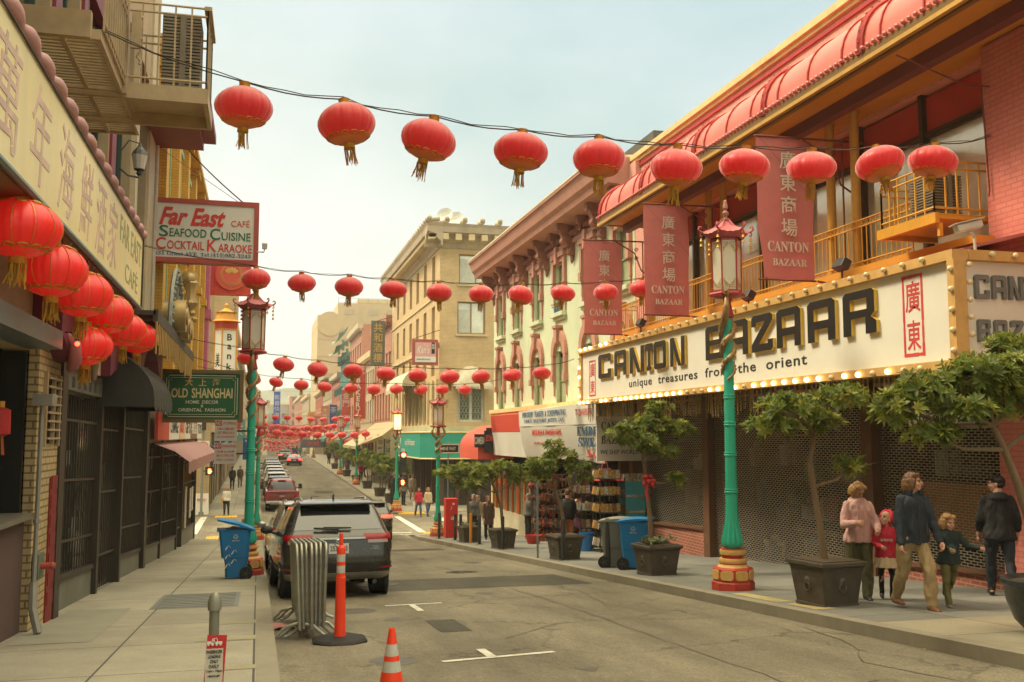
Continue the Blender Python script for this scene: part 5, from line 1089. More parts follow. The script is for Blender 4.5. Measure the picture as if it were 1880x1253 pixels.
for i in range(30):
    y=rr.uniform(9,13); z=rr.uniform(-.9,.7); x=WL-rr.uniform(.3,1.4); m.cbox((x,y,z),(.1,.2*rr.uniform(.5,1.5),.24),Euler((rr.random(),rr.random(),0)).to_matrix(),taper=.7)
m.build('shop_goods',mixm('dim_goods',(.09,.07,.045),7),B4,smooth=40)
m=MB(); m.box((WL-.28,8,-3.2),(WL+.04,13.1,-1.0)); m.build('bulkhead',M('purple_brown_bulkhead',(.10,.06,.055),.7,dirt=.3),B4)
m=MB(); m.box((WL-.02,13.15,-2.6),(WL+.12,14.5,1.1)); m.build('brick_pier',m_tanbrk,B4)
m=MB()
for i in range(8): m.box((WL+.12,13.5,.72-i*.11),(WL+.19,14.3,.745-i*.11)); 
m.box((WL+.12,13.9,-.1),(WL+.18,13.93,.78)); m.box((WL+.12,13.44,-.14),(WL+.17,13.5,.8)); m.box((WL+.12,14.3,-.14),(WL+.17,14.36,.8)); m.build('louvre_vent',m_tanw,B4); m=MB(); m.box((WL+.1,13.5,-.1),(WL+.13,14.3,.75)); m.build('vent_dark',m_dark,B4)
m=MB(); m.tube([(WL+.2,13.0,.42),(WL+.2,13.0,-1.2),(WL+.2,12.98,-2.0),(WL+.23,12.9,-2.2),(WL+.3,12.85,zp(12.9))],.028,7); m.cyl((WL+.2,13,-1.0),(WL+.2,13,-1.05),.045,n=8); m.tube([(WL+.2,12.98,-1.75),(WL+.22,12.9,-2.05),(WL+.3,12.84,zp(12.9)+.02)],.05,7); m.box((WL+.12,12.85,.36),(WL+.34,13.15,.5)); m.build('conduit',M('grey_conduit',(.30,.29,.24),.5,.4),B4)
m=MB(); m.box((WL+.13,13.2,-1.75),(WL+.2,13.55,-1.45)); m.build('valve_plate',M('green_patina',(.12,.14,.1),.6),B4); m=MB(); m.cyl((WL+.2,13.35,-1.6),(WL+.33,13.35,-1.6),.04,n=10); m.ball((WL+.33,13.35,-1.6),.045,8,6); m.build('fire_inlet',M('red_valve',(.42,.06,.04),.5),B4)
m=MB(); m.box((WL-.1,14.5,zp(15)-.1),(WL+.02,14.62,1.0)); m.box((WL+.02,14.06,zp(14.5)),(WL+.14,14.5,-.55)); 
for k in range(7): m.box((WL+.14,14.1,-2.2+k*.25),(WL+.15,14.46,-2.03+k*.25))
m.build('red_panel',M('red_door_panel',(.20,.015,.015),.5,dirt=.15),B4)
m=MB(); m.box((WL-.1,14.5,zp(15)-.1),(WL+.16,14.86,1.0)); m.box((WL-.1,18.45,zp(18.6)-.1),(WL+.1,18.65,.7)); m.box((WL-.1,21.2,zp(21.3)-.1),(WL+.12,21.4,.7)); m.box((WL-.1,25.6,zp(25.8)-.1),(WL+.12,26.0,.7)); m.build('dark_post',m_gate,B4)
m=MB(); m.box((WL-.15,14.86,.66),(WL+.1,26.0,.98)); 
for i in range(22): m.box((WL+.1,15+i*.5,.7),(WL+.14,15.03+i*.5,.86))
m.build('gate_header',M('grey_green_header',(.15,.145,.115),.6,dirt=.4),B4)
def bars(y0,y1,zt,hb,par,stone=True,step=.21,X=WL):
    m=MB(); n=int((y1-y0)/step)
    for i in range(n+1):
        y=y0+(y1-y0)*i/n; b=(zp(y0)+(zp(y1)-zp(y0))*i/n)+hb; m.box((X-.011,y-.012,b),(X+.011,y+.012,zt))
    for z in (.62,): m.box((X-.02,y0,zt-.05),(X+.02,y1,zt+.0))
    k=3
    for j in range(k):
        f=(j+.5)/k; m.prism([(y0,zp(y0)+hb+f*(zt-zp(y0)-hb)),(y1,zp(y1)+hb+f*(zt-zp(y1)-hb)),(y1,zp(y1)+hb+f*(zt-zp(y1)-hb)+.04),(y0,zp(y0)+hb+f*(zt-zp(y0)-hb)+.04)],(X-.02,0,0),Y_,Z_,V(.04,0,0))
    g=m.build('bar_gate',m_gate,par)
    if stone:
        m=MB(); m.prism([(y0,zp(y0)-.2),(y1,zp(y1)-.2),(y1,zp(y1)+hb-.08),(y0,zp(y0)+hb-.08)],(X-.1,0,0),Y_,Z_,V(.12,0,0)); m.build('bulkhead_stone',m_stone,par); m=MB(); m.prism([(y0,zp(y0)+hb-.08),(y1,zp(y1)+hb-.08),(y1,zp(y1)+hb),(y0,zp(y0)+hb)],(X-.1,0,0),Y_,Z_,V(.16,0,0)); m.build('gate_sill',m_gate,par)
bars(14.9,18.45,.66,.52,B4); bars(18.68,21.2,.66,.03,B4,False); bars(21.42,25.6,.66,.5,B4)
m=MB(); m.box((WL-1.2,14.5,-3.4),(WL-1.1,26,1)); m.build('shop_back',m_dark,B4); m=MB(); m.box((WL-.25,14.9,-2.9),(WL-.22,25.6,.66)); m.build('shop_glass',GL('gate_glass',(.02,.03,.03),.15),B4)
m=MB(); rr=random.Random(21)
for i in range(46):
    y=rr.uniform(15,25); z=rr.uniform(-2,.4)-.03*(y-15); m.cbox((WL-rr.uniform(.12,.18),y,z),(.02,rr.uniform(.1,.35),rr.uniform(.1,.5)))
m.build('window_stickers',mixm('sticker_mix',(.16,.18,.15),3),B4)
# plum fascia with scallops, cream panel, black scalloped awning
m=MB(); q=[(13.2,2.15),(26,2.15),(26,1.5)]
def arc(c,r,z,a0,a1,n=8,k=.55): return [(c+r*math.cos(a0+(a1-a0)*i/n),z+k*r*math.sin(a0+(a1-a0)*i/n)) for i in range(n+1)]
q+=arc(23.8,1.9,.98,0.15,math.pi-.1)+arc(19.8,1.6,.98,.2,math.pi-.2)[::1]+[(17.4,.98),(17.4,1.75),(14.9,1.75),(14.6,1.0),(14.0,.98),(13.2,1.3)]
m.prism(q,(WL,0,0),Y_,Z_,V(.35,0,0)); m.build('plum_fascia',m_purple,B4)
m=MB(); m.box((WL+.02,14.9,.98),(WL+.2,17.4,1.75)); m.build('cream_panel',M('cream_panel3',(.42,.33,.19),.6),B4)
m=MB(); m.cyl((WL+.26,16.2,1.5),(WL+.3,16.2,1.5),.2,n=12); m.lathe([(.04,-.55),(.07,-.3),(.03,0)],(WL+.28,16.2,1.4),8); m.build('painted_lamp',M('brown_paint',(.2,.14,.08),.7),B4)  # brown lamp-shaped figure just in front of the cream panel
m=MB(); ns=10
rows=[]
for i in range(ns+1):
    y=18.3+3.4*i/ns; rows.append([V(WL+.02+.95*math.sin(t*math.pi/2/6),y,.62+.85*math.cos(t*math.pi/2/6)) for t in range(7)]+[V(WL+.97,y,.5-.10*abs(math.sin(i*math.pi/2)))])
m.grid(rows)
for i in (0,ns): m.quad(*rows[i],V(WL+.02,rows[i][0].y,.5))
m.build('black_awning',M('black_canvas',(.03,.03,.025),.7,var=.3),B4,smooth=35)
m=MB()
for i in range(ns+1): m.tube([p+V(.012,0,.01) for p in rows[i]],.012,4)
m.build('awning_ribs',M('grey_rib',(.16,.15,.12),.5),B4)
m=MB(); m.tube([(WL+.1,24.6,1.6),(WL+.15,24.6,.9),(WL+.2,24.9,.72),(WL+.2,25.6,.72)],.09,8); m.build('green_pipe',M('lime_pipe',(.22,.28,.03),.5),B4)
# pink pillow-like bird sculpture near the pier -> curled bracket in pink
m=MB(); m.tube([(WL+.3,13.6,1.35),(WL+.42,13.7,1.2),(WL+.4,13.9,.98),(WL+.3,14.2,.9),(WL+.25,14.6,1.05)],[.02,.07,.09,.06,.02],8); m.build('curled_bracket',M('pink_bracket',(.45,.16,.18),.6),B4,smooth=True)
t=empty('wall_bulb',(WL+.5,13.4,1.15),'small glowing red bulb under the near edge of the cafe canopy','bulb'); m=MB(); m.ball((WL+.5,13.4,1.16),.03,10,8); m.build('bulb',EM('red_bulb',(1,.05,.02),4),t,smooth=True); m=MB(); m.cyl((WL+.5,13.4,1.2),(WL+.5,13.4,1.3),.025,n=8); m.cyl((WL+.5,13.4,1.3),(WL+.02,13.4,1.32),.01,n=5); m.build('socket',m_dgrey,t)
# ---- big awning sign
AS=empty('cafe_sign',(-2.3,11,2.1),'huge faded yellow sign panel with purple characters above a row of lanterns','sign')
m_sgn,n_,b_=_new('faded_yellow_sign'); _varied(n_,b_,(.82,.70,.33),.12,1.0,0,.22,.4,(1,1,.3)); MATS['faded_yellow_sign']=m_sgn
m=MB(); m.box((-2.03,3,2.17),(-2.0,17.5,3.33)); m.build('panel',m_sgn,AS)
m=MB(); m.box((WL,3,2.1),(-2.04,17.48,2.165)); m.build('underside',m_rust,AS); m=MB(); m.box((WL,17.44,2.17),(-2.03,17.5,3.33)); m.box((WL,3,3.3),(-2.04,17.4,3.36)); m.build('end_panel',m_tanw,AS)
m=MB(); m.tube([(-2.0,3,2.13),(-2.0,17.5,2.13)],.035,6); m.build('lower_rail',M('teal_rail',(.16,.22,.2),.5,.3,dirt=.4),AS)
m=MB(); m.tube([(-1.985,3,3.32),(-1.985,17.5,3.32)],.012,5); m.tube([(-1.985,17.5,2.15),(-1.985,17.5,3.34)],.015,5); m.build('edge_trim',m_gate,AS)
m=MB(); ns=150; rows=[]
for i in range(ns+1):
    y=3+14.6*i/ns; b=abs(math.sin(y*math.pi/.62)); rows.append([V(-2.03+.10*math.sin(a)*(.5+.5*b),y,3.34+.09*(.55+.45*b)*(1-math.cos(a))) for a in (0,.6,1.2,1.8,2.4,3.1)])
m.grid(rows); m.build('scalloped_top',TL('mauve_cloth',(.56,.33,.32),.2),AS,smooth=True)
m_fadep=M('faded_purple',(.62,.46,.38),.6,scale=3,var=.25,dirt=.1); m_fadeg=M('faded_green',(.33,.36,.19),.6,scale=4,var=.25,dirt=0)
for ch,y in zip('萬年海鮮酒家',(8.35,9.55,10.8,12.0,13.1,14.1)): text(ch,m_fadep,AS,(-1.998,y,2.72),Y_,Z_,.82,.92,.0,.003,shear=.12,keep=False,name='faded_character')
text('FAR EAST',m_fadeg,AS,(-1.998,16.05,2.98),Y_,Z_,2.5,.38,.0,.003,keep=False); text('CAFÉ',m_fadeg,AS,(-1.998,16.2,2.48),Y_,Z_,1.5,.36,.0,.003,keep=False)
m=MB(); rr=random.Random(12)
for i in range(9):
    y=5+i*1.5; m.tube([(-2.05,y,2.12),(-2.05,y,2.02),(-2.0,y+.03,1.96),(-1.97,y+.05,2.02)],.012,4)
m.build('hooks',m_gate,AS)
# ---- fire escape
FE=empty('fire_escape',(-1.9,14,4.6),'tan iron fire escape with slatted platforms high over the left pavement','fire escape')
m=MB()
ZF=4.6
for (a,b,x1) in ((11.9,13.72,-1.9),(13.95,14.9,-1.9),(15.1,15.7,-1.9)):
    z=ZF; m.box((x1-.05,a,z),(x1,b,z+.12)); m.box((WL,a,z),(x1-.05,a+.05,z+.12)); m.box((WL,b-.05,z),(x1-.05,b,z+.12)); xm=(WL+x1)/2; m.box((xm-.025,a+.05,z),(xm+.025,b-.05,z+.08))
    y=a+.09
    while y<b-.08: m.box((WL+.02,y,z+.03),(x1-.05,y+.045,z+.07)); y+=.105
m.box((WL,11.8,ZF-.02),(-2.0,11.9,ZF+.3))
m.build('slatted_platform',m_fe,FE)
m=MB()
for y in (13.83,15.0): m.box((WL,y-.03,ZF-.04),(-.8,y+.03,ZF+.17))
m.box((-.86,13.87,ZF-.03),(-.8,14.97,ZF+.16)); m.box((-1.9,13.87,ZF+.14),(-.87,14.97,ZF+.17)); m.build('beam',m_fe,FE)
for p,q in (((-1.9,13.84,0),(-.83,13.84,0)),((-.83,13.84,0),(-.83,15,0)),((-.83,15,0),(-2.0,15,0))): railing('railing',p,q,ZF+1.33,ZF+.17,m_fe,FE,.21,.016,False)
railing('railing',(-1.88,11.95,0),(-1.88,13.75,0),ZF+1.2,ZF+.13,m_fe,FE,.18,.016,False)
m=MB(); m.box((-1.95,13.75,ZF),(-1.85,13.9,8)); m.box((-.88,13.82,ZF+1.3),(-.78,15.0,ZF+1.36)); m.build('post',m_fe,FE)
m=MB()
for i in range(24): m.cbox((-1.2,14.45,ZF+.22+i*.048),(.52,.55,.03))
m.box((-1.22,14.15,ZF+.17),(-1.14,14.18,ZF+1.36)); m.build('slat_stack',m_louv,FE)
m=MB(); pp=[V(-1.7+.03*math.sin(i*2),13.7+.02*math.cos(i*3),ZF+1.1-i*.05) for i in range(15)]; m.tube(pp,.018,5); m.box((-1.8,13.62,ZF+.6),(-1.68,13.68,ZF+1.1)); m.build('chain_hook',m_fe,FE)
t=empty('timber_bracket',(-2.2,11,4.6),'rust red timber arm with a curved pipe at the top left corner','bracket'); m=MB(); m.box((WL,11.4,5.02),(-1.83,11.55,5.18)); m.build('arm',M('rust_timber',(.33,.13,.05),.7),t); m=MB(); m.tube([(-2.7,11.0,5.3),(-2.45,11.0,5.0),(-2.2,11.0,5.0),(-2.05,11.0,5.25),(-2.0,11,5.6)],.03,7); m.build('red_pipe',M('red_pipe',(.3,.03,.03),.5),t)
# wall lantern
t=empty('wall_lantern',(-2.4,20,5),'black iron wall lantern below the fire escape','wall lamp'); m=MB(); m.lathe([(.02,-.3),(.06,-.25),(.04,-.2),(.1,-.18),(.1,-.16)],(-2.4,20,5.35),10); m.lathe([(.16,.12),(.12,.2),(.05,.28),(.02,.36)],(-2.4,20,5.35),10); m.tube([(-2.77,20,5.2),(-2.6,20,5.05),(-2.4,20,5.02)],.02,5); m.tube([(-2.77,20,5.5),(-2.6,20,5.75),(-2.4,20,5.7)],.015,5); m.build('frame',m_dgrey,t); m=MB(); m.lathe([(.1,-.16),(.15,.12)],(-2.4,20,5.35),10); m.build('glass',M('frosted_glass',(.5,.47,.4),.3),t)
# ---- entrance canopy with bamboo fringe and fan ornament
CN=empty('entrance_canopy',(-2.3,22,1.7),'dark entrance canopy edged with a bamboo fringe','canopy')
m=MB(); m.box((WL,18.2,2.12),(-1.82,28,2.2)); m.box((-1.86,18.2,2.0),(-1.78,28,2.22)); m.build('roof',M('dark_canopy',(.07,.055,.04),.8),CN); m=MB()
for i in range(12): m.box((WL,18.4+i*.8,2.04),(-1.86,18.5+i*.8,2.12))
m.build('rafters',M('dark_rafter',(.13,.09,.06),.7),CN)
m=MB(); y=18.2; rr=random.Random(2)
while y<28: m.cyl((-1.8,y,1.98-rr.uniform(.36,.56)),(-1.8,y,2.0),.016,.022,5); y+=rr.uniform(.26,.36)
m.build('bamboo_fringe',m_bamb,CN)
FO=empty('fan_ornament',(-1.9,23,2.2),'grey half wheel ornament with gold drums above the entrance canopy','ornament')
m=MB()
for r_,t_ in ((1.5,.05),(1.25,.03),(.75,.03)): m.tube([(-1.88,23.2+r_*1.05*math.cos(a*math.pi/16),2.22+r_*math.sin(a*math.pi/16)) for a in range(17)],t_,5)
for a in range(1,16,2): m.tube([(-1.88,23.2+.75*1.05*math.cos(a*math.pi/16),2.22+.75*math.sin(a*math.pi/16)),(-1.88,23.2+1.5*1.05*math.cos(a*math.pi/16),2.22+1.5*math.sin(a*math.pi/16))],.025,4)
for a in range(25): m.ball((-1.84,23.2+1.38*1.05*math.cos(a*math.pi/24),2.22+1.38*math.sin(a*math.pi/24)),.045,6,4)
m.build('wheel',M('grey_wheel',(.22,.24,.2),.5),FO)
m=MB()
for i,(y,z) in enumerate(((22.6,2.62),(23.5,2.5),(24.3,2.45))): m.cyl((-2.1,y,z),(-1.62,y,z),.36-.04*i,n=18); m.cyl((-1.66,y,z),(-1.58,y,z),.2,n=14); m.ball((-1.55,y,z+.3),.07,6,4)
m.ball((-1.8,25.6,3.9),.22,8,6); m.lathe([(.05,-.5),(.2,-.3),(.12,0),(.2,.2),(.03,.5)],(-1.75,25.6,3.6),8); m.build('gold_drums',M('gold_ornament',(.45,.32,.13),.4,.4,dirt=.2),FO,smooth=35)
# ---- FAR EAST hanging sign
m_signred=M('sign_frame_red',(.40,.07,.05),.5,dirt=.2); m_signgrey=M('sign_pale_grey',(.64,.62,.53),.45,scale=2,var=.04,dirt=.06); m_lred=M('letter_red',(.56,.035,.025),.5,dirt=0); m_lgreen=M('letter_green',(.015,.14,.06),.5,dirt=0); m_lblue=M('letter_blue',(.05,.11,.22),.5,dirt=0)
t=plate_sign('hanging_cafe_sign',-2.70,-.26,4.50,5.90,25.9,m_signgrey,'large hanging cafe sign with red script, framed in red, over the left pavement',th=.3,frame=m_signred)
text('Far East',m_lred,t,(-1.78,25.895,5.56),X_,Z_,1.62,.47,.032,.006,shear=.35,keep=False); text('CAFÉ',m_lred,t,(-.60,25.895,5.46),X_,Z_,.46,.2,.0,.006,keep=False)
text('S',m_lgreen,t,(-2.47,25.895,5.17),X_,Z_,.22,.30,.012,.006,keep=False); text('EAFOOD',m_lgreen,t,(-1.88,25.895,5.14),X_,Z_,.90,.215,.012,.006,keep=False); text('C',m_lgreen,t,(-1.22,25.895,5.14),X_,Z_,.25,.3,.012,.006,keep=False); text('UISINE',m_lgreen,t,(-.70,25.895,5.1),X_,Z_,.72,.215,.012,.006,keep=False)
text('C',m_lred,t,(-2.53,25.895,4.85),X_,Z_,.24,.31,.012,.006,keep=False); text('OCKTAIL',m_lred,t,(-1.93,25.895,4.82),X_,Z_,.9,.22,.012,.006,keep=False); text('K',m_lred,t,(-1.29,25.895,4.84),X_,Z_,.23,.31,.012,.006,keep=False); text('ARAOKE',m_lred,t,(-.72,25.895,4.79),X_,Z_,.84,.22,.012,.006,keep=False)
text(SB('631 Grant AVE. Tel.(415)982-3245'),m_lblue,t,(-1.5,25.895,4.585),X_,Z_,2.36,.125,0,.005,keep=False)
m=MB(); m.tube([(-2.77,25.95,4.3),(-2.77,25.95,6.1)],.04,5); m.tube([(-2.77,26,5.75),(-2.6,26,5.75)],.03,5); pp=[V(-2.7+(2.2)*k/30,26.05,8.2+(6.0-8.2)*k/30-.12*math.sin(k/30*3.14)) for k in range(31)]; m.tube(pp,.022,4); m.tube([(-2.7,26.1,7.4),(-.5,26.1,5.95)],.008,3); m.build('chain',m_steel,t)
t=empty('security_camera',(0,25.8,4.7),'small white camera on an arm at the right end of the hanging cafe sign','camera'); m=MB(); m.cbox((.02,25.8,4.88),(.13,.26,.16),Euler((R(15),0,0)).to_matrix()); m.build('housing',M('camera_white',(.6,.58,.5)),t,bevel=.015); m=MB(); m.tube([(-.25,25.9,4.74),(0,25.85,4.72),(.02,25.82,4.8)],.018,5); m.build('arm',M('camera_white',(.6,.58,.5)),t)
# ---- OLD SHANGHAI sign
m_sgreen=M('sign_green',(.012,.10,.035),.45,scale=2,var=.1,dirt=.05); m_brz=M('bronze_edge',(.17,.12,.05),.4,.4)
t=plate_sign('green_shop_sign',-2.48,-.54,.44,1.66,27.5,m_sgreen,'dark green hanging shop sign with pale OLD SHANGHAI lettering',th=.14,frame=m_brz)
def outline(x0,x1,z0,z1,w,mt):
    m=MB(); c=.06
    m.tube([(x0+c,27.49,z0),(x1-c,27.49,z0),(x1-c,27.49,z0+c),(x1,27.49,z0+c),(x1,27.49,z1-c),(x1-c,27.49,z1-c),(x1-c,27.49,z1),(x0+c,27.49,z1),(x0+c,27.49,z1-c),(x0,27.49,z1-c),(x0,27.49,z0+c),(x0+c,27.49,z0+c)],w,4,closed=True); m.build('outline',mt,t)
m_pale=M('pale_lettering',(.60,.58,.42),.5,dirt=0)
outline(-2.42,-.6,.5,1.6,.011,m_pale); outline(-2.36,-.66,.56,1.54,.007,m_pale)
for ch,x in zip('大上海',(-1.85,-1.5,-1.15)): text(ch,m_goldl,t,(x,27.495,1.42),X_,Z_,.2,.2,.008,.005)
text('OLD',M('gold_pale',(.58,.50,.26),.5),t,(-2.08,27.495,1.13),X_,Z_,.42,.25,.022,.005,keep=False); text('SHANGHAI',M('gold_pale',(.58,.50,.26)),t,(-1.25,27.495,1.13),X_,Z_,1.05,.27,.022,.005,keep=False)
text('HOME  DECOR',m_pale,t,(-1.5,27.495,.89),X_,Z_,.84,.09,.015,.005,keep=False); text('&',m_pale,t,(-1.5,27.495,.79),X_,Z_,.08,.08,.01,.005); text('ORIENTAL  FASHION',m_pale,t,(-1.5,27.495,.68),X_,Z_,1.2,.09,.015,.005,keep=False)
m=MB(); m.tube([(-2.77,27.57,1.75),(-.55,27.57,1.72)],.025,5); m.tube([(-2.77,27.55,2.4),(-.7,27.57,1.78)],.012,4); m.build('bracket',m_gate,t)
# ---- yellow brick neighbour
m_ybrk=brick('yellow_painted_brick',(.58,.33,.045),(.63,.37,.06),(.48,.27,.04),.24,.085,dirt=.15); m_mint=M('mint_trim',(.28,.42,.20),.6,dirt=.2)
B5=empty('yellow_building',(WL,36,zp(36)),'bright yellow brick building with mint window trim behind the cafe sign','building')
ya,yb=26.2,46.6; P=V(WL,ya,0); cs=[28.6,32.3,36.0,39.7,43.4]
hh=[(c-ya-.8,z0,c-ya+.8,z1) for c in cs for z0,z1 in ((3.2,5.4),(6.6,8.9))]
m=MB(); wall_holes(m,P,Y_,PD,yb-ya,.9,10.3,hh,.25)
for y in (ya,yb): m.quad((WL,y,-5),(WL-12,y,-5),(WL-12,y,10.3),(WL,y,10.3))
m.quad((WL,ya,10.3),(WL,yb,10.3),(WL-12,yb,10.3),(WL-12,ya,10.3)); m.build('wall',m_ybrk,B5)
for h in hh:
    f=window(B5,P,Y_,PD,h,.22,m_mint,m_glass,(2,2),.1); m=MB(); ob(m,P,Y_,PD,h[0]-.14,h[0],h[1]-.1,h[3]+.1,0,.1); ob(m,P,Y_,PD,h[2],h[2]+.14,h[1]-.1,h[3]+.1,0,.1); ob(m,P,Y_,PD,h[0]-.2,h[2]+.2,h[3]+.1,h[3]+.28,0,.16); m.build('window_trim',m_mint,f)
m=MB()
for y in (26.7,30.4,34.1,37.8,41.5,45.2): ob(m,V(WL,0,0),Y_,PD,y-.35,y+.35,1.0,9.6,0,.28); ob(m,V(WL,0,0),Y_,PD,y-.45,y+.45,9.6,9.85,0,.4); ob(m,V(WL,0,0),Y_,PD,y-.42,y+.42,5.7,6.0,0,.36); ob(m,V(WL,0,0),Y_,PD,y-.4,y+.4,10.0,10.5,0,.34)
ob(m,V(WL,0,0),Y_,PD,26.3,46.6,9.85,10.05,0,.45); m.build('pilasters',m_ybrk,B5)
m=MB(); ob(m,V(WL,0,0),Y_,PD,45.5,46.6,.9,9.2,.28,.44); ob(m,V(WL,0,0),Y_,PD,45.4,46.7,5.2,5.6,.28,.55); ob(m,V(WL,0,0),Y_,PD,45.4,46.7,9.2,9.6,.28,.55); m.build('magenta_pilaster',M('magenta_paint',(.45,.12,.22),.6),B5)
# its shop level: gates, bulkheads, red panel, awning
m=MB(); m.box((WL-.15,26.2,-.15),(WL+.06,46.6,1.0)); m.build('fascia',M('shop_fascia',(.32,.26,.17),.7),B5)
for a,b,hb in ((26.5,30.2,.5),(30.4,36.2,.5),(36.3,38.5,.05),(38.6,46.4,.6)): bars(a,b,-.15,hb,B5,hb>.1,.55)
m=MB()
for y in (26.35,30.3,36.25,38.55,46.5): m.box((WL-.1,y-.07,zp(y)-.1),(WL+.08,y+.07,-.1))
m.build('dark_post',m_gate,B5)
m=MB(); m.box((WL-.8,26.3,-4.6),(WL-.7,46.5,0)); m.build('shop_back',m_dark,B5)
m=MB(); rr=random.Random(31)
for i in range(40): y=rr.uniform(27,46); m.cbox((WL-.3,y,rr.uniform(-2.6,-.4)-.03*(y-27)),(.05,rr.uniform(.2,.9),rr.uniform(.2,.8)))
m.build('shop_display',mixm('display_mix',(.12,.12,.10),2),B5)
m=MB(); m.box((WL+.02,43,-3.4),(WL+.05,44,-2.2)); m.box((WL+.02,44.3,-3.2),(WL+.05,45.1,-2.2)); m.box((WL+.02,40.4,-3.6),(WL+.05,41.2,-2.0)); m.build('poster',M('pale_poster',(.5,.48,.4),.8,var=.3,scale=5),B5)
for (a,b,mt,s,ml) in ((26.4,29.6,m_redsign,None,None),(29.7,33.2,m_signw,'CHANGE',m_lettext),(33.3,35.6,m_tans,'商店',m_redink),(35.7,38.6,m_signw,'GIFTS',m_lettext),(38.7,42.6,M('brown_board',(.2,.13,.08),.6),'禮品',m_signw),(42.7,46,m_signw,'TOYS',m_lettext)):
    bd=empty('shop_board',(WL+.2,(a+b)/2,-.12),{26.4:'bright red shop board nearest above the left gates',29.7:'white shop board reading CHANGE above the left gates',33.3:'tan shop board with red characters above the pink awning',35.7:'white shop board reading GIFTS above the pink awning',38.7:'brown shop board above the pink awning',42.7:'white shop board reading TOYS by the left corner'}[a],'sign','shop boards above the left gates'); m=MB(); m.box((WL+.2,a,-.12),(WL+.28,b,.62)); m.build('board',mt,bd)
    if s: text(s,ml,bd,(WL+.285,(a+b)/2,.28),Y_,Z_,(b-a)*.8,.42,.01,.004,keep=False)
t=empty('fringed_awning',(-2.2,31,-1),'faded pink awning with a scalloped fringe over the left shop gates','awning'); m=MB(); n=24
m.grid([[V(WL+.1,27.2+17*i/n,-.2),V(WL+.65,27.2+17*i/n,-.42),V(WL+1.0,27.2+17*i/n,-.68-.02*math.sin(i*1.7)),V(WL+1.0,27.2+17*i/n,-.98-.05*(i%2))] for i in range(n+1)]); m.build('cloth',TL('faded_pink_cloth',(.50,.27,.25),.25),t,smooth=40); m=MB(); m.tube([(WL+.1,27.2,-.25),(WL+1,27.2,-.7)],.015,4); m.tube([(WL+.1,27.2,-.9),(WL+1,27.2,-.7)],.015,4); m.build('arms',m_gate,t)
# red emblem box sign over the corner
t=plate_sign('red_emblem_sign',-2.66,-.55,6.5,8.3,46.8,M('bright_red_box',(.58,.055,.025),.5,dirt=.1),'large red box sign with a round gold emblem high over the left corner',th=.5)
m=MB(); m.cyl((-1.42,46.8,7.42),(-1.42,46.72,7.42),.72,n=36); m.build('disc',M('disc_red',(.62,.10,.06),.5),t)
m=MB()
for r_ in (.53,.48): m.tube([(-1.42+r_*.9*math.cos(a*.2618),46.71,7.42+r_*math.sin(a*.2618)) for a in range(24)],.014,4,closed=True)
for a in range(30): m.ball((-1.42+.42*.92*math.cos(a*.2094),46.71,7.42+.42*math.sin(a*.2094)),.02,5,3)
for a in (-56,-28,0,28,56): 
    s=math.sin(R(a)); c=math.cos(R(a)); m.ball((-1.42+.22*s,46.71,7.42+.02+.2*c),(.075,.01,.13),8,5,Euler((0,R(a),0)).to_matrix())
m.build('gold_petals',M('gold_emblem',(.66,.40,.10),.5),t); m=MB(); m.box((-2.2,46.79,6.5),(-2.17,46.795,8.3)); m.build('seam',m_redtrim,t); m=MB(); m.box((WL,46.9,7.0),(-2.66,47.2,7.3)); m.build('bracket',m_gate,t)
# bank sign with pagoda cap
t=empty('bank_sign',(-2,58,2.9),'white two sided bank sign with orange pagoda cap past the left corner','sign')
A,Bp,C=V(-2.62,58.6,0),V(-2.18,58.0,0),V(-1.38,58.25,0)
m=MB(); 
for z0,z1 in ((2.4,6.0),): m.prism([(A.x,A.y),(Bp.x,Bp.y),(C.x,C.y),(-1.7,58.9)],(0,0,z0),X_,Y_,V(0,0,z1-z0))
m.build('panel',m_signw,t); m_orcap=M('orange_cap',(.60,.28,.03),.5)
m=MB()
for p in (A,Bp,C): m.box((p.x-.04,p.y-.05,2.35),(p.x+.04,p.y+.03,6.0))
m.prism([(A.x-.05,A.y),(Bp.x,Bp.y-.06),(C.x+.05,C.y),(-1.7,58.95)],(0,0,6.0),X_,Y_,V(0,0,.1)); m.lathe([(.85,.5),(.62,.62),(.5,1.0),(.62,1.05),(.3,1.15),(.1,1.3),(.12,1.5),(.02,1.6)],(-2.0,58.4,6.0),8); m.tube([(-2.75,58.6,6.45),(-2.9,58.6,6.5),(-3.0,58.6,6.65),(-2.9,58.6,6.75)],.05,5); m.build('cap',m_orcap,t)
m=MB(); m.prism([(A.x-.02,A.y),(Bp.x,Bp.y-.03),(C.x+.02,C.y),(-1.7,58.92)],(0,0,6.1),X_,Y_,V(0,0,.42)); m.build('red_band',m_redsign,t)
rD=(C-Bp).normalized()
for i,ch in enumerate('Bank'): text(ch,m_lettext,t,Bp+rD*.42+Z_*(5.6-i*.56)+rD.cross(Z_)*.01,rD,Z_,None,.38 if i in(0,3) else .28,.02,.005)
lD=(Bp-A).normalized(); text('美',m_lettext,t,A+lD*.36+Z_*4.3+lD.cross(Z_)*.01,lD,Z_,.38,.8,0,.005,keep=False)
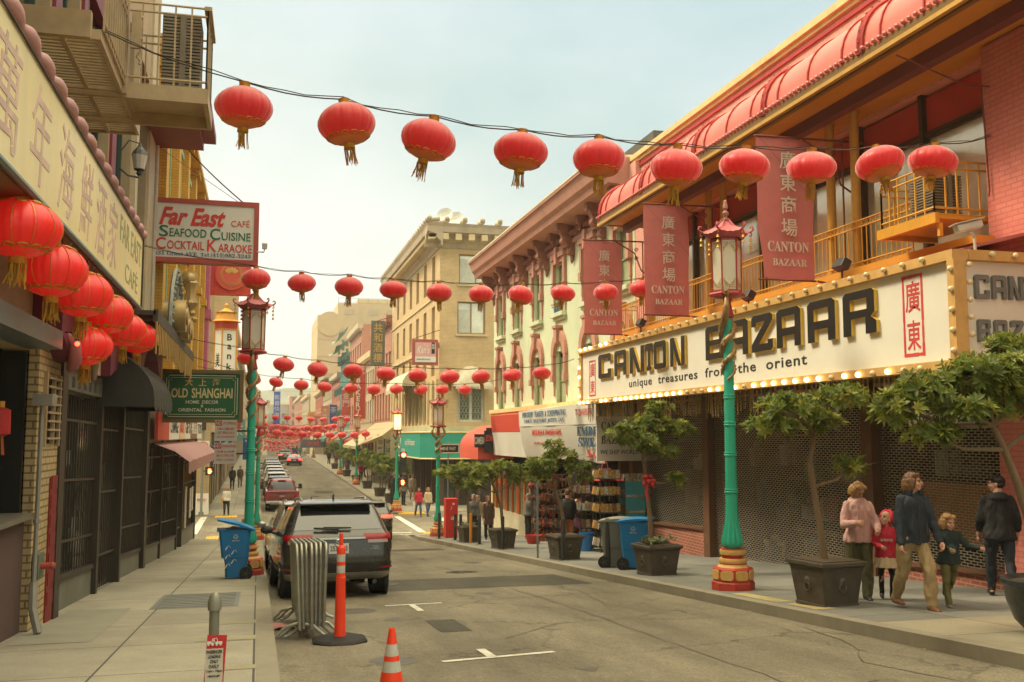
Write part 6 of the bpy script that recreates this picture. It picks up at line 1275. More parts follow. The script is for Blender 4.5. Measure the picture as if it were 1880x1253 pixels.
# small projecting signs past the left corner
for (y,x0,x1,z0,z1,mt,lb,tx,ml) in ((66,-2.7,-1.7,-.9,1.3,M('sign_blue2',(.03,.10,.25),.5),'blue projecting shop sign past the left corner','銀行',m_signw),(72,-2.7,-1.2,1.6,3.4,m_signw,'white projecting shop sign with red lettering past the left corner','EAST',m_redink),(84,-2.7,-1.5,.5,3.0,m_redsign,'red projecting shop sign farther along the left side','飯店',m_goldl),(97,-2.7,-1.3,-.5,1.5,m_tealw,'teal projecting shop sign far along the left side','茶',m_signw)):
    t=plate_sign('shop_sign',x0,x1,z0,z1,y,mt,lb)
    if tx=='EAST': text(tx,ml,t,((x0+x1)/2,y-.01,(z0+z1)/2),X_,Z_,(x1-x0)*.8,(z1-z0)*.4,.02,.005,keep=False)
    else: vtext(tx,ml,t,((x0+x1)/2,y-.01,z1-(z1-z0)/(2*len(tx))),X_,Z_,min(x1-x0,(z1-z0)/len(tx))*.75,0)
for (y0,y1,c,lb) in ((61.5,66,(.05,.12,.22),'blue shop awning past the left corner'),(75,82,(.30,.06,.04),'red shop awning farther along the left side')):
    t=empty('shop_awning',(-2.2,(y0+y1)/2,-1),lb,'awning'); m=MB(); m.grid([[V(WL+1.1,y,-1.6),V(WL+1.1,y,-1.35),V(WL,y,-.6)] for y in (y0,(y0+y1)/2,y1)])
    for y in (y0,y1): m.quad((WL+1.1,y,-1.6),(WL+1.1,y,-1.35),(WL,y,-.6),(WL,y,-1.6))
    m.build('cloth',TL('left_awning_%d'%int(y0),c,.15),t)
# ================================================================ LANTERNS AND LAMP POSTS
m_lred=TL('lantern_cloth',(.70,.036,.046),.38,.40,.06,2,tcol=(.92,.07,.07)); _b=m_lred.node_tree.nodes['Principled BSDF']; _b.inputs['Sheen Weight'].default_value=1.0; _b.inputs['Sheen Roughness'].default_value=.45; _b.inputs['Specular IOR Level'].default_value=.5; m_lgold=M('lantern_gold',(.50,.27,.03),.4,.35,scale=20,dirt=.1); m_tass=TL('tassel_yarn',(.64,.36,.05),.3,.8,.3,30)
m_lorange=M('lantern_foot',(.70,.20,.06),.5,dirt=0)
def lantern_proto(seed,R_=.39,H=.275,glow=None,line=False,name='red_lantern',full=True):
    r=random.Random(seed); t=empty(name,(0,0,0)); mt=glow or m_lred
    m=MB(); rows=[]; n=96 if full else 20; k=14 if full else 7
    for i in range(k+1):
        a=-math.pi/2+math.pi*i/k; row=[]
        for j in range(n):
            b=2*math.pi*j/n; f=1-.035*math.cos(a)*max(0,1-abs(math.sin(b*8))*2.2) if full else 1
            row.append(V(R_*math.cos(a)*math.cos(b)*f,R_*math.cos(a)*math.sin(b)*f,-H-.06+H*math.sin(a)*(1-.08*math.cos(a)*math.cos(a))))
        rows.append(row)
    m.grid(rows,closed=True); m.build('shade',mt,t,smooth=True)
    m=MB(); m.lathe([(.075,-.085),(.072,-.01),(.078,0),(.06,0)],n=16); m.build('cap',m_lgold,t,smooth=40)
    if full:
        m=MB(); cz=-H-.06
        def sp(a,b,e=.006): return V((R_+e)*math.cos(a)*math.cos(b),(R_+e)*math.cos(a)*math.sin(b),cz+(H+e)*math.sin(a)*(1-.08*math.cos(a)**2))
        for j in range(14):
            b0=2*math.pi*j/14; m.tube([sp(-.80+.07*math.sin(q*math.pi/4),b0+.17*math.cos(q*math.pi/4)) for q in range(8)],.008,3,closed=True); m.tube([sp(-.88+.03*math.sin(q),b0+.2243*(q/6-.5)*2) for q in range(7)],.006,3)
        if line:
            for j in range(12): m.tube([sp(-1.3+2.6*q/12,2*math.pi*j/12,.002) for q in range(13)],.0045,3)
            for j in range(10): b0=2*math.pi*j/10; m.tube([sp(.95+.08*math.sin(q*math.pi/4),b0+.2*math.cos(q*math.pi/4)) for q in range(8)],.007,3,closed=True)
        m.build('gold_braid',m_lgold,t)
        m=MB(); rows=[[sp(-1.52+.58*q/5,2*math.pi*j/24,.003) for j in range(24)] for q in range(6)]; m.grid(rows,closed=True); m.build('foot_band',m_lorange if not line else mt,t,smooth=True)
    m=MB(); zb=-2*H-.06
    m.cyl((0,0,zb+.01),(0,0,zb-.06),.072,.075,14)
    for i in range(26 if full else 8):
        a=r.uniform(0,6.283); q=.07*r.random()**.5 if i%3 else .072; L_=r.uniform(.16,.24); dx=r.gauss(.0,.014); dy=r.gauss(0,.012)
        p=V(q*math.cos(a),q*math.sin(a),zb-.05); m.tube([p,p+V(dx*.4,dy*.4,-L_*.5),p+V(dx*1.6,dy*1.6,-L_)],.0065 if full else .016,3)
    m.build('tassel',m_tass,t)
    return t
LP=[lantern_proto(1),lantern_proto(2),lantern_proto(3)]; LF=lantern_proto(4,full=False)
used=set(); lrr=random.Random(77)
def put(proto,loc,label,group,name=None,sc=None,tilt=True):
    if proto.name not in used and name is None: used.add(proto.name); o=proto; o.location=loc; o['label']=label; o['group']=group
    else: o=copy_tree(proto,loc,label=label,group=group)
    o['category']='lantern'
    o.rotation_euler=(lrr.gauss(0,.1),lrr.gauss(0,.1),lrr.uniform(0,6)) if tilt else (0,0,lrr.uniform(0,6))
    if sc: o.scale=(sc*lrr.uniform(.96,1.04),sc*lrr.uniform(.96,1.04),sc*lrr.uniform(.94,1.05))
    return o
ORD=['first','second','third','fourth','fifth','sixth','seventh','eighth','ninth','tenth']
def row(pts,desc,ends,group,full=True,top=.335,sc=1):
    pts=[V(*p)+V(0,0,top*sc) for p in pts]
    A,B=V(*ends[0]),V(*ends[1]); line=[A]+pts+[B]; path=[]
    for p,q in zip(line,line[1:]):
        for k in range(5): t=k/5; path.append(p+(q-p)*t-Z_*(.05*math.sin(math.pi*t)*min(1,(q-p).length/1.2)))
    path.append(B)
    m=MB(); m.tube(path,.009,4)
    if full: m.tube([p+V(.0,.02*math.sin(i*1.3),.02+.012*math.sin(i*2.1)) for i,p in enumerate(path)],.006,3)
    m.build('string_cable',m_gate,None,label='thin dark cable holding '+desc[1],cat='cable',group='cables of the lantern strings')
    for i,p in enumerate(pts):
        put(LP[i%3] if full else LF,p,f'red lantern, {ORD[i]} from the left on {desc[0]}',group,sc=sc)
row([(-0.23,10.14,3.35),(0.78,10.21,3.28),(1.77,10.28,3.2),(2.78,10.35,3.15),(3.71,10.42,3.17),(4.72,10.49,3.17),(5.65,10.56,3.24),(6.59,10.63,3.31),(7.53,10.7,3.42),(8.49,10.77,3.55)],('the nearest lantern string','the ten nearest red lanterns'),((-1.9,12.0,4.75),(WR-.3,12.3,4.55)),'red lanterns of the nearest string',sc=.78)
row([(-0.15,21.22,3.31),(0.8,21.33,3.25),(1.83,21.43,3.24),(2.81,21.54,3.21),(3.85,21.65,3.21),(4.86,21.76,3.22),(5.89,21.87,3.26),(6.9,21.92,3.33),(7.96,22.0,3.42),(8.85,21.9,3.52)] ,('the second lantern string','the ten lanterns of the second string'),((-2.6,21.3,3.95),(9.3,21.6,4.0)),'red lanterns of the second string',sc=.78)
row([(-0.42,29.33,2.25),(0.68,29.35,2.06),(1.65,29.37,1.95),(2.65,29.4,1.89),(3.67,29.42,1.84),(4.61,29.45,1.81),(5.58,29.47,1.79),(6.54,29.49,1.8),(7.56,29.52,1.86),(8.55,29.54,1.93)],('the third lantern string','the ten lanterns of the third string'),((-2.6,29.2,2.9),(9.6,29.5,2.4)),'red lanterns of the third string',sc=.78)
row([(-0.25,41.73,2.28),(0.69,41.81,2.18),(1.65,41.89,2.11),(2.66,41.96,2.04),(3.7,42.04,2.0),(4.72,42.12,1.97),(5.66,42.2,1.99),(6.72,42.28,1.98),(7.71,42.35,2.0),(8.73,42.43,2.01)],('the fourth lantern string','the ten small lanterns of the fourth string'),((-2.6,41.6,2.8),(10.4,42.6,2.5)),'red lanterns of the fourth string',sc=.78)
row([(.29,82,.22),(1.41,82.1,.22),(2.4,82.2,.13),(3.49,82.3,.09),(4.6,82.4,.04),(5.66,82.5,.04),(6.65,82.6,.04),(7.64,82.7,.05),(8.64,82.8,.14)],('the low string above parked cars','the low row of small lanterns above the parked cars'),((-2.6,82,.8),(10.9,83,.7)),'red lanterns of the low string',False)
row([(.39,104,1.89),(1.53,104.1,1.84),(2.79,104.2,1.85),(3.95,104.3,1.8),(5.18,104.4,1.69),(6.41,104.5,1.64),(7.66,104.6,1.71),(8.91,104.7,1.71),(10.06,104.8,1.66)],('the far string near the bakery','the far row of small lanterns by the bakery sign'),((-2.6,104,2.4),(10.9,105,2.3)),'red lanterns of the far string',False)
FG='small red lanterns of the far thicket of strings'; fl='tiny red lantern in the dense far thicket of lantern strings above the street'
y=112; ri=0
while y<345:
    z0=zr(y)+(lrr.uniform(4.4,5.6) if y<160 else lrr.uniform(2.6,5.6)); n=9; pth=[]
    for i in range(n):
        x=.2+(10.0/n)*(i+.3)+lrr.uniform(-.2,.2); z=z0-.5*math.sin(math.pi*(i+.5)/n)+lrr.uniform(-.08,.08); p=V(x,y+.1*i,z); pth.append(p); put(LF,p,fl,FG,sc=1.0)
    m=MB(); m.tube([V(-2.7,y,z0+.4)]+pth+[V(10.9,y+1,z0+.4)],.012,3); m.build('string_cable',m_gate,None,label='distant thin cable of the far lantern thicket',cat='cable',group='cables of the far lantern thicket')
    y+=lrr.uniform(7.2,9.2); ri+=1
# big lanterns under the cafe sign
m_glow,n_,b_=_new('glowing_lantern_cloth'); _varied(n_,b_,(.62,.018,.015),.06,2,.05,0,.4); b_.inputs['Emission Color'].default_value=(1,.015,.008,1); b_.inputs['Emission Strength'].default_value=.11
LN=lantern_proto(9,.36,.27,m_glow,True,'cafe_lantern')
LB2=['nearest','second nearest','third','fourth','fifth','farthest']
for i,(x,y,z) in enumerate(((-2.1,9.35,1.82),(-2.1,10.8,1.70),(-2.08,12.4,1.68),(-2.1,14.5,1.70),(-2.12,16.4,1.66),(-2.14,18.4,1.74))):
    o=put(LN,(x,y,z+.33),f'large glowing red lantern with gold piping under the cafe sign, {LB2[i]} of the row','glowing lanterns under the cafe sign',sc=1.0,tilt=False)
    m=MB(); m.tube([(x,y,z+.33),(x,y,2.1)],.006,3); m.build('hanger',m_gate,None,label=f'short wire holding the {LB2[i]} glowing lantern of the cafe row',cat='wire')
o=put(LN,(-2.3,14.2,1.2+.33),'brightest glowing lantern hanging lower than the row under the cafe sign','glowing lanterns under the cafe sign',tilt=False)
m=MB(); m.tube([(-2.3,14.2,1.53),(-2.3,14.2,2.1)],.006,3); m.build('hanger',m_gate,None,label='longer wire holding the lower glowing lantern',cat='wire')
t=empty('window_lantern',(WL-.5,11.6,.35),'red cylinder lantern with orange tassel inside the dim near shop window','lantern'); m=MB(); m.lathe([(.05,0),(.115,-.03),(.12,-.3),(.05,-.33)],(WL-.1,12.3,.32),16); m.build('shade',M('dull_red_lantern',(.42,.02,.02),.5),t,smooth=40); m=MB(); m.cyl((WL-.1,12.3,.32),(WL-.1,12.3,.39),.05,n=10); m.build('cap',m_lgold,t); m=MB()
for i in range(14): m.tube([(WL-.1+.04*math.cos(i),12.3+.04*math.sin(i),.0),(WL-.1+.06*math.cos(i),12.3+.06*math.sin(i),-.22)],.008,3)
m.build('tassel',M('orange_tassel',(.5,.12,.02),.8),t)
# ---- ornate lamp posts
m_turq=M('turquoise_paint',(.025,.36,.24),.42,scale=1.5,var=.08,dirt=.08); m_lpred=M('lamp_red',(.36,.03,.035),.45,dirt=.12); m_lprose=M('lamp_rose_roof',(.44,.10,.11),.55,scale=6,dirt=.15); m_lpyel=M('lamp_yellow',(.62,.38,.12),.55,scale=8,dirt=.3); m_bronze=M('dragon_bronze',(.32,.20,.085),.5,.35,scale=14,bump=.6,dirt=.2); m_lglass=M('milk_glass',(.62,.58,.45),.3,scale=2,var=.08,dirt=.05); m_litg=EM('lit_lamp_glass',(1,.62,.16),2.2)
def lamp_proto():
    t=empty('lamp_post',(0,0,0)); n=8; ph=math.pi/8
    m=MB(); m.lathe([(.34,0),(.34,.13),(.32,.15),(.30,.16)],n=n,ph=ph); m.lathe([(.315,.15),(.32,.34),(.30,.365),(.25,.37)],n=n,ph=ph); m.lathe([(.17,.50),(.17,.56)],n=20); m.lathe([(.185,.64),(.19,.655),(.1,.66)],n=20); m.lathe([(.215,.415),(.22,.43)],n=24); m.build('red_base',m_lpred if False else M('base_red',(.46,.05,.03),.5,scale=6,dirt=.3),t)
    m=MB()
    for k in range(8):
        a=2*math.pi*k/8; Rz=Matrix.Rotation(a,3,'Z'); w=.105; h=.075; c=.03
        q=[(-w+c,-h),(w-c,-h),(w,-h+c),(w,h-c),(w-c,h),(-w+c,h),(-w,h-c),(-w,-h+c)]
        m.prism(q,Rz@V(.289,0,0)+V(0,0,.255),Rz@V(0,1,0),Z_,Rz@V(.022,0,0))
    m.lathe([(.25,.37),(.225,.40),(.215,.415),(.215,.43),(.22,.44),(.225,.47),(.215,.50),(.17,.505)],n=24); m.lathe([(.17,.56),(.2,.565),(.205,.60),(.2,.635),(.17,.64)],n=24); m.build('yellow_panels',m_lpyel,t,smooth=40)
    m=MB(); rows=[]; N=48
    for r_,z,fl in ((.13,.655,0),(.15,.68,.2),(.165,.73,.6),(.165,.77,1),(.145,.87,1),(.12,1.0,.8),(.105,1.12,.4),(.098,1.25,0),(.094,1.56,0)):
        rows.append([V(r_*(1+fl*.09*math.cos(12*2*math.pi*k/N))*math.cos(2*math.pi*k/N),r_*(1+fl*.09*math.cos(12*2*math.pi*k/N))*math.sin(2*math.pi*k/N),z) for k in range(N)])
    m.grid(rows,closed=True)
    prof=[]
    for z in (1.57,2.16,2.65,3.09): prof+=[(.094-.007*(z-1.57),z-.035),(.108-.007*(z-1.57),z-.03),(.108-.007*(z-1.57),z-.012),(.098-.007*(z-1.57),z),(.108-.007*(z-1.57),z+.012),(.108-.007*(z-1.57),z+.03),(.094-.007*(z-1.57),z+.035)]
    m.lathe(prof+[(.078,3.6),(.07,4.35),(.075,4.42),(.02,4.45)],n=24); m.build('pole',m_turq,t,smooth=35)
    # neck, tray
    m=MB(); m.lathe([(.06,4.36),(.11,4.40),(.085,4.50),(.06,4.62),(.08,4.72)],n=12); m.lathe([(.10,4.70),(.29,4.735),(.30,4.77),(.27,4.80),(.1,4.80)],n=6)
    for k in range(6):
        a=k*math.pi/3; m.tube([(.235*math.cos(a),.235*math.sin(a),4.79),(.245*math.cos(a),.245*math.sin(a),5.70)],.014,5); b=a+math.pi/3
        for z,rr_ in ((4.82,.235),(5.66,.245)): m.tube([(rr_*math.cos(a),rr_*math.sin(a),z),(rr_*math.cos(b),rr_*math.sin(b),z)],.014,4)
    m.build('red_frame',m_lpred,t)
    m=MB(); m.lathe([(.228,4.80),(.238,5.68)],n=6); m.build('glass',m_lglass,t)
    m=MB()
    for k in range(6):
        a=k*math.pi/3; b=a+math.pi/3
        for z0,sg in ((5.63,-1),(4.85,1)):
            A=V(.238*math.cos(a),.238*math.sin(a),z0); B=V(.238*math.cos(b),.238*math.sin(b),z0); d=(B-A).normalized(); nn=V(math.cos((a+b)/2),math.sin((a+b)/2),0)*.008; u=Z_*sg
            for Q,s in ((A,1),(B,-1)):
                for pl in ([(.01,.16),(.035,.16),(.035,.1),(.07,.1),(.07,.06),(.03,.06)],[(.01,.02),(.105,.02),(.105,.055),(.085,.055),(.085,.035)],[(.05,.13),(.05,.085),(.095,.085),(.095,.06)]): m.tube([Q+d*s*x+u*y+nn for x,y in pl],.0045,3)
    m.build('gold_fretwork',m_lgold,t)
    # roof
    m=MB(); rows=[]; N=48
    for i in range(7):
        f=i/6; rr_=.07+(.375-.07)*f; z=6.0-.235*(f**.62)
        row=[]
        for k in range(N):
            a=2*math.pi*k/N; c=abs(math.cos(3*a)); hexr=math.cos(math.pi/6)/math.cos(((a+math.pi/6)%(math.pi/3))-math.pi/6) if False else 1
            aa=(a%(math.pi/3))-math.pi/6; hexr=math.cos(math.pi/6)/math.cos(aa)*1.05; lift=.05*(abs(aa)/(math.pi/6))**3*f
            row.append(V(rr_*hexr*math.cos(a),rr_*hexr*math.sin(a),z+lift+.006*f*math.cos(a*24)))
        rows.append(row)
    m.grid(rows,closed=True); m.grid([rows[-1],[V(p.x*.72,p.y*.72,5.69) for p in rows[-1]]],closed=True)
    for k in range(6):
        a=k*math.pi/3; c,s=math.cos(a),math.sin(a); m.tube([(c*r_,s*r_,z) for r_,z in ((.07,6.01),(.2,5.87),(.36,5.81),(.42,5.82),(.455,5.86),(.44,5.905),(.405,5.90),(.40,5.87))],[.014,.014,.016,.018,.018,.015,.012,.008],6); m.tube([(c*r_,s*r_,z) for r_,z in ((.40,5.81),(.43,5.77),(.41,5.735),(.385,5.76))],.012,5)
    m.build('roof',m_lprose,t,smooth=40)
    m=MB(); m.lathe([(.08,6.0),(.085,6.03),(.03,6.05),(.03,6.08),(.055,6.11),(.055,6.14),(.025,6.17),(.025,6.20),(.042,6.21),(.042,6.27),(.03,6.30),(.032,6.33),(.005,6.36)],n=12); m.build('finial',M('finial_rose',(.38,.17,.13),.5),t,smooth=40)
    m=MB()
    for k in range(6):
        a=k*math.pi/3; c,s=.41*math.cos(a),.41*math.sin(a)
        for j in range(3 if k%2 else 2): m.lathe([(.006,.05),(.016,.045),(.022,.015),(.032,0),(.02,0)],(c,s,5.66-j*.085),8)
        m.tube([(c,s,5.74),(c,s,5.48)],.003,3)
    m.build('bells',m_lgold,t,smooth=40)
    # two dragons winding up the pole and out under the tray
    for s in (0,1):
        m=MB(); pts=[]; rs=[]; o=math.pi*s
        for i in range(34):
            f=i/33; z=3.35+.95*f; a=o+f*9.2; r_=.10+.015*math.sin(f*20); pts.append(V(r_*math.cos(a),r_*math.sin(a),z)); rs.append(.014+.036*min(1,f*2))
        aend=o+9.2
        for da,r_,z,w in ((.3,.2,4.33,.054),(.45,.30,4.40,.056),(.5,.34,4.52,.052),(.5,.30,4.64,.04),(.5,.24,4.70,.036),(.5,.27,4.74,.036)):
            pts.append(V(r_*math.cos(aend+da),r_*math.sin(aend+da),z)); rs.append(w)
        m.tube(pts,rs,8)
        for i in range(4,38,2):
            p=pts[min(i,len(pts)-1)]; m.cbox(p+V(p.x,p.y,0).normalized()*rs[min(i,len(rs)-1)]+Z_*.012,(.02,.02,.035),Matrix.Rotation(i,3,'Z'))
        h=V(.33*math.cos(aend+.5),.33*math.sin(aend+.5),4.76); d=V(math.cos(aend+.5),math.sin(aend+.5),0); Rz=Matrix.Rotation(aend+.5,3,'Z')
        m.ball(h,(.075,.05,.05),10,6,Rz); m.ball(h+d*.08+Z_*.012,(.05,.035,.02),8,5,Rz); m.ball(h+d*.07-Z_*.025,(.045,.03,.014),8,5,Rz)
        for q in (-1,1): m.tube([h+Rz@V(-.02,.03*q,.03),h+Rz@V(-.05,.05*q,.09),h+Rz@V(-.02,.06*q,.14)],[.014,.01,.003],5); m.ball(h+Rz@V(.04,.028*q,.04),.012,6,4); m.tube([h+Rz@V(.1,.02*q,0),h+Rz@V(.16,.05*q,.03),h+Rz@V(.15,.06*q,.09)],[.007,.006,.002],4)
        for f in (10,22,30):
            p=pts[f]; e=V(p.x,p.y,0).normalized()
            for q in (-.04,0,.04): m.tube([p,p+e*.05+Z_*q,p+e*.07+Z_*(q-.03)],[.016,.012,.004],5)
        m.build('dragon',m_bronze,t,smooth=50)
    return t
LA=lamp_proto(); LG='ornate lamp posts along the street'
def lamp(x,y,rz,label,first=False,lit=False):
    o=LA if first else copy_tree(LA,mats={m_lglass:m_litg} if lit else None)
    o.location=(x,y,zp(y)-.005); o.rotation_euler=(0,0,rz); tag(o,label,'lamp post',LG); return o
lamp(7.41,14.62,R(45),'tall turquoise lamp post with dragon and pagoda lantern in front of the bazaar sign',True)
lamp(7.6,42.6,R(12),'turquoise lamp post with pagoda lantern at the near right street corner by the red box')
lamp(7.94,58.4,R(25),'lamp post with glowing yellow lantern across the side street, by the red signal',lit=True)
lamp(-.17,21.95,R(72),'turquoise lamp post behind the blue wheeled bin on the left kerb')
lamp(-.02,43.6,R(20),'turquoise lamp post farther along the left kerb before the crossing')
lamp(8.0,84,R(40),'far lamp post amid the trees on the right pavement, below the bakery sign'); lamp(8.0,101,R(10),'small far lamp post beside the green planter trees'); lamp(8.0,152,R(10),'distant lamp post at the far right kerb near the crowd')
lamp(-.1,86,R(10),'lamp post on the left kerb beyond the crossing')
# ================================================================ VEHICLES
def paint(n,c,metal=.5,rough=.28): return M('car_paint_'+n,c,rough,metal,.04,2,0,.06,spec=.5,coat=.8)
m_cgl=GL('car_glass',(.012,.015,.014),.04,.9); m_tyre=M('tyre_rubber',(.018,.018,.017),.85,scale=10); m_rim=M('alloy_rim',(.25,.25,.24),.35,.8); m_blkp=M('black_plastic',(.022,.022,.021),.55,scale=8); m_silv=M('silver_trim',(.42,.41,.38),.35,.6,dirt=.1); m_chr=M('chrome',(.55,.55,.52),.15,.9,dirt=0)
m_tl=M('tail_red',(.30,.008,.01),.3,spec=.4,dirt=0); m_tlc=M('tail_clear',(.35,.3,.26),.15,dirt=0,coat=.8); m_tlon=EM('tail_lit',(1,.03,.015),4,(.5,.01,.01)); m_plate=M('plate_white',(.62,.60,.52),.5,dirt=.1); m_plt=M('plate_blue',(.03,.05,.14),.5,dirt=0)
class Body:
    def __init__(s,sl,rc=.2,rcf=.45,bow=.05): s.sl=sl; s.rc=rc; s.rcf=rcf; s.bow=bow
    def at(s,z):
        L_=s.sl
        if z<=L_[0][0]: return L_[0][1:]
        for i in range(len(L_)-1):
            if z<=L_[i+1][0]:
                f=(z-L_[i][0])/(L_[i+1][0]-L_[i][0]); return tuple(a+(b-a)*f for a,b in zip(L_[i][1:],L_[i+1][1:]))
        return L_[-1][1:]
    def pt(s,z,t,off=0):
        """t metres round the outline from the middle of the rear; + is the car's left-hand (x<0) ... mirrored by sign"""
        yr,yf,w=s.at(z); w=w+off; yr-=off; yf+=off; sg=1 if t>=0 else -1; t=abs(t); rc=min(s.rc,w*.8); a=w-rc; q=rc*math.pi/2; Ls=max(.05,(yf-s.rcf)-(yr+rc)); rf=min(s.rcf,w*.8); 
        bow=lambda x: s.bow*(x/w)**2
        if t<=a: x=t; y=yr+bow(x)
        elif t<=a+q: th=(t-a)/rc; x=a+rc*math.sin(th); y=yr+rc*(1-math.cos(th))+bow(a)*(1-th/(math.pi/2))
        elif t<=a+q+Ls: x=w; y=yr+rc+(t-a-q)
        else:
            u=(t-a-q-Ls)/(rf*math.pi/2)
            if u<=1: th=u*math.pi/2; x=w-rf*(1-math.cos(th)); y=yf-s.rcf+s.rcf*math.sin(th)
            else: x=max(0,(w-rf)-(u-1)*(rf*math.pi/2)); y=yf
        return V(x*sg,y,z)
    def tot(s,z):
        yr,yf,w=s.at(z); rc=min(s.rc,w*.8); rf=min(s.rcf,w*.8); return (w-rc)+rc*math.pi/2+max(.05,(yf-s.rcf)-(yr+rc))+rf*math.pi/2+(w-rf)
    def tside(s,z,y,off=0):
        yr,yf,w=s.at(z); rc=min(s.rc,w*.8); return (w-rc)+rc*math.pi/2+(y-yr-rc)
    def shell(s,zs,n=26):
        m=MB(); rows=[]
        for z in zs:
            T=s.tot(z); yr,yf,w=s.at(z); rc=min(s.rc,w*.8); a=w-rc; q=rc*math.pi/2; rf=min(s.rcf,w*.8); Ls=T-a-q-rf*math.pi/2-(w-rf)
            ts=[a*k/4 for k in range(4)]+[a+q*k/5 for k in range(5)]+[a+q+Ls*k/9 for k in range(9)]+[a+q+Ls+rf*math.pi/2*k/6 for k in range(6)]+[T-(w-rf)*(1-k/3) for k in range(4)]
            half=[s.pt(z,t) for t in ts]; rows.append([V(-p.x,p.y,p.z) for p in half[::-1]]+half[1:])
        m.grid(rows,closed=True); top=rows[-1]; k=len(top); c=V(0,sum(p.y for p in top)/k,top[0].z+.006); m._add(top+[c],[(i,(i+1)%k,k) for i in range(k)]); m._add(rows[0],[tuple(range(k))]); return m
    def patch(s,m,z0,z1,t0,t1,off=.004,nz=4,nt=6,both=False,skew=0):
        """glass, lamp or trim lying on the body; t0,t1 may be functions of z"""
        for sg in ((1,-1) if both else (1,)):
            rows=[]
            for i in range(nz+1):
                z=z0+(z1-z0)*i/nz; a=t0(z) if callable(t0) else t0; b=t1(z) if callable(t1) else t1
                rows.append([s.pt(z+skew*k/nt,sg*(a+(b-a)*k/nt),off) for k in range(nt+1)])
            m.grid(rows)
            inn=[[s.pt(p.z,0,0)*0+p for p in r] for r in rows]
        return m
def wheels(t,spots,r=.36,w=.24,rim=m_rim):
    for (x,y) in spots:
        sg=1 if x>0 else -1
        m=MB(); m.lathe([(r*.62,-w/2),(r*.93,-w/2),(r,-w/2+.03),(r,w/2-.03),(r*.93,w/2),(r*.62,w/2)],n=26,caps=False); m.v=[(a_[2]+x,a_[0]+y,a_[1]+r) for a_ in m.v]; wh=m.build('wheel',m_tyre,t,smooth=35)
        m=MB(); m.cyl((x-sg*.02,y,r),(x+sg*(w/2-.03),y,r),r*.63,n=26); 
        for k in range(5):
            a=k*1.2566; m.tube([(x+sg*(w/2-.02),y+.06*math.cos(a),r+.06*math.sin(a)),(x+sg*(w/2-.015),y+r*.6*math.cos(a),r+r*.6*math.sin(a))],.035,5)
        m.build('rim',rim,wh)
def mirrors(t,B,y,z,mt,w=.93,sz=(.24,.12,.16)):
    for s_ in (-1,1):
        m=MB(); m.ball((s_*(w+.12),y,z),(sz[0]/2,sz[1]/2,sz[2]/2),12,8); m.tube([(s_*(w-.04),y+.03,z-.06),(s_*(w+.08),y,z-.04)],.025,5); m.build('mirror',mt,t,smooth=40)
SUVZ=[(.30,.34,4.42,.80),(.36,.16,4.50,.87),(.46,.06,4.57,.91),(.60,.03,4.60,.925),(.78,.05,4.60,.93),(.93,.05,4.55,.93),(1.02,.06,4.42,.922),(1.07,.09,4.1,.91),(1.11,.13,3.45,.885),(1.15,.16,3.32,.87),(1.27,.25,3.08,.828),(1.42,.37,2.78,.772),(1.54,.48,2.48,.718),(1.60,.54,2.3,.68),(1.645,.62,2.15,.63),(1.675,.78,2.0,.54),(1.69,1.0,1.8,.40)]
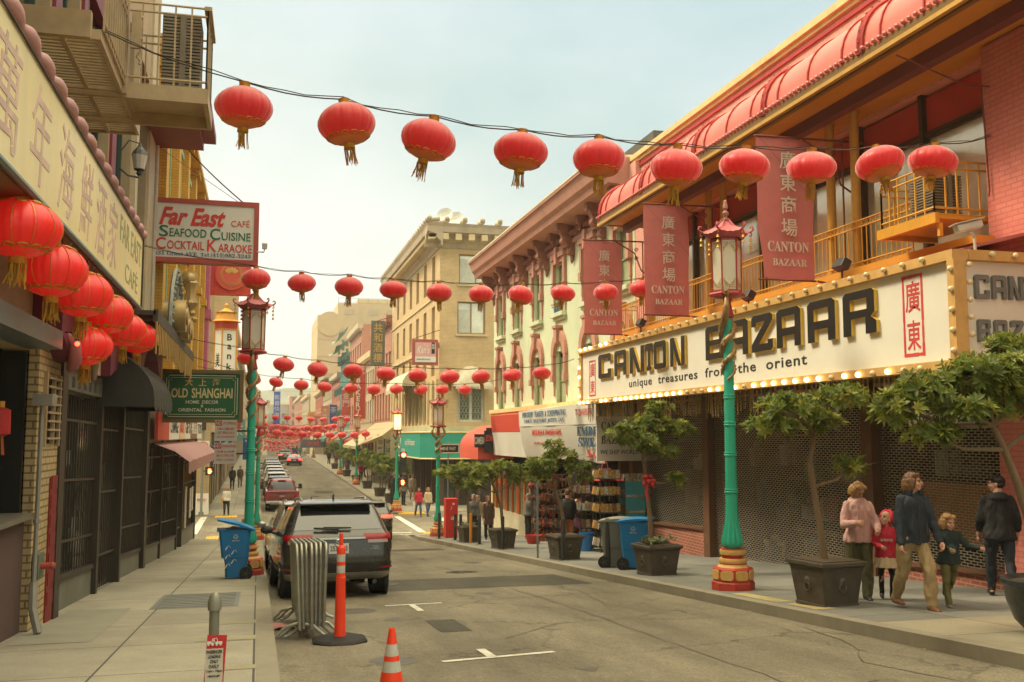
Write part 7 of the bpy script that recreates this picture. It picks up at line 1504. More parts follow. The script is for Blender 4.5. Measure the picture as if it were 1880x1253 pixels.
def suv(mp,lit=False,hero=False,name='parked_car'):
    t=empty(name,(0,0,0)); B=Body(SUVZ)
    B.shell([z for z,*_ in SUVZ]).build('body',mp,t,smooth=38)
    m=MB(); B.patch(m,1.16,1.56,lambda z:-(B.at(z)[2]*.86),lambda z:B.at(z)[2]*.86,.006,6,12); m.build('rear_window',m_cgl,t,smooth=True)
    m=MB()
    for y0,y1 in ((.62,1.35),(1.45,2.3),(2.38,3.0)):
        B.patch(m,1.16,1.56,lambda z:B.tside(z,max(y0+(.25*(z-1.16) if y0<.7 else 0),B.at(z)[0]+.22)),lambda z:B.tside(z,min(y1-(.0 if y1<2.9 else (z-1.16)*1.2),B.at(z)[1]-.3)),.006,4,4,True)
    m.build('side_windows',m_cgl,t,smooth=True)
    m=MB(); B.patch(m,1.13,1.57,lambda z:B.tot(z)-B.at(z)[2]*.8,lambda z:B.tot(z)+.0,.006,5,5,True); m.build('windscreen',m_cgl,t,smooth=True)
    m=MB(); B.patch(m,.34,.60,-1.25,1.25,.012,3,24); B.patch(m,.34,.5,1.25,lambda z:B.tot(z),.01,2,14,True); m.build('bumper',m_blkp,t,smooth=35)
    for y in (.95,3.7):
        m=MB()
        for s_ in (-1,1):
            m.mi=0; m.T=Matrix.Translation((s_*.895,y,.37))@Matrix.Rotation(math.pi/2,4,'Y'); m.lathe([(.44,-.03),(.46,.0),(.46,.045),(.40,.045)],n=24,caps=False); m.lathe([(.0,.04),(.41,.04)],n=24,caps=False); m.T=None
        m.build('wheel_arch',m_blkp,t)
    wheels(t,[(-.80,.95),(.80,.95),(-.80,3.7),(.80,3.7)],.36,.25)
    for s_ in (-1,1):
        m=MB(); B.patch(m,.985,1.09,.44*s_,1.22*s_,.012,3,10); tl=m.build('tail_light',m_tlon if lit else m_tl,t,smooth=True)
        m=MB(); B.patch(m,.93,.985,.50*s_,.86*s_,.012,2,6); m.build('clear_lens',m_tlc,tl,smooth=True)
        m=MB(); B.patch(m,.80,.93,1.02*s_,1.2*s_,.012,2,6); m.build('lower_lens',m_tl,tl,smooth=True)
    m=MB(); B.patch(m,1.00,1.03,-.46,.46,.016,1,14); m.build('chrome_bar',m_silv,t)
    m=MB(); B.patch(m,.30,.44,-.95,.95,.03,3,20); m.build('skid_plate',m_silv,t,smooth=True)
    m=MB(); m.grid([[V(x,.50-.10*(1-(x/.8)**2*.5),1.575),V(x,.42-.10*(1-(x/.8)**2*.5),1.60),V(x,.50,1.635),V(x,.75,1.66)] for x in [-.63+i*.105 for i in range(13)]]); m.build('spoiler',mp,t,smooth=True)
    for s_ in (-1,1):
        m=MB(); m.tube([(s_*.56,.85,1.66),(s_*.58,.95,1.71),(s_*.58,2.2,1.71),(s_*.56,2.35,1.65)],.018,6); m.build('roof_rail',m_silv,t,smooth=True)
    m=MB(); m.prism([(.0,0),(.16,0),(.05,.10),(.02,.10)],(-.012,.86,1.672),Y_,Z_,V(.024,0,0)); m.build('antenna_fin',m_blkp,t)
    mirrors(t,B,3.05,1.12,m_blkp if hero else mp)
    m=MB(); m.box((-.17,.035,.76),(.17,.06,.93)); pl=m.build('licence_plate',m_plate,t)
    text('2531253' if hero else '7KLM482',m_plt,pl,(0,.033,.845),X_,Z_,.29,.085,.012,.002,keep=False); 
    if hero: text('CALIFORNIA',m_redink,pl,(0,.033,.91),X_,Z_,.14,.02,0,.002)
    m=MB(); m.tube([(-.24+.24,.10,1.17),(-.42,.13,1.19)],.02,5); m.prism([(-.30,1.165),(.22,1.175),(.22,1.20),(-.25,1.215)],(0,.145,0),X_,Z_,V(0,-.025,0)); m.build('wiper',m_blkp,t)
    m=MB(); m.cyl((.62,.2,.27),(.62,.04,.27),.035,n=14); m.build('exhaust',m_dgrey,t)
    if hero:
        m=MB()
        def ell(a,b,cx=0,cz=0): m.tube([(cx+a*math.cos(k*.3927),.025,1.005-.06+cz+b*math.sin(k*.3927)) for k in range(16)],.0065,5,closed=True)
        ell(.075,.05); ell(.026,.046); ell(.05,.02,0,.025); m.build('emblem',m_chr,t)
        text('HYBRID',m_chr,t,(.62,.038,.83),X_,Z_,.16,.022,.0,.004,keep=False); text('XLE',m_chr,t,(.62,.038,.87),X_,Z_,.10,.024,0,.004,keep=False)
        m=MB(); B.patch(m,.66,.675,-.78,.78,.004,1,16)
        for s_ in (-1,1): B.patch(m,.67,1.0,.79*s_,.80*s_,.003,3,1)
        for y in (1.42,2.34):
            B.patch(m,.5,1.15,lambda z:B.tside(z,y),lambda z:B.tside(z,y+.012),.003,4,1,True)
        m.build('panel_gaps',m_blkp,t)
        m=MB(); B.patch(m,.50,.53,.72,1.0,.03,1,4,True); m.build('reflector',m_tl,t)
    return t
p_grey=paint('grey',(.05,.049,.043)); p_black=paint('black',(.02,.02,.02)); p_white=paint('white',(.55,.54,.48),.1); p_silver=paint('silver',(.30,.29,.25),.6); p_blue=paint('blue',(.02,.035,.07)); p_maroon=paint('maroon',(.17,.022,.028)); p_dark=paint('dark_olive',(.06,.058,.045))
CG='cars parked along the left kerb'
def place(o,x,y,rz,label,group=None):
    o.location=(x,y,zr(y+2.2)); sl=math.atan((zr(y+4)-zr(y+.4))/3.6); o.location.z=zr(y)+.0; o.rotation_euler=(sl,0,rz); tag(o,label,'car',group); return o
place(suv(p_grey,hero=True),1.37,17.15,R(2.5),'dark grey parked car, nearest at the kerb behind the steel barricades',CG)
gen=suv(p_silver); place(gen,1.24,22.6,R(1.5),'silver parked car directly in front of the dark grey one',CG)
for x,y,mt,lb in ((1.36,68.5,p_black,'black parked car just beyond the red pickup'),(1.3,74.3,p_white,'white parked car, second beyond the red pickup'),(1.35,80,p_silver,'silver parked car, third beyond the red pickup'),(1.3,85.6,p_white,'pale parked car, fourth beyond the red pickup'),(1.3,91.4,p_dark,'dark parked car, fifth beyond the red pickup'),(1.3,97.2,p_silver,'silver grey parked car, sixth beyond the red pickup'),(1.3,103,p_black,'dark parked car at the far end of the parked row')):
    place(copy_tree(gen,mats={p_silver:mt}),x,y,R(random.uniform(-1,1)),lb,CG)
place(suv(p_dark,lit=True,name='moving_car'),4.72,42.6,R(-3),'dark car with lit tail lamps entering the crossing, half hidden','cars driving up the street')
# sedan
SED=[(.25,.25,4.55,.78),(.33,.1,4.68,.86),(.46,.03,4.74,.895),(.62,.02,4.76,.905),(.76,.03,4.70,.905),(.86,.05,4.45,.895),(.93,.10,3.75,.875),(.97,.32,3.35,.86),(1.0,.72,3.2,.84),(1.12,.98,2.98,.79),(1.25,1.28,2.72,.73),(1.34,1.55,2.5,.67),(1.40,1.85,2.3,.58),(1.42,2.05,2.15,.44)]
def sedan(mp,lit):
    t=empty('moving_car',(0,0,0)); B=Body(SED); B.shell([z for z,*_ in SED]).build('body',mp,t,smooth=38)
    m=MB(); B.patch(m,1.02,1.34,lambda z:-(B.at(z)[2]*.86),lambda z:B.at(z)[2]*.86,.006,4,10); m.build('rear_window',m_cgl,t,smooth=True)
    m=MB(); B.patch(m,1.02,1.32,lambda z:B.tside(z,B.at(z)[0]+.25),lambda z:B.tside(z,B.at(z)[1]-.4),.006,4,6,True); m.build('side_windows',m_cgl,t,smooth=True)
    for s_ in (-1,1):
        m=MB(); B.patch(m,.70,.84,.48*s_,1.12*s_,.012,3,8); m.build('tail_light',m_tlon if lit else m_tl,t,smooth=True)
    m=MB(); B.patch(m,.26,.45,-1.1,1.1,.012,3,20); m.build('bumper',m_blkp,t,smooth=True); m=MB(); m.box((-.17,.0,.62),(.17,.03,.74)); m.build('licence_plate',m_plate,t)
    m=MB(); m.box((-.3,1.33,1.28),(.3,1.36,1.31)); m.build('brake_lamp',m_tlon,t)
    wheels(t,[(-.78,.95),(.78,.95),(-.78,3.75),(.78,3.75)],.33,.22); mirrors(t,B,3.0,1.02,mp,.9,(.2,.1,.13)); return t
place(sedan(p_blue,True),4.35,126,R(0),'dark blue car driving away with bright tail lamps','cars driving up the street')
place(copy_tree(gen,mats={p_silver:p_dark,m_tl:m_tlon}),3.5,137,0,'dark car ahead of the blue one at the crest','cars driving up the street')
# pickup
PCK=[(.95,1.95,4.4,.84),(1.05,1.95,4.2,.90),(1.12,1.97,4.05,.905),(1.2,2.0,3.98,.90),(1.35,2.05,3.75,.85),(1.55,2.12,3.45,.79),(1.7,2.18,3.25,.74),(1.80,2.28,3.1,.68),(1.84,2.5,2.9,.55)]
t=empty('pickup_truck',(0,0,0)); 
m=MB(); m.cbox((0,2.95,.8),(1.94,5.7,.0+.62),taper=.97); 
for s_ in (-1,1): m.box((s_*.97,.12,1.10),(s_*.84,2.0,1.24)); m.box((s_*.97,.12,.5),(s_*.9,1.9,1.1))
m.box((-.97,.05,.62),(.97,.12,1.24)); m.prism([(3.9,1.1),(5.72,1.02),(5.8,.9),(5.8,.6),(3.9,.6)],(-.93,0,0),Y_,Z_,V(1.86,0,0)); m.build('body',p_maroon,t,bevel=.03)
B=Body(PCK,.25,.3,.03); B.shell([z for z,*_ in PCK]).build('cab',p_maroon,t,smooth=38)
m=MB(); B.patch(m,1.24,1.68,lambda z:-(B.at(z)[2]*.82),lambda z:B.at(z)[2]*.82,.006,4,10); m.build('rear_window',m_cgl,t,smooth=True); m=MB(); B.patch(m,1.22,1.68,lambda z:B.tside(z,2.5),lambda z:B.tside(z,B.at(z)[1]-.35),.006,4,5,True); m.build('side_windows',m_cgl,t,smooth=True)
m=MB(); m.box((-.80,.0,.74),(.80,.05,1.22)); m.box((-.72,-.012,.80),(.72,.0,.98)); m.build('tailgate',p_maroon,t,bevel=.02); m=MB(); m.box((-.2,-.02,1.06),(.2,.0,1.13)); m.build('gate_handle',m_blkp,t); text('TRUCK' if False else 'GMC',m_silv,t,(0,-.014,.93),X_,Z_,.5,.11,.03,.006) 
for s_ in (-1,1):
    m=MB(); m.box((s_*.82,-.0,.72),(s_*.98,.14,1.2)); m.build('tail_light',m_tlon if False else m_tl,t,bevel=.015)
    m=MB(); m.cbox((s_*1.18,3.55,1.3),(.22,.1,.3)); m.tube([(s_*.9,3.6,1.2),(s_*1.1,3.55,1.2)],.03,5); m.build('mirror',m_blkp,t,bevel=.03)
m=MB(); m.box((-.95,-.1,.5),(.95,.12,.66)); m.build('bumper',m_silv,t,bevel=.03); m=MB(); m.box((-.17,-.115,.52),(.17,-.1,.64)); m.build('licence_plate',m_plate,t); m=MB(); m.box((-.25,2.05,1.74),(.25,2.2,1.78)); m.build('brake_lamp',m_tl,t)
wheels(t,[(-.82,1.2),(.82,1.2),(-.82,4.8),(.82,4.8)],.40,.27)
place(t,1.42,60.8,R(0),'dark red pickup truck parked beyond the crossing on the left',CG)
# ================================================================ TREES, PLANTERS, STREET FURNITURE
def leafm(n,c,t): 
    m=TL('leaf_'+n,c,.3,.42,.55,3.5,tcol=t); return m
m_leaf=leafm('olive',(.11,.145,.028),(.24,.30,.045)); m_leafy=leafm('yellowish',(.23,.24,.045),(.40,.42,.06)); m_bark=M('bark',(.17,.115,.065),.85,scale=14,bump=.5,dirt=.3,stretch=(3,3,.6)); m_plant=M('planter_stone',(.075,.062,.045),.65,scale=7,var=.3,dirt=.35); m_soil=M('soil',(.07,.05,.03),.95,scale=20,bump=.5)
def rosette(m,p,ax,r,s,n=9):
    ax=ax.normalized(); a=ax.orthogonal().normalized(); b=ax.cross(a); ph=r.random()*6.28
    for i in range(n):
        th=ph+i*2.4; el=r.uniform(.1,.95); d=(a*math.cos(th)+b*math.sin(th))*math.cos(el)+ax*math.sin(el); L_=s*r.uniform(.75,1.2); w=L_*.17; side=d.cross(ax).normalized()*w; mid=p+d*L_*.55+ax*L_*.04; tip=p+d*L_-Z_*L_*.16*r.random()
        m._add([p,mid+side,tip,mid-side],[(0,1,2),(0,2,3)])
def tree(x,y,z0,trunk,clumps,label,seed,n=260,s=.13,planter='box',name='planter_tree',group='small trees in planters along the right pavement',dens=1):
    r=random.Random(seed); t=empty(name,(x,y,zp(y)),label,'tree',group)
    m=MB(); tp=[V(x+a,y+b,z) for a,b,z in trunk]; m.tube(tp,[.055-.022*i/(len(tp)-1) for i in range(len(tp))],8); top=tp[-1]
    ends=[]
    for (cx,cy,cz,rx,ry,rz) in clumps:
        c=V(x+cx,y+cy,cz); st=min(tp[1:],key=lambda q:(q-c).length+ (0 if q.z<c.z else 1)); mid=(st+c)/2+V(r.uniform(-.06,.06),r.uniform(-.06,.06),-.08*abs(c.x-st.x)); m.tube([st,mid,c],[.026,.018,.008],6)
        for k in range(7):
            e=c+V(r.gauss(0,.55)*rx,r.gauss(0,.55)*ry,r.uniform(-.2,.7)*rz); m.tube([mid+(c-mid)*r.random(),(c+e)/2+V(0,0,-.02),e],[.010,.007,.004],4); ends.append(e)
    m.build('trunk',m_bark,t,smooth=50)
    vol=sum(c[3]*c[4]*c[5] for c in clumps)**1; ms=[MB(),MB()]
    tot=sum((c[3]*c[4]+c[3]*c[5]) for c in clumps)
    for c in clumps:
        k=int(n*(c[3]*c[4]+c[3]*c[5])/tot)
        for i in range(k):
            u=V(r.gauss(0,1),r.gauss(0,1),r.gauss(0,1)).normalized(); q=r.uniform(.45,1.0)**.6; nz_=.75+.5*noise.noise(u*2.2+V(seed,seed,c[0]))
            if u.z<-.35 and r.random()<.6: continue
            p=V(x+c[0]+u.x*c[3]*q*nz_,y+c[1]+u.y*c[4]*q*nz_,c[2]+u.z*c[5]*q*nz_); rosette(ms[0 if r.random()<.72 else 1],p,u+V(0,0,.7),r,s)
    ms[0].build('crown',m_leaf,t); ms[1].build('crown',m_leafy,t)
    return t
def planter(x,y,label,w=.74,h=.60,kind='box',rz=8,plants=0):
    z=zp(y); t=empty('planter',(x,y,z),label,'planter','planters along the right pavement'); Mx=Matrix.Translation((x,y,z))@Matrix.Rotation(R(rz),4,'Z')
    m=MB(); m.T=Mx
    if kind=='box':
        m.cbox((0,0,h*.47),(w*.94,w*.94,h*.94),taper=.80); m.cbox((0,0,h*.95),(w*1.04,w*1.04,h*.10)); m.cbox((0,0,h*.885),(w*.97,w*.97,h*.04)); m.cbox((0,0,.02),(w*.8,w*.8,.05)); m.T=None; m.build('tub',m_plant,t,bevel=.012)
        m=MB(); m.T=Mx; m.cbox((0,0,h+.004),(w*.9,w*.9,.02)); m.build('soil',m_soil,t)
        m=MB()
        for a in range(4):
            for dx in ((-.0,) if w<.7 else (0,)):
                m.T=Mx@Matrix.Rotation(a*math.pi/2,4,'Z'); m.ball((dx,-w*.42,h*.58),(.06,.03,.065),10,6); m.ball((dx,-w*.44,h*.60),(.025,.03,.02),8,5); m.tube([(dx+.055*math.cos(q*.6283),-w*.425-.012,h*.44+.055*math.sin(q*.6283)) for q in range(10)],.011,5,closed=True)
        m.build('lion_ring',M('planter_relief',(.10,.085,.06),.5),t,smooth=50)
    else:
        m.lathe([(.19,0),(.26,.02),(.36,.13),(.43,.32),(.45,.47),(.48,.50),(.48,.55),(.45,.56),(.41,.50),(.02,.49)],n=36); m.T=None; m.build('tub',M('speckled_pot',(.035,.045,.045),.35,scale=40,var=.8,dirt=.1),t,smooth=40)
        m=MB(); m.T=Mx; m.lathe([(.01,.53),(.42,.51)],n=24); m.build('soil',m_soil,t)
    if plants:
        m=MB(); r=random.Random(int(y*7))
        for i in range(plants): rosette(m,V(x+r.gauss(0,.16),y+r.gauss(0,.16),z+h+.02+.10*r.random()),V(r.gauss(0,.4),r.gauss(0,.4),1),r,.09,8)
        m.build('ground_plants',M('pale_succulent',(.17,.19,.09),.6,var=.5,scale=9),t)
    return t
# nearest to farthest
planter(7.52,12.1,'brown square planter with lion rings beside the woman in pink')
tree(7.52,12.1,0,[(-.02,0,-1.72),(-.06,.02,-1.2),(-.14,.02,-.7),(-.2,0,-.36),(-.12,0,.0)],[(-.75,0,.12,.42,.45,.17),(-.35,.2,.42,.5,.5,.22),(.25,-.1,.52,.48,.5,.22),(-.55,-.2,.32,.45,.4,.18),(.1,.3,.22,.4,.4,.15),(-.1,-.25,.18,.3,.3,.14),(.42,0,-.42,.26,.26,.13)],'small crooked tree with flat crown in the planter beside the woman in pink',1,470,.115)
planter(7.55,18.1,'dark square planter filled with pale succulents by the blue bin',.72,.58,plants=60)
tree(7.5,18.1,0,[(-.05,0,-2.1),(-.08,0,-1.55),(-.14,0,-.9),(-.2,0,-.4),(-.18,0,-.1)],[(-.5,0,.05,.5,.45,.24),(.0,.1,.2,.5,.5,.28),(.45,0,.12,.5,.4,.2),(-.2,-.1,-.12,.45,.4,.2),(.2,.1,.52,.32,.3,.16),(.25,-.1,-.3,.32,.3,.14),(.5,0,-.88,.26,.24,.17)],'bushy small tree with a red bow on its trunk beside the blue bin',2,520,.12)
t=empty('red_bow',(7.38,18.0,-1.2),'red ribbon bow tied round the trunk of the bushy small tree','bow'); m=MB(); 
for a in range(7): m.ball((7.36+.09*math.cos(a*.9),17.98+.05*math.sin(a*.9),-.88+.08*math.sin(a*1.9)),(.07,.05,.045),8,5,Euler((a,a*.7,0)).to_matrix())
m.tube([(7.33,17.97,-.92),(7.30,17.97,-1.1),(7.33,17.97,-1.25)],[.03,.035,.02],5); m.build('ribbon',M('red_ribbon',(.42,.03,.03),.6),t,smooth=50)
planter(8.08,8.75,'round dark speckled planter at the right edge of the pavement',kind='bowl')
tree(7.85,8.8,0,[(.2,-.04,-1.6),(.08,0,-1.0),(-.08,0,-.5),(-.22,0,-.15),(-.35,0,.1)],[(-1.45,0,.30,.36,.4,.17),(-1.05,.1,.50,.45,.45,.2),(-.6,-.1,.62,.5,.5,.24),(-.15,0,.72,.5,.5,.26),(.3,.1,.66,.5,.5,.28),(-.8,-.1,.28,.42,.4,.16),(-.3,.1,.40,.5,.5,.2),(-1.1,0,.02,.3,.3,.13),(.35,0,.3,.4,.4,.2),(-.1,0,.98,.24,.24,.12)],'large spreading tree at the right edge in the round speckled planter',3,1150,.112)
planter(7.5,23.9,'weathered square planter behind a bollard before the souvenir racks',.74,.6)
tree(7.5,23.9,0,[(0,0,-2.5),(-.05,0,-2.0),(-.22,0,-1.4),(-.32,0,-1.0)],[(-.6,0,-.75,.55,.5,.26),(-.1,0,-.55,.55,.5,.26),(.4,0,-.85,.45,.4,.2),(-.3,0,-.25,.3,.3,.16),(-.75,0,-1.05,.35,.3,.16),(.55,0,-1.1,.32,.3,.12)],'small tree with wide crown before the souvenir racks',4,250,.15)
planter(7.5,30.4,'square planter in front of the orange shopfront',.72,.6)
tree(7.5,30.4,0,[(0,0,-2.9),(-.05,0,-2.3),(-.2,0,-1.8),(-.35,0,-1.5)],[(-.6,0,-1.2,.6,.5,.3),(0,.1,-1.05,.65,.5,.3),(.5,0,-1.3,.5,.4,.22),(-.9,0,-1.5,.4,.4,.2)],'small tree in front of the orange shopfront',5,200,.17)
planter(7.5,35.6,'square planter near the red box with bollards around',.7,.58,plants=25)
tree(7.5,35.6,0,[(0,0,-3.2),(-.03,0,-2.6),(-.1,0,-2.0),(-.15,0,-1.7)],[(-.7,0,-1.4,.65,.5,.3),(0,.1,-1.25,.75,.5,.32),(.6,0,-1.5,.55,.4,.24),(-.2,0,-1.75,.4,.4,.2)],'small tree near the red box, its crown over the group of people',6,185,.19)
for i,(yy,lb) in enumerate(((64.5,'rounded green tree just beyond the lit lamp post'),(70.5,'rounded green tree below the poster banner, second past the crossing'),(79,'rounded green tree by the white gift sign'),(88,'rounded green tree before the cream canvas awning'),(98,'rounded green tree far along the right pavement near the bakery sign'),(114,'small distant tree near the grey street banner'))):
    planter(8.4,yy,'dark square planter under a far tree, '+['past the lit lamp post','below the poster banner','by the gift sign','by the cream awning','near the bakery sign','near the grey banner'][i])
    z=zp(yy); tree(8.4,yy,0,[(0,0,z+.5),(0,0,z+1.2),(-.1,0,z+1.7)],[(-.5,0,z+2.2,.8,.7,.45),(.3,0,z+2.35,.8,.7,.45),(-.1,.2,z+2.75,.7,.6,.35),(.8,0,z+2.0,.5,.5,.3)],lb,20+i,210,.24)
# ---- wheeled bins
def wheelie(x,y,rz,mt,ml,label,lid=4,logo=True):
    z=zp(y); t=empty('wheeled_bin',(x,y,z),label,'bin','wheeled bins on the pavements'); Mx=Matrix.Translation((x,y,z))@Matrix.Rotation(R(rz),4,'Z')
    m=MB(); m.T=Mx; rows=[]
    for zz,w,d0,d1 in ((.05,.22,-.19,.22),(.30,.235,-.20,.24),(.42,.245,-.22,.26),(.44,.255,-.27,.26),(.95,.285,-.33,.29),(1.0,.30,-.35,.31)):
        c=.04; rows.append([V(-w+c,d0,zz),V(w-c,d0,zz),V(w,d0+c,zz),V(w,d1-c,zz),V(w-c,d1,zz),V(-w+c,d1,zz),V(-w,d1-c,zz),V(-w,d0+c,zz)])
    m.grid(rows,closed=True); m._add(rows[0],[tuple(range(8))]); m._add(rows[-1],[tuple(range(8))]); m.box((-.31,-.37,.97),(.31,-.33,1.0)); m.cyl((-.28,.36,.98),(.28,.36,.98),.018,n=8); m.box((-.28,.29,.96),(-.24,.37,1.0)); m.box((.24,.29,.96),(.28,.37,1.0)); m.build('body',mt,t,bevel=.008)
    m=MB(); m.T=Mx@Matrix.Translation((0,.33,1.005))@Matrix.Rotation(R(-lid),4,'X'); rows=[]
    for f in range(7):
        yy=-.72*f/6; h_=.015+.05*math.sin(math.pi*f/6); rows.append([V(xx,yy,h_*(1-.5*abs(xx)/.31)) for xx in (-.31,-.2,0,.2,.31)])
    m.grid(rows); m.grid([[p for p in [r[0] for r in rows]],[V(p.x,p.y,-.02) for p in [r[0] for r in rows]]]); m.grid([[r[-1] for r in rows],[V(r[-1].x,r[-1].y,-.02) for r in rows]]); m.grid([rows[-1],[V(p.x,p.y,-.025) for p in rows[-1]]]); m.build('lid',ml,t,smooth=40)
    for s in (-1,1):
        m=MB(); m.T=Mx; m.cyl((s*.24,.22,.13),(s*.31,.22,.13),.13,n=22); wh=m.build('wheel',m_tyre,t,smooth=40); m=MB(); m.T=Mx; m.cyl((s*.311,.22,.13),(s*.318,.22,.13),.03,n=10)
        for k in range(5): m.tube([(s*.313,.22+.03*math.cos(k*1.2566),.13+.03*math.sin(k*1.2566)),(s*.313,.22+.09*math.cos(k*1.2566),.13+.09*math.sin(k*1.2566))],.012,4)
        m.build('hub',m_dgrey,wh)
    if logo:
        for nrm,dx in ((V(-1,0,0),-.281),(V(1,0,0),.281)):
            r_=Z_.cross(nrm); 
            m3=Mx.to_3x3()
            text('♲',m_signw,t,Mx@V(dx,0,.86),m3@r_,Z_,.10,.10,0,.006); text('RECYCLE',m_signw,t,Mx@V(dx,0,.78),m3@r_,Z_,.14,.022,0,.006,keep=False)
        text('♲',m_signw,t,Mx@V(0,-.325,.80),Mx.to_3x3()@X_,Z_,.10,.10,0,.01)
    return t
m_bblue=M('bin_blue',(.006,.17,.42),.45,scale=3,var=.08,dirt=.25); m_bgrey=M('bin_grey',(.15,.15,.125),.5,scale=3,dirt=.2); m_blgrey=M('bin_lid_grey',(.24,.235,.19),.5,dirt=.15)
b=wheelie(-.42,21.15,-88,m_bblue,m_bblue,'blue recycling bin with lid ajar and scrawled graffiti by the left lamp post',16)
m=MB(); r=random.Random(6)
for i in range(5): 
    c=V(-.56+.12*(i%2),20.86,zp(21.4)+.3+.09*i); m.tube([c+V(.05*math.cos(a*.9),0,.05*math.sin(a*1.3)) for a in range(6)],.007,3)
m.build('graffiti',m_signw,b)
m=MB()
for i in range(6): m.ball((-.57+i*.08,21.1+.05*(i%2),zp(21.4)+1.0),(.07,.09,.05),8,5,Euler((i,i,0)).to_matrix())
m.build('rubbish_bags',M('white_bag',(.5,.48,.42),.5,var=.3),None,label='crumpled pale rubbish bulging from the open blue bin',cat='rubbish')
wheelie(7.75,19.75,62,m_bblue,m_bblue,'blue recycling bin on the right pavement beside the succulent planter'); wheelie(7.62,20.55,62,m_bgrey,m_blgrey,'grey wheeled bin just behind the blue bin on the right',logo=False)
# ---- bollards, posts, box
m_boll=M('bollard_black',(.03,.032,.028),.5,dirt=.2)
for i,(x,y,mt,lb,h_) in enumerate(((7.38,20.4,m_boll,'black steel bollard left of the wheeled bins',1.05),(7.30,23.4,m_boll,'black steel bollard in front of the weathered planter',1.0),(7.3,29.6,m_boll,'black steel bollard before the planter at the orange shopfront',1.0),(7.46,33.6,m_boll,'black steel bollard right of the orange bollard',1.0),(7.45,35.0,M('bollard_orange',(.58,.22,.02),.5,dirt=.15),'orange bollard among the black ones at the kerb',1.05),(7.4,36.6,m_boll,'black steel bollard left of the orange bollard',1.0),(7.45,37.9,m_boll,'black steel bollard between the red box and the orange bollard',1.0),(7.2,40.0,m_boll,'black steel bollard right in front of the red box',1.05))):
    z=zp(y); t=empty('bollard',(x,y,z),lb,'bollard','bollards along the right kerb'); m=MB(); m.lathe([(.055,0),(.055,h_-.03),(.045,h_),(.01,h_+.005)],(x,y,z),14); m.build('post',mt,t,smooth=40); m=MB(); m.box((x-.12,y-.12,z),(x+.12,y+.12,z+.015)); m.build('base_plate',m_dgrey,t)
t=empty('sign_post',(7.05,24.8,zp(24.8)),'bare thin grey pole at the kerb left of the souvenir racks','pole'); m=MB(); m.cyl((7.05,24.8,zp(24.8)),(7.05,24.8,zp(24.8)+2.5),.03,n=10); m.build('pole',M('galvanised',(.28,.30,.27),.5,.4,dirt=.2),t)
t=empty('red_box',(7.8,40.6,zp(40.6)),'tall bright red street cabinet with round white marks at the corner','cabinet'); m=MB(); m.box((7.55,40.4,zp(40.6)),(8.05,40.9,zp(40.6)+1.62)); m.build('case',M('cabinet_red',(.58,.025,.02),.4,dirt=.1),t,bevel=.02)
m=MB(); m.cyl((7.82,40.41,zp(40.6)+.82),(7.82,40.385,zp(40.6)+.82),.07,n=16); m.cyl((7.86,40.41,zp(40.6)+1.4),(7.86,40.385,zp(40.6)+1.4),.05,n=12); m.tube([(7.74,40.385,zp(40.6)+1.15),(7.8,40.385,zp(40.6)+1.25),(7.75,40.385,zp(40.6)+1.3)],.012,4); m.build('white_marks',m_signw,t); m=MB(); m.ball((7.80,40.38,zp(40.6)+.84),(.03,.01,.035),8,5); m.build('black_mark',m_black,t)
# one way sign and signals
m_galv=M('galvanised',(.28,.30,.27)); 
t=plate_sign('one_way_sign',7.75,8.75,-.75,-.43,43.9,m_black,'black and white ONE WAY sign on a pole by the corner lamp post',[('ONE WAY',m_signw,.58,.5,.62,.5,dict(keep=False,bold=.02))],th=.03,frame=m_signw)
m=MB(); m.prism([(-.06,0),(.1,.1),(.1,.04),(.22,.04),(.22,-.04),(.1,-.04),(.1,-.1)],(7.86,43.9,-.59),X_,Z_,V(0,-.006,0)); m.build('arrow',m_signw,t); m=MB(); m.cyl((8.3,43.96,zp(43.9)),(8.3,43.96,-.3),.03,n=8); m.build('pole',m_galv,t)
m_hsg=M('signal_housing',(.03,.03,.027),.5); m_redl=EM('signal_red',(1,.05,.02),14); m_hand=EM('signal_hand',(1,.10,.02),12); m_off=M('signal_off_lens',(.03,.05,.04),.3)
t=empty('traffic_signal',(8.3,58.2,-2.4),'traffic signal showing red on the lit lamp post','traffic signal'); m=MB(); m.box((8.1,58.1,-2.15),(8.48,58.4,-.95)); m.build('housing',m_hsg,t,bevel=.03)
for j,mt in enumerate((m_redl,m_off,m_off)):
    m=MB(); m.cyl((8.29,58.1,-1.15-j*.38),(8.29,58.07,-1.15-j*.38),.13,n=18); m.build('lens',mt,t); m=MB(); m.tube([(8.29+.15*math.cos(a*math.pi/8),58.02,-1.15-j*.38+.15*math.sin(a*math.pi/8)) for a in range(9)],.012,4); m.build('visor',m_hsg,t)
m=MB(); m.box((7.95,58.2,-1.6),(8.1,58.28,-1.54)); m.build('arm',m_hsg,t)
def hand_signal(x,y,z,label,arm=0):
    t=empty('pedestrian_signal',(x,y,z-.25),label,'signal','pedestrian signals showing a raised hand'); m=MB(); m.box((x-.24,y,z-.24),(x+.24,y+.25,z+.24)); m.box((x-.26,y-.12,z+.22),(x+.26,y,z+.25)); m.build('housing',m_hsg,t,bevel=.02); m=MB(); m.ball((x,y-.01,z-.06),(.085,.012,.09),10,6)
    for k,(dx,hh) in enumerate(((-.06,.11),(-.02,.14),(.02,.135),(.06,.10))): m.tube([(x+dx,y-.01,z),(x+dx*1.15,y-.01,z+hh)],.017,5)
    m.tube([(x+.06,y-.01,z-.06),(x+.12,y-.01,z+.0)],.016,5); m.build('hand',m_hand,t)
    if arm: m=MB(); m.box((min(x,arm),y+.1,z-.03),(max(x,arm),y+.16,z+.03)); m.build('arm',m_hsg,t)
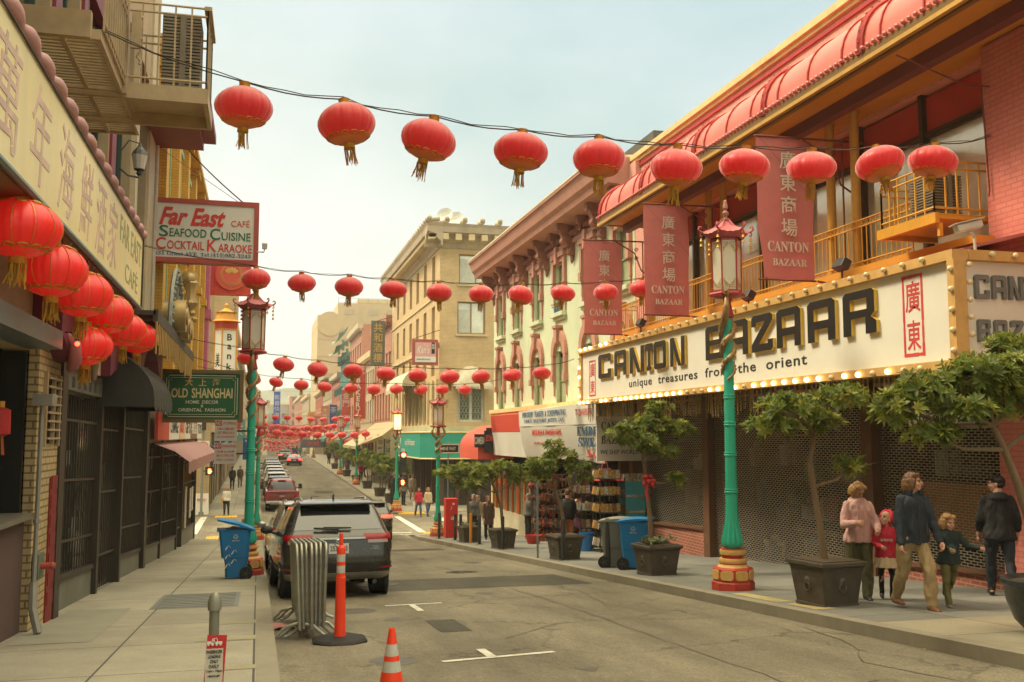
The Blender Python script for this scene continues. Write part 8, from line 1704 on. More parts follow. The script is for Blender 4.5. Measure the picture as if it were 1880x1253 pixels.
hand_signal(8.25,58.1,-2.75,'pedestrian signal with glowing red hand on the lit lamp post',7.95); hand_signal(-2.7,58.9,-2.02,'pedestrian signal with glowing red hand on the left grey pole',-3.1)
t=empty('signal_pole',(-3.1,59.0,zr(59)),'grey pole with a round no turn sign across the side street on the left','pole'); m=MB(); m.cyl((-3.1,59,zr(59)),(-3.1,59,.6),.07,n=10); m.cyl((-3.1,59,zr(59)),(-3.1,59,zr(59)+.25),.14,n=10); m.build('pole',m_galv,t)
m=MB(); m.box((-3.4,58.85,-1.25),(-2.75,58.9,-.3)); m.build('sign_plate',m_signw,t); m=MB(); m.tube([(-3.075+.24*math.cos(a*.3927),58.84,-.6+.24*math.sin(a*.3927)) for a in range(16)],.03,4,closed=True); m.tube([(-3.24,58.83,-.43),(-2.91,58.83,-.77)],.025,4); m.build('red_ring',m_redink,t); m=MB(); m.tube([(-3.0,58.845,-.72),(-3.0,58.845,-.55),(-3.12,58.845,-.52)],.03,4); m.prism([(-.1,0),(.02,.09),(.02,-.09)],(-3.1,58.84,-.52),X_,Z_,V(0,-.01,0)); m.build('arrow',m_black,t); text('ON RED',m_lettext,t,(-3.075,58.84,-1.08),X_,Z_,.5,.15,.01,.004,keep=False)
m=MB(); m.box((-3.35,58.7,.3),(-2.95,59.0,1.3)); m.build('signal_head',m_hsg,t,bevel=.03)
# kerbside parking rules on the left lamp post
m_pkw=M('parking_plate',(.56,.50,.42),.5,dirt=.15); m_pkr=M('parking_red',(.45,.06,.05),.6,dirt=0)
for z0,lb,rowsx in ((-.12,'upper red and white NO STOPPING plate beside the green shop sign',('STOPPING','1 AM to 12 MIDNIGHT','1ST FRIDAY','OF THE MONTH')),(-.62,'lower red and white NO PARKING plate under the stopping plate',('PARKING','2AM to 6AM','MON THRU FRI','STREET CLEANING'))):
    t=empty('parking_sign',(-.72,22.6,z0),lb,'sign','parking rule plates on the left lamp post'); m=MB(); m.box((-.95,22.6,z0),(-.48,22.62,z0+.46)); m.build('plate',m_pkw,t); m=MB(); m.box((-.94,22.595,z0+.335),(-.80,22.6,z0+.45)); m.build('red_block',m_pkr,t)
    text('NO',m_pkw,t,(-.87,22.593,z0+.39),X_,Z_,.11,.075,.02,.003,keep=False); text(rowsx[0],m_pkr,t,(-.635,22.598,z0+.39),X_,Z_,.28,.06,.01,.003,keep=False)
    for j,s_ in enumerate(rowsx[1:]): text(s_,m_pkr,t,(-.715,22.598,z0+.27-j*.09),X_,Z_,.36 if j<2 else .38,.055 if j<2 else .04,.008,.003,keep=False)
    m=MB(); m.box((-.5,22.63,z0+.2),(-.2,22.66,z0+.24)); m.build('clamp',m_dgrey,t)
t=plate_sign('pay_station_sign',-.62,-.12,-.95,-.1,40.5,M('sign_blue',(.02,.09,.30),.5),'blue parking payment sign behind the left lamp post',[('Pay here',m_signw,.5,.85,.7,.13,KW),('P',m_signw,.5,.45,.4,.4,KW)],th=.03); m=MB(); m.cyl((-.37,40.55,zp(40.5)),(-.37,40.55,-.1),.03,n=8); m.build('pole',m_galv,t)
t=empty('news_box',(-.3,37.5,zp(37.5)),'orange brown news box by the left kerb near the crossing','news box'); m=MB(); m.box((-.55,37.3,zp(37.5)),(-.1,37.7,zp(37.5)+1.0)); m.build('case',M('news_orange',(.36,.15,.04),.6,dirt=.3),t,bevel=.02); m=MB(); m.box((-.5,37.28,zp(37.5)+.5),(-.15,37.3,zp(37.5)+.9)); m.build('window',m_glass,t)
t=empty('folding_sign',(-3.05,59.6,zp(60.4)),'white folding pavement sign across the side street on the left','folding sign'); m=MB(); z=zp(60.4)-.1
m.quad((-3.5,59.3,z),(-2.7,59.3,z),(-2.75,59.55,z+1.2),(-3.45,59.55,z+1.2)); m.quad((-3.5,59.85,z),(-2.7,59.85,z),(-2.75,59.58,z+1.2),(-3.45,59.58,z+1.2)); m.build('panels',m_signw,t); text('MENU',m_redink,t,(-3.1,59.4,z+.85),X_,Z_,.5,.2,.02,.02)
# ---- foreground: post with loading plate, barricades, delineator, cones
z=zp(8); t=empty('loading_post',(-.30,8.0,z),'short grey post with a red and white passenger loading plate, front left','post')
m=MB(); m.cyl((-.30,8.0,z),(-.30,8.0,-1.30),.038,n=16); m.build('post',M('post_grey',(.20,.20,.155),.6,.3,scale=8,dirt=.35),t,smooth=40); m=MB(); m.lathe([(.05,-1.33),(.052,-1.27),(.045,-1.25),(.04,-1.225),(.02,-1.2),(.002,-1.195)],(-.30,8.0,0),16); m.build('cap',M('post_cap',(.26,.26,.20),.5,.4,dirt=.3),t,smooth=40)
m=MB(); m.T=Matrix.Translation((-.288,7.955,-1.80))@Matrix.Rotation(R(3),4,'Y'); m.box((-.072,0,-.30),(.072,.005,.29)); m.build('plate',M('plate_red',(.52,.03,.035),.45,dirt=.1),t)
m=MB(); m.box((-.355,7.948,-1.86),(-.227,7.954,-1.61)); m.build('white_field',M('plate_paint',(.60,.56,.46),.5,dirt=.15),t)
for i,s_ in enumerate(('PASSENGER','LOADING','ONLY','DAILY','11am - 10pm','1 MINUTE LIMIT')): text(s_,m_lettext,t,(-.29,7.945,-1.632-i*.036),X_,Z_,[.115,.09,.06,.075,.115,.09][i],.024 if i<5 else .014,.01,.002,keep=False)
m=MB(); m.box((-.345,7.95,-1.575),(-.295,7.954,-1.555)); m.box((-.31,7.95,-1.565),(-.29,7.954,-1.54)); m.box((-.285,7.95,-1.575),(-.235,7.954,-1.558)); m.tube([(-.31,7.95,-1.54),(-.275,7.95,-1.53),(-.27,7.95,-1.555)],.003,4)
for x_ in (-.335,-.305,-.275,-.247): m.cyl((x_,7.952,-1.58),(x_,7.948,-1.58),.008,n=10)
m.build('tow_symbol',m_signw,t); text('DROP OFF ZONE',m_signw,t,(-.29,7.948,-1.90),X_,Z_,.11,.014,.0,.002,keep=False)
m_steelb=M('galvanised_tube',(.34,.34,.28),.42,.7,scale=12,var=.25,dirt=.3); BG='steel crowd barricades stacked at the left kerb'
def barricade(x,y0,lean,label,feet):
    y1=y0+2.15; z0=zr(y0)+.1; z1=zr(y1)+.1; t=empty('crowd_barricade',(x,(y0+y1)/2,zr(y0)),label,'barricade',BG); tp=1.02; r=.021
    f=lambda y,h_:V(x+lean*h_,y,z0+(z1-z0)*(y-y0)/(y1-y0)+h_)
    m=MB(); c=.16; pts=[f(y0,.03)]+[f(y0,tp-c)]+[f(y0+c*(1-math.cos(a)),tp-c+c*math.sin(a)) for a in (.4,.8,1.2,1.57)]+[f(y1-c*(1-math.sin(a)),tp-c+c*math.cos(a)) for a in (0,.4,.8,1.2,1.57)]+[f(y1,.03)]; m.tube(pts,r,8); m.tube([f(y0,.12),f(y1,.12)],.017,6); m.build('frame',m_steelb,t,smooth=50)
    m=MB(); 
    for i in range(1,14): y=y0+(y1-y0)*i/14; m.tube([f(y,.12),f(y,tp-.02)],.009,5)
    m.build('bars',m_steelb,t,smooth=50)
    for yy in (y0+.12,y1-.12):
        if feet: m=MB(); zz=zr(yy); m.tube([(x-.36,yy-.02,zz+.02),(x-.28,yy,zz+.05),(x-.16,yy,zz+.16),(x,yy,zz+.2),(x+.16,yy,zz+.16),(x+.28,yy,zz+.05),(x+.36,yy-.02,zz+.02)],.02,7); m.build('foot',m_steelb,t,smooth=50)
for i in range(7): barricade(.52+i*.048,12.15+.07*(i%3)+.03*i,(i-4.5)*.012,'steel crowd barricade, '+['leftmost','second from the left','third from the left','middle one','third from the right','second from the right','rightmost'][i]+' of the stack at the kerb',i in (0,2,4))
m_or=M('safety_orange',(.85,.055,.015),.4,dirt=.1,var=.06); m_refl=M('reflective_white',(.50,.50,.43),.35,dirt=.2); m_rub=M('rubber_base',(.02,.02,.02),.8,dirt=.2)
z=zr(11.9); t=empty('delineator_post',(.97,11.9,z),'tall orange delineator post on a black rubber base beside the barricades','delineator'); m=MB(); m.lathe([(.33,0),(.34,.03),(.30,.055),(.12,.075),(.02,.08)],(.97,11.9,z),8,math.pi/8); m.build('base',m_rub,t,bevel=.008); m=MB(); m.lathe([(.075,.07),(.066,.12),(.056,.70),(.058,.72),(.058,.75),(.05,.755),(.05,.80)],(.97,11.9,z),20); m.lathe([(.05,.885),(.05,.93)],(.97,11.9,z),20); m.lathe([(.05,1.015),(.052,1.09),(.046,1.10),(.024,1.12),(.024,1.24),(.018,1.26),(.002,1.265)],(.97,11.9,z),20); m.build('post',m_or,t,smooth=40); m=MB(); m.lathe([(.0505,.80),(.0505,.885)],(.97,11.9,z),20); m.lathe([(.0505,.93),(.0505,1.015)],(.97,11.9,z),20); m.build('reflective_bands',m_refl,t,smooth=40)
def cone(x,y,label):
    z=zr(y); t=empty('traffic_cone',(x,y,z),label,'traffic cone','traffic cones on the near road'); m=MB(); m.cbox((x,y,z+.015),(.32,.32,.03)); m.build('base',m_rub,t); k=.83; rad=lambda h_:(.135-.107*h_/.7)*.9
    m=MB()
    for a,b_ in ((.03,.30),(.40,.45),(.56,.70)): m.lathe([(rad(a),a*k),(rad(b_),b_*k)],(x,y,z),24)
    m.lathe([(rad(.70),.70*k),(.022,.71*k),(.018,.70*k)],(x,y,z),24); m.build('cone_body',m_or,t,smooth=40); m=MB(); m.lathe([(rad(.30),.30*k),(rad(.40),.40*k)],(x,y,z),24); m.lathe([(rad(.45),.45*k),(rad(.56),.56*k)],(x,y,z),24); m.build('reflective_bands',m_refl,t,smooth=40)
cone(1.09,8.2,'orange traffic cone with two grey bands at the bottom of the photo'); cone(1.80,4.95,'traffic cone whose orange tip just shows at the bottom edge')
# cups and paper
for x,y,lb,c in ((7.75,21.6,'pale paper cup lying on the right pavement by the bollard',(.55,.48,.38)),(.30,14.6,'brown and white paper cup lying behind the barricades',(.5,.42,.3))):
    z=(zp(y) if x>6 else zr(y)); m=MB(); m.cyl((x,y,z+.045),(x+.13,y+.02,z+.04),.045,.033,14); m.build('paper_cup',M('cup_%d'%int(y),c,.7),None,smooth=40,label=lb,cat='cup')
m=MB(); z=zr(13.6); m.grid([[V(.18+.4*a,13.3+.3*b_,z+.02+.05*math.sin(a*3+b_)) for a in (0,.33,.66,1)] for b_ in (0,.5,1)]); m.build('paper_sheet',M('pink_paper',(.52,.2,.18),.7),None,label='crumpled red and white paper sheet at the kerb by the barricades',cat='paper')
# ================================================================ PEOPLE
def capsule(m,p,q,r1,r2,n=12):
    p=Vector(p);q=Vector(q); d=q-p; L_=d.length
    if L_<1e-5: d=V(0,0,1); L_=1e-5
    d=d/L_; pts=[];rs=[]
    for k in range(5): a=math.pi/2*(1-k/4)*.96; pts.append(p-d*r1*math.sin(a)); rs.append(max(.0008,r1*math.cos(a)))
    for k in range(5): a=math.pi/2*(k/4)*.96; pts.append(q+d*r2*math.sin(a)); rs.append(max(.0008,r2*math.cos(a)))
    m.tube(pts,rs,n)
def loft(m,secs,n=24,F=None):
    rows=[]
    for (c,rx,ry) in secs: rows.append([Vector(c)+V(rx*math.cos(2*math.pi*k/n),ry*math.sin(2*math.pi*k/n),0) for k in range(n)])
    if F: rows=[[F(p) for p in r] for r in rows]
    m.grid(rows,closed=True); m._add(rows[0],[tuple(range(n))[::-1]]); m._add(rows[-1],[tuple(range(n))])
def solid(m,name,mat,parent,vox,it=3,fold=0,fscale=7,seed=0,stretch=(1,1,.45)):
    """one continuous skin around overlapping shapes"""
    me=m.mesh(name,[mat]); o=bpy.data.objects.new(name,me); COL.objects.link(o)
    r=o.modifiers.new('r','REMESH'); r.mode='VOXEL'; r.voxel_size=vox; r.use_smooth_shade=True
    s=o.modifiers.new('s','SMOOTH'); s.factor=.5; s.iterations=it
    dg=bpy.context.evaluated_depsgraph_get(); me2=bpy.data.meshes.new_from_object(o.evaluated_get(dg))
    o.modifiers.clear(); o.data=me2; bpy.data.meshes.remove(me)
    if fold:
        co=[v.co.copy() for v in me2.vertices]; no=[v.normal.copy() for v in me2.vertices]; of=V(seed*3.1,seed*1.7,seed*.9)
        for v,c,n in zip(me2.vertices,co,no):
            q=V(c.x*stretch[0],c.y*stretch[1],c.z*stretch[2])*fscale+of
            v.co=c+n*fold*(noise.noise(q)+.5*noise.noise(q*2.3)-.15)
    if not me2.materials: me2.materials.append(mat)
    me2.shade_smooth(); o.parent=parent
    return o
SKIN=M('skin',(.50,.27,.18),.5,var=.06,scale=12,dirt=0,bump=.02); m_eye=M('eye_dark',(.02,.015,.012),.2,dirt=0); m_lip=M('lip',(.40,.13,.11),.5,dirt=0)
def cloth(n,c,rough=.85): return M('cloth_'+n,c,rough,0,.12,9,.25,0)
def hairm(n,c): return M('hair_'+n,c,.5,0,.35,14,.5,0,stretch=(6,6,1))
def person(x,y,rz,H,label,top,bottom,shoes,hair,pose={},vox=.012,hs=1.0,hem=.50,skirt=None,hood=0,coat=None,collar=True,extra=None,group=None,broad=1.0,cat='person',fat=1.0,short=0,sleeve=1.0):
    P=dict(ll=(0,0),rl=(0,0),la=(5,8,15,-4),ra=(5,8,15,-4),hy=0,hp=0,lean=2,hr=0); P.update(pose)
    t=empty('person',(0,0,0),label,cat,group); near=vox<.011
    J={}; hz=.52*H
    def dirp(a,lat=0): a=R(a); l=R(lat); return V(math.sin(l),math.sin(a)*math.cos(l),-math.cos(a)*math.cos(l))
    for nm,s in (('l',-1),('r',1)):
        a,b=P[nm+'l'][:2]; hip=V(s*.052*H,0,hz); kn=hip+dirp(a,s*1.5)*.245*H; an=kn+dirp(a-b,-s*.5)*.245*H; J[nm]=(hip,kn,an)
    low=min(J['l'][2].z,J['r'][2].z)-.045*H
    for nm in 'lr': J[nm]=tuple(p-Z_*low for p in J[nm])
    hz-=low; ln=R(P['lean'])
    def T(p): # lean the upper body about the hips
        d=p-V(0,0,hz); return V(d.x,d.y*math.cos(ln)+d.z*math.sin(ln),d.z*math.cos(ln)-d.y*math.sin(ln))+V(0,0,hz)
    up=lambda f:hz+(f-.52)*H
    A={}
    for nm,s in (('l',-1),('r',1)):
        a,c,e,c2=P[nm+'a'][:4]; sh=T(V(s*.098*H*broad,0,up(.795))); el=sh+dirp(a,s*c)*.175*H; wr=el+dirp(a+e,s*c2)*.150*H; A[nm]=(sh,el,wr,(wr-el).normalized(),s)
    hc=T(V(0,.012*H,up(.925)))+V(0,.015*H*math.sin(R(P['hp'])),-.01*H*abs(math.sin(R(P['hp'])))); HM=Matrix.Rotation(R(P['hy']),3,'Z')@Matrix.Rotation(R(P['hp']),3,'X')@Matrix.Rotation(R(P['hr']),3,'Y'); k=H/1.75*hs
    h=lambda a,b,c:hc+HM@V(a*k,b*k,c*k)
    m=MB()
    m.ball(h(0,-.012,.035),[.076*k,.096*k,.088*k],16,10,HM); m.ball(h(0,.018,-.03),[.064*k,.072*k,.085*k],16,10,HM); m.ball(h(0,.052,-.088),[.034*k,.03*k,.026*k],10,8,HM)
    capsule(m,h(0,.088,.008),h(0,.106,-.028),.010*k,.015*k,8)
    for s in (-1,1): m.ball(h(.079*s,-.012,-.008),[.013*k,.026*k,.034*k],8,6,HM); m.ball(h(.03*s,.078,.026),[.028*k,.014*k,.010*k],8,6,HM); m.ball(h(.038*s,.062,-.03),[.026*k,.022*k,.024*k],8,6,HM)
    m.ball(h(0,.084,-.062),[.024*k,.012*k,.011*k],8,6,HM)
    capsule(m,h(0,-.02,-.07),T(V(0,-.005*H,up(.80))),.034*H*min(1.15,hs),.04*H)
    loft(m,[(T(V(0,0,up(z))),rx*H*broad,ry*H) for z,rx,ry in ((.49,.08,.055),(.56,.08,.058),(.64,.075,.055),(.74,.09,.06),(.80,.085,.05),(.82,.04,.04))],16)
    for nm in 'lr':
        hip,kn,an=J[nm]; capsule(m,hip,kn,.042*H,.027*H); capsule(m,kn,an,.027*H,.018*H)
        capsule(m,an-V(0,.02*H,.02*H),an+V(0,.08*H,-.03*H),.022*H,.018*H)
        sh,el,wr,d,s=A[nm]; capsule(m,sh,el,.026*H,.021*H); capsule(m,el,wr,.023*H,.016*H)
        n=V(-s,.15,0); n=(n-d*n.dot(d)).normalized(); w=d.cross(n); hk=H*.95
        pc=wr+d*.028*hk; m.ball(pc,[.030*hk,.013*hk,.026*hk],10,6,Matrix((d,n,w)).transposed())
        cu=R(P.get('curl',35))
        for j,(o_,L_) in enumerate(((-.0195,.040),(-.0065,.046),(.0065,.043),(.0195,.034))):
            b0=wr+d*(.050*hk)+w*(o_*hk); d1=(d*math.cos(cu*.6)+n*math.sin(cu*.6)); d2=(d*math.cos(cu*1.6)+n*math.sin(cu*1.6)); b1=b0+d1*L_*.5*hk; b2=b1+d2*L_*.5*hk
            capsule(m,b0,b1,.0052*hk,.0048*hk,7); capsule(m,b1,b2,.0048*hk,.0042*hk,7)
        tb=wr+d*.016*hk-w*.022*hk*(1 if s>0 else 1)*1; t1=tb+(d*.7-w*.6+n*.35).normalized()*.028*hk; capsule(m,tb,t1,.0065*hk,.0055*hk,7); capsule(m,t1,t1+(d*.9-w*.1+n*.35).normalized()*.022*hk,.0055*hk,.0045*hk,7)
    solid(m,'body',P.get('skin',SKIN),t,max(.0062 if near else .011,vox*.6),2)
    if vox<.019:
        m=MB()
        for s in (-1,1): m.ball(h(.031*s,.083,.004),[.011*k,.006*k,.0065*k],8,6,HM)
        m.build('eyes',m_eye,t); m=MB(); m.ball(h(0,.094,-.062),[.022*k,.005*k,.005*k],8,5,HM); m.build('mouth',m_lip,t)
        m=MB()
        for s in (-1,1): m.tube([h(.014*s,.092,.026),h(.03*s,.09,.032),h(.047*s,.078,.026)],.0045*k,5)
        m.build('eyebrows',hair[0],t)
    # top garment
    m=MB(); g=.012*H*fat
    loft(m,[(T(V(0,oy*H,up(z))),rx*H*broad+g,ry*H+g) for z,rx,ry,oy in ((hem,.110,.080,0),(hem+.012,.116,.084,0),(hem+.05,.112,.080,0),(.60,.092,.070,.004),(.68,.095,.07,.004),(.745,.105,.07,0),(.79,.098,.058,-.003),(.822,.066,.046,-.006),(.835,.042,.042,-.004))],24)
    for nm in 'lr':
        sh,el,wr,d,s=A[nm]; capsule(m,sh,el,.034*H+g*.45,.030*H+g*.4)
        if sleeve>0: capsule(m,el,el+(wr-el)*(.93*sleeve),.031*H+g*.4,.024*H+g*.3)
    if collar: loft(m,[(T(V(0,-.004*H,up(z))),r_*H,r_*H) for z,r_ in ((.80,.06),(.83,.052),(.855,.047))],16)
    solid(m,'top',top,t,vox,3,.022*H/1.75,12,x+H)
    if hood==1: # hood lying on the back and shoulders
        m=MB(); 
        for a in range(-5,6): q=R(a*22); capsule(m,T(V(.062*H*math.sin(q),-.02*H-.052*H*math.cos(q),up(.845-.012*abs(a)*.4))),T(V(.066*H*math.sin(q),-.022*H-.06*H*math.cos(q),up(.81))),.020*H,.022*H,8)
        solid(m,'hood',top,t,vox,3,.004,9,x)
    if hood==2:
        m=MB()
        for i in range(9):
            th=R(-100+i*25)
            for j in range(7):
                ph=R(20+j*23); q=V(.094*math.cos(th)*math.sin(ph) if False else .092*math.sin(th)*math.sin(ph),-.03-.10*math.cos(th)*math.sin(ph)*.9,.045+.105*math.cos(ph))
                if q.y<.05: m.ball(h(q.x,q.y,q.z),.028*k,8,6)
        capsule(m,h(0,-.08,-.05),T(V(0,-.03*H,up(.82))),.05*H,.06*H)
        solid(m,'hood',top,t,vox,3,.003,9,x)
    # lower garment
    m=MB(); loft(m,[(V(0,0,up(z)),rx*H+g*.5,ry*H+g*.5) for z,rx,ry in ((.475,.088,.066),(.52,.094,.068),(.575,.086,.062))],20)
    for nm in 'lr':
        hip,kn,an=J[nm]; lo=P.get('legw',1.0); end=an+V(0,0,.0) if not short else kn
        capsule(m,hip+V(0,0,-.01*H),kn,.058*H+g*.3,(.043*H)*lo); 
        if not short: capsule(m,kn,an-(an-kn)*.0,(.043*H)*lo,(.034*H)*lo)
    solid(m,'trousers' if not short else 'shorts',bottom,t,vox,3,.023*H/1.75,11,y)
    if skirt:
        m=MB(); rows=[]; n=48
        for z,r_ in ((.56,.085),(.50,.11),(.42,.135),(.36,.15)): rows.append([V((r_*H+.014*math.cos(12*2*math.pi*q/n)*(.56-z)*5)*math.cos(2*math.pi*q/n),(r_*.8*H+.014*math.cos(12*2*math.pi*q/n)*(.56-z)*5)*math.sin(2*math.pi*q/n),up(z)) for q in range(n)])
        m.grid(rows,closed=True); m.build('skirt',skirt,t,smooth=True)
    for nm in 'lr':
        hip,kn,an=J[nm]; fp=0; m=MB(); z0=an.z-.045*H
        capsule(m,an+V(0,-.012*H,-.005*H),an+V(0,-.012*H,-.028*H),.027*H,.026*H); capsule(m,an+V(0,-.018*H,-.028*H),an+V(0,.055*H,-.03*H),.025*H,.026*H); capsule(m,an+V(0,.055*H,-.03*H),an+V(0,.095*H,-.034*H),.026*H,.019*H)
        for i,v in enumerate(m.v): m.v[i]=(v[0],v[1],max(v[2],z0+.002))
        solid(m,'shoe',shoes,t,max(vox*.75,.008),2)
    # hair
    hm,st=hair; m=MB()
    if st!='none' and hood!=2:
        rr3=random.Random(int(x*10+y))
        m.ball(h(0,-.022,.05),[.086*k,.102*k,.088*k],16,10,HM); 
        for s in (-1,1): m.ball(h(.05*s,.04,.085),[.045*k,.05*k,.035*k],8,6,HM)
        if st=='short': m.ball(h(0,-.05,0),[.078*k,.066*k,.07*k],12,8,HM)
        L_={'short':.0,'mid':.10,'long':.24,'vlong':.34}[st]
        if L_:
            for i in range(22):
                a=R(-125+250*i/21); b=V(.082*math.sin(a),-.025-.09*math.cos(a),.03); e=V(.09*math.sin(a)*1.03,-.04-.098*math.cos(a),-L_*(.75+.35*rr3.random())); capsule(m,h(*b),h((b.x+e.x)/2*1.06,(b.y+e.y)/2*1.05,(b.z+e.z)/2),.024*k,.022*k,8); capsule(m,h((b.x+e.x)/2*1.06,(b.y+e.y)/2*1.05,(b.z+e.z)/2),h(*e),.022*k,.011*k,8)
        o=solid(m,'hair',hm,t,max(.006,vox*.7),2,.011*k,34,y,(1,1,.22))
    if extra: extra(t,h,T,up,A,J,H,k)
    zg=zp(y) if (x<KL-.1 or x>KR+.1) and not (45.2<y<60.4) else zr(y)
    t.location=(x,y,zg+.003); t.rotation_euler=(0,0,R(rz)); return t
c_navy=cloth('navy',(.022,.030,.042)); c_khaki=cloth('khaki',(.36,.26,.13)); c_pink=cloth('pink',(.55,.33,.30)); c_olive=cloth('olive',(.075,.072,.03)); c_red=cloth('red',(.50,.025,.05)); c_cream=cloth('cream',(.58,.46,.29)); c_black=cloth('black',(.012,.012,.012)); c_dkgreen=cloth('dark_green',(.015,.028,.025)); c_camo=M('cloth_camouflage',(.14,.125,.045),.85,var=.6,scale=9,dirt=0); c_grey=cloth('grey',(.12,.115,.10)); c_white=cloth('white',(.62,.60,.52)); c_blue=cloth('denim',(.07,.11,.17)); c_beige=cloth('beige',(.40,.32,.21)); c_rust=cloth('rust',(.30,.10,.05)); c_brown=cloth('brown',(.10,.06,.04))
s_brown=M('boot_brown',(.17,.07,.03),.6); s_black=M('shoe_black',(.02,.02,.02),.5); s_grey=M('shoe_grey',(.16,.16,.15),.6)
hb=hairm('brown',(.12,.055,.022)); hbl=hairm('blond',(.34,.19,.07)); hbk=hairm('black',(.012,.01,.009)); hgr=hairm('grey',(.22,.21,.19))
def man_x(t,h,T,up,A,J,H,k):
    m=MB(); m.tube([T(V(0,.098*H,up(z))) for z in (.50,.56,.62,.68,.74,.80)],.006,4); m.build('zip',m_gate,t)
    m=MB(); m.tube([T(V(-.07*H,.085*H,up(.55))),T(V(-.055*H,.095*H,up(.64)))],.005,4); m.build('pocket_trim',c_grey,t)
    m=MB()
    for a in range(-6,7): q=R(a*24); capsule(m,T(V(.058*H*math.sin(q),.0-.056*H*math.cos(q),up(.835))),T(V(.062*H*math.sin(q),.0-.060*H*math.cos(q),up(.868))),.013*H,.013*H,8)
    solid(m,'collar',c_navy,t,.011,2)
FAM='family walking past the bazaar grilles'
person(8.24,11.2,172,1.77,'long haired man in navy jacket and khaki trousers leading a boy by the hand',c_navy,c_khaki,s_brown,(hb,'mid'),dict(ll=(26,22),rl=(-14,14),ra=(4,8,14,4),la=(16,9,14,4),hy=50,hp=6,lean=3,legw=1.15,curl=60),.0095,extra=man_x,group=FAM,hem=.48,fat=1.0,broad=.98)
def wom_x(t,h,T,up,A,J,H,k):
    m=MB(); 
    for s in (-1,1): m.tube([T(V(.028*s*H,.085*H,up(.80))),T(V(.026*s*H,.102*H,up(.72))),T(V(.03*s*H,.10*H,up(.62)))],.006,5)
    m.build('drawstring',c_pink,t)
    m=MB()
    for s in (-1,1): m.tube([h(.031*s+.022*math.cos(a*.785),.093,.003+.018*math.sin(a*.785)) for a in range(8)],.0028,4,closed=True)
    m.build('glasses',m_blkp,t)
person(8.3,12.5,160,1.64,'woman in pale pink hoodie and olive trousers looking down beside the planter',c_pink,c_olive,s_black,(hbl,'mid'),dict(ll=(6,4),rl=(-4,6),ra=(12,14,88,-34),la=(10,18,62,-10),hy=30,hp=-34,lean=5,legw=1.3,curl=70),.0095,hood=1,extra=wom_x,group=FAM,hem=.47,fat=1.2,broad=.94)
def girl_x(t,h,T,up,A,J,H,k):
    text('SAN FRANCISCO',c_white,t,T(V(0,.108*H,up(.685))),V(-1,0,0),Z_,.16,.035,.02,.004,keep=False)
person(8.64,12.35,150,1.2,'small girl in red hooded sweatshirt, cream skirt and black leggings',c_red,c_black,s_black,(hb,'mid'),dict(ll=(8,6),rl=(-8,8),ra=(25,12,55,-25),la=(10,20,35,10),hy=-35,hp=22,lean=1,legw=.85),.0095,hs=1.32,hood=2,skirt=c_cream,extra=girl_x,group=FAM,hem=.47,fat=1.4)
def boy_x(t,h,T,up,A,J,H,k):
    m=MB(); m.ball(T(V(0,.098*H,up(.64))),(.05*H,.012,.06*H),10,6); m.build('jacket_print',cloth('print_green',(.02,.07,.055)),t)
person(8.80,11.25,165,1.17,'small fair haired boy in dark hooded jacket stepping out with one arm raised',c_dkgreen,c_camo,s_grey,(hbl,'mid'),dict(ll=(-16,28),rl=(14,6),ra=(50,8,30,-6),la=(18,34,70,30),hy=18,hp=-6,lean=3,legw=1.1,curl=40),.0095,hs=1.32,hood=1,extra=boy_x,group=FAM,hem=.46,fat=1.6)
person(10.25,12.0,-30,1.72,'man in black hooded top and dark jeans walking away at the right edge',c_black,cloth('dark_jeans',(.018,.022,.03)),s_black,(hbk,'short'),dict(ll=(22,12),rl=(-14,16),la=(8,12,20,2),ra=(-6,14,30,2),hy=68,hp=0,lean=4),.0105,hood=1,hem=.47,fat=1.3,sleeve=.55)
# ---- people farther off
def backpack(mt):
    def f(t,h,T,up,A,J,H,k):
        m=MB(); loft(m,[(T(V(0,-.115*H,up(z))),rx*H,ry*H) for z,rx,ry in ((.53,.08,.045),(.56,.10,.06),(.68,.10,.065),(.76,.09,.05),(.80,.06,.03))],16); m.build('backpack',mt,t,smooth=50)
    return f
def bag(mt,s=1,z=.5):
    def f(t,h,T,up,A,J,H,k):
        m=MB(); m.cbox(T(V(s*.15*H,.0,up(z))),(.08,.26,.30),taper=.85); m.tube([T(V(s*.13*H,-.05,up(z)+.14)),T(V(s*.115*H,0,up(.81))),T(V(s*.13*H,.05,up(z)+.14))],.012,5); m.build('shoulder_bag',mt,t,bevel=.02)
    return f
person(10.1,36.9,-80,1.72,'man in dark grey top and dark trousers browsing by the orange shopfront',c_grey,c_black,s_black,(hgr,'short'),dict(la=(20,10,70,-20),ra=(20,10,70,-20),hp=-20),.02)
person(8.75,27.6,-25,1.76,'man with a large black backpack and rust shorts facing the souvenir racks',c_black,c_rust,s_grey,(hb,'short'),dict(la=(15,8,60,-10),ra=(15,8,60,-10),hp=-12),.018,extra=backpack(c_black),short=1)
pg='people gathered by the red box at the corner'
person(8.9,40.6,-150,1.70,'grey haired person in beige jacket among the group behind the red box',c_beige,c_blue,s_grey,(hgr,'short'),dict(hy=25),.02,group=pg)
person(8.5,39.4,160,1.74,'person in grey jacket seen from behind by the red box',c_grey,c_black,s_black,(hgr,'short'),dict(hy=-20),.02,group=pg)
person(8.7,37.6,175,1.66,'woman in long dark coat with brown hair standing by the bollards',c_brown,c_black,s_black,(hb,'mid'),dict(),.02,hem=.33,group=pg)
person(9.5,41.2,150,1.68,'person in pale pink top at the back of the corner group',cloth('dusty_pink',(.38,.2,.17)),c_grey,s_black,(hb,'mid'),dict(),.02,group=pg)
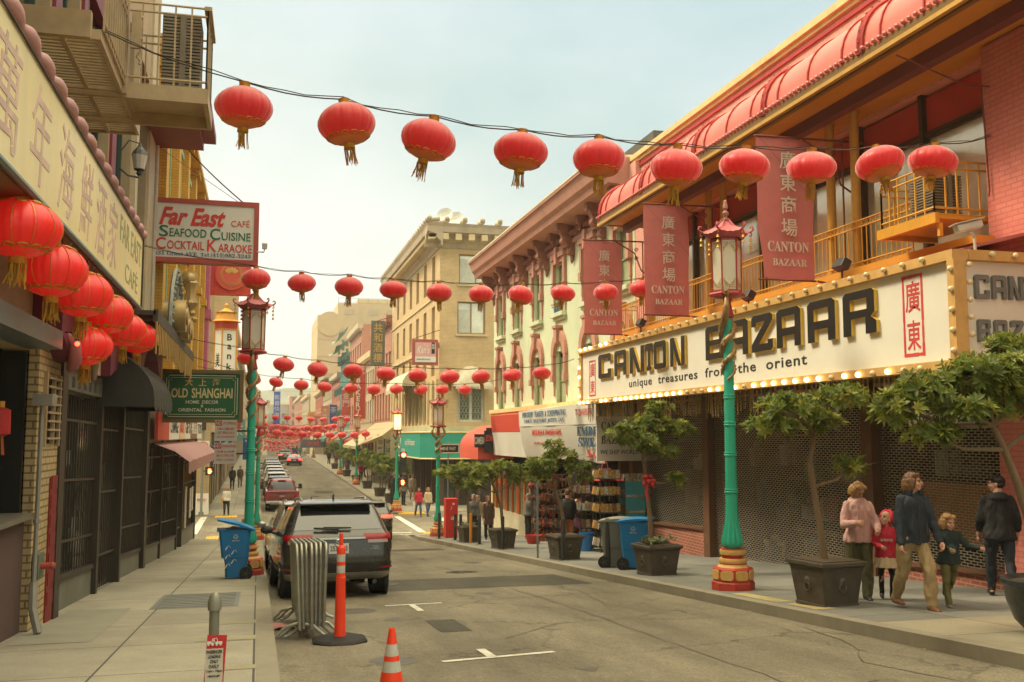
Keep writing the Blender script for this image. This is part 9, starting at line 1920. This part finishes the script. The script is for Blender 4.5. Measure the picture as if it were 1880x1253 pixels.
person(8.85,55.9,-170,1.64,'woman in bright red jacket and pale jeans crossing the side street',c_red,c_blue,s_grey,(hb,'long'),dict(ll=(18,10),rl=(-14,14)),.02,extra=bag(c_white,1,.42))
person(9.45,56.2,-165,1.63,'woman in cream coat and pale jeans crossing beside the red jacket',c_cream,c_blue,s_black,(hbl,'long'),dict(ll=(-12,14),rl=(18,10)),.02,extra=bag(c_black,-1,.5),hem=.46)
def loft_dress(t,up,H):
    m=MB(); loft(m,[(V(0,0,z*H),rx*H,ry*H) for z,rx,ry in ((.04,.12,.10),(.2,.115,.09),(.4,.11,.08),(.54,.10,.072))],20); m.build('long_skirt',c_black,t,smooth=60)
person(8.35,62.9,10,1.68,'woman in long black dress with dark hair by the lit lamp post',c_black,c_black,s_black,(hbk,'vlong'),dict(),.02,hem=.48,skirt=None,sleeve=0,extra=lambda t,h,T,up,A,J,H,k:loft_dress(t,up,H))
person(8.9,62.2,-60,1.7,'person with an orange bag next to the woman in black',c_grey,c_black,s_black,(hb,'short'),dict(),.02,extra=bag(cloth('orange_bag',(.55,.22,.03)),-1,.55))
person(-1.72,58.9,8,1.66,'blond woman in white top and black trousers carrying a yellow bag on the crossing',c_white,c_black,s_black,(hbl,'mid'),dict(ll=(14,8),rl=(-12,14),hp=-10),.02,extra=bag(cloth('yellow_bag',(.55,.33,.06)),-1,.52))
q1=person(-1.95,80,180,1.75,'person in dark blue jacket walking on the far left pavement',c_navy,c_black,s_black,(hbk,'short'),dict(ll=(12,6),rl=(-12,12)),.024)
q2=person(-1.4,82,180,1.72,'person in brown jacket walking beside the dark blue one',c_brown,cloth('taupe',(.16,.13,.09)),s_black,(hb,'short'),dict(ll=(-12,12),rl=(12,6)),.024)
# a crowd strung out along the far right pavement
CR='walkers along the far right pavement'; crr=random.Random(15)
tops=[c_grey,c_black,c_white,c_blue,c_navy,c_rust,c_brown,c_beige,c_red,cloth('teal',(.06,.18,.17))]; bots=[c_black,c_blue,c_grey,c_brown,c_beige]
tn={c_grey:'grey',c_black:'black',c_white:'white',c_blue:'denim',c_navy:'navy',c_rust:'rust',c_brown:'brown',c_beige:'beige',c_red:'red',tops[-1]:'teal'}
w1=person(8.9,66.3,175,1.75,'x',c_grey,c_black,s_black,(hb,'short'),dict(ll=(14,8),rl=(-12,14)),.026,group=CR); w2=person(9.4,68,0,1.66,'x',c_grey,c_black,s_black,(hbk,'long'),dict(ll=(-10,14),rl=(14,8)),.026,group=CR)
spots=[(8.9,66.3),(9.4,68)]+[(8.5+1.6*crr.random(),66+3.3*i+crr.random()) for i in range(20)]+[(3.9+i*.6+.2*crr.random(),158+crr.random()*4) for i in range(6)]
wl={}
for i,(px_,py_) in enumerate(spots):
    tp=tops[(i*3+1)%len(tops)]; bt=bots[(i*2)%len(bots)]; src=(w1,w2)[i%2]
    o=copy_tree(src,mats={c_grey:tp,c_black:bt}) if i>1 else src
    zg=zp(py_) if px_>7.8 else zr(py_)
    o.location=(px_,py_,zg+.003); o.rotation_euler=(0,0,R(crr.choice((0,180,175,10,150,-20))))
    bn={c_black:'dark',c_blue:'denim',c_grey:'grey',c_brown:'brown',c_beige:'beige'}[bt] if i>1 else 'dark'; tnm=tn[tp] if i>1 else 'grey'
    o['label']=(f'walker in {tnm} top and {bn} trousers, '+('short haired' if i%2==0 else 'long haired')+(f', number {i} up the far right pavement' if False else (', at the far road crest' if px_<7.8 else (', near the tan corner building' if py_<76 else ', under the cream canvas awning' if py_<98 else ', beyond the pink brick house' if py_<126 else ', near the far orange awning')))); o['group']=CR if px_>7.8 else 'people at the crest of the road'
# ================================================================ HAZE
m,n_,b_=_new('haze_air'); n_.nodes.remove(b_); pv=n_.nodes.new('ShaderNodeVolumePrincipled'); pv.inputs['Color'].default_value=(1,.95,.84,1); pv.inputs['Density'].default_value=.0007; pv.inputs['Anisotropy'].default_value=.2
n_.links.new(pv.outputs[0],n_.nodes['Material Output'].inputs['Volume'])
hz=MB().box((-1600,-700,-13.5),(1600,2000,34)); hz.build('haze',m,kind='stuff',base=False,label='faint warm haze down the street')
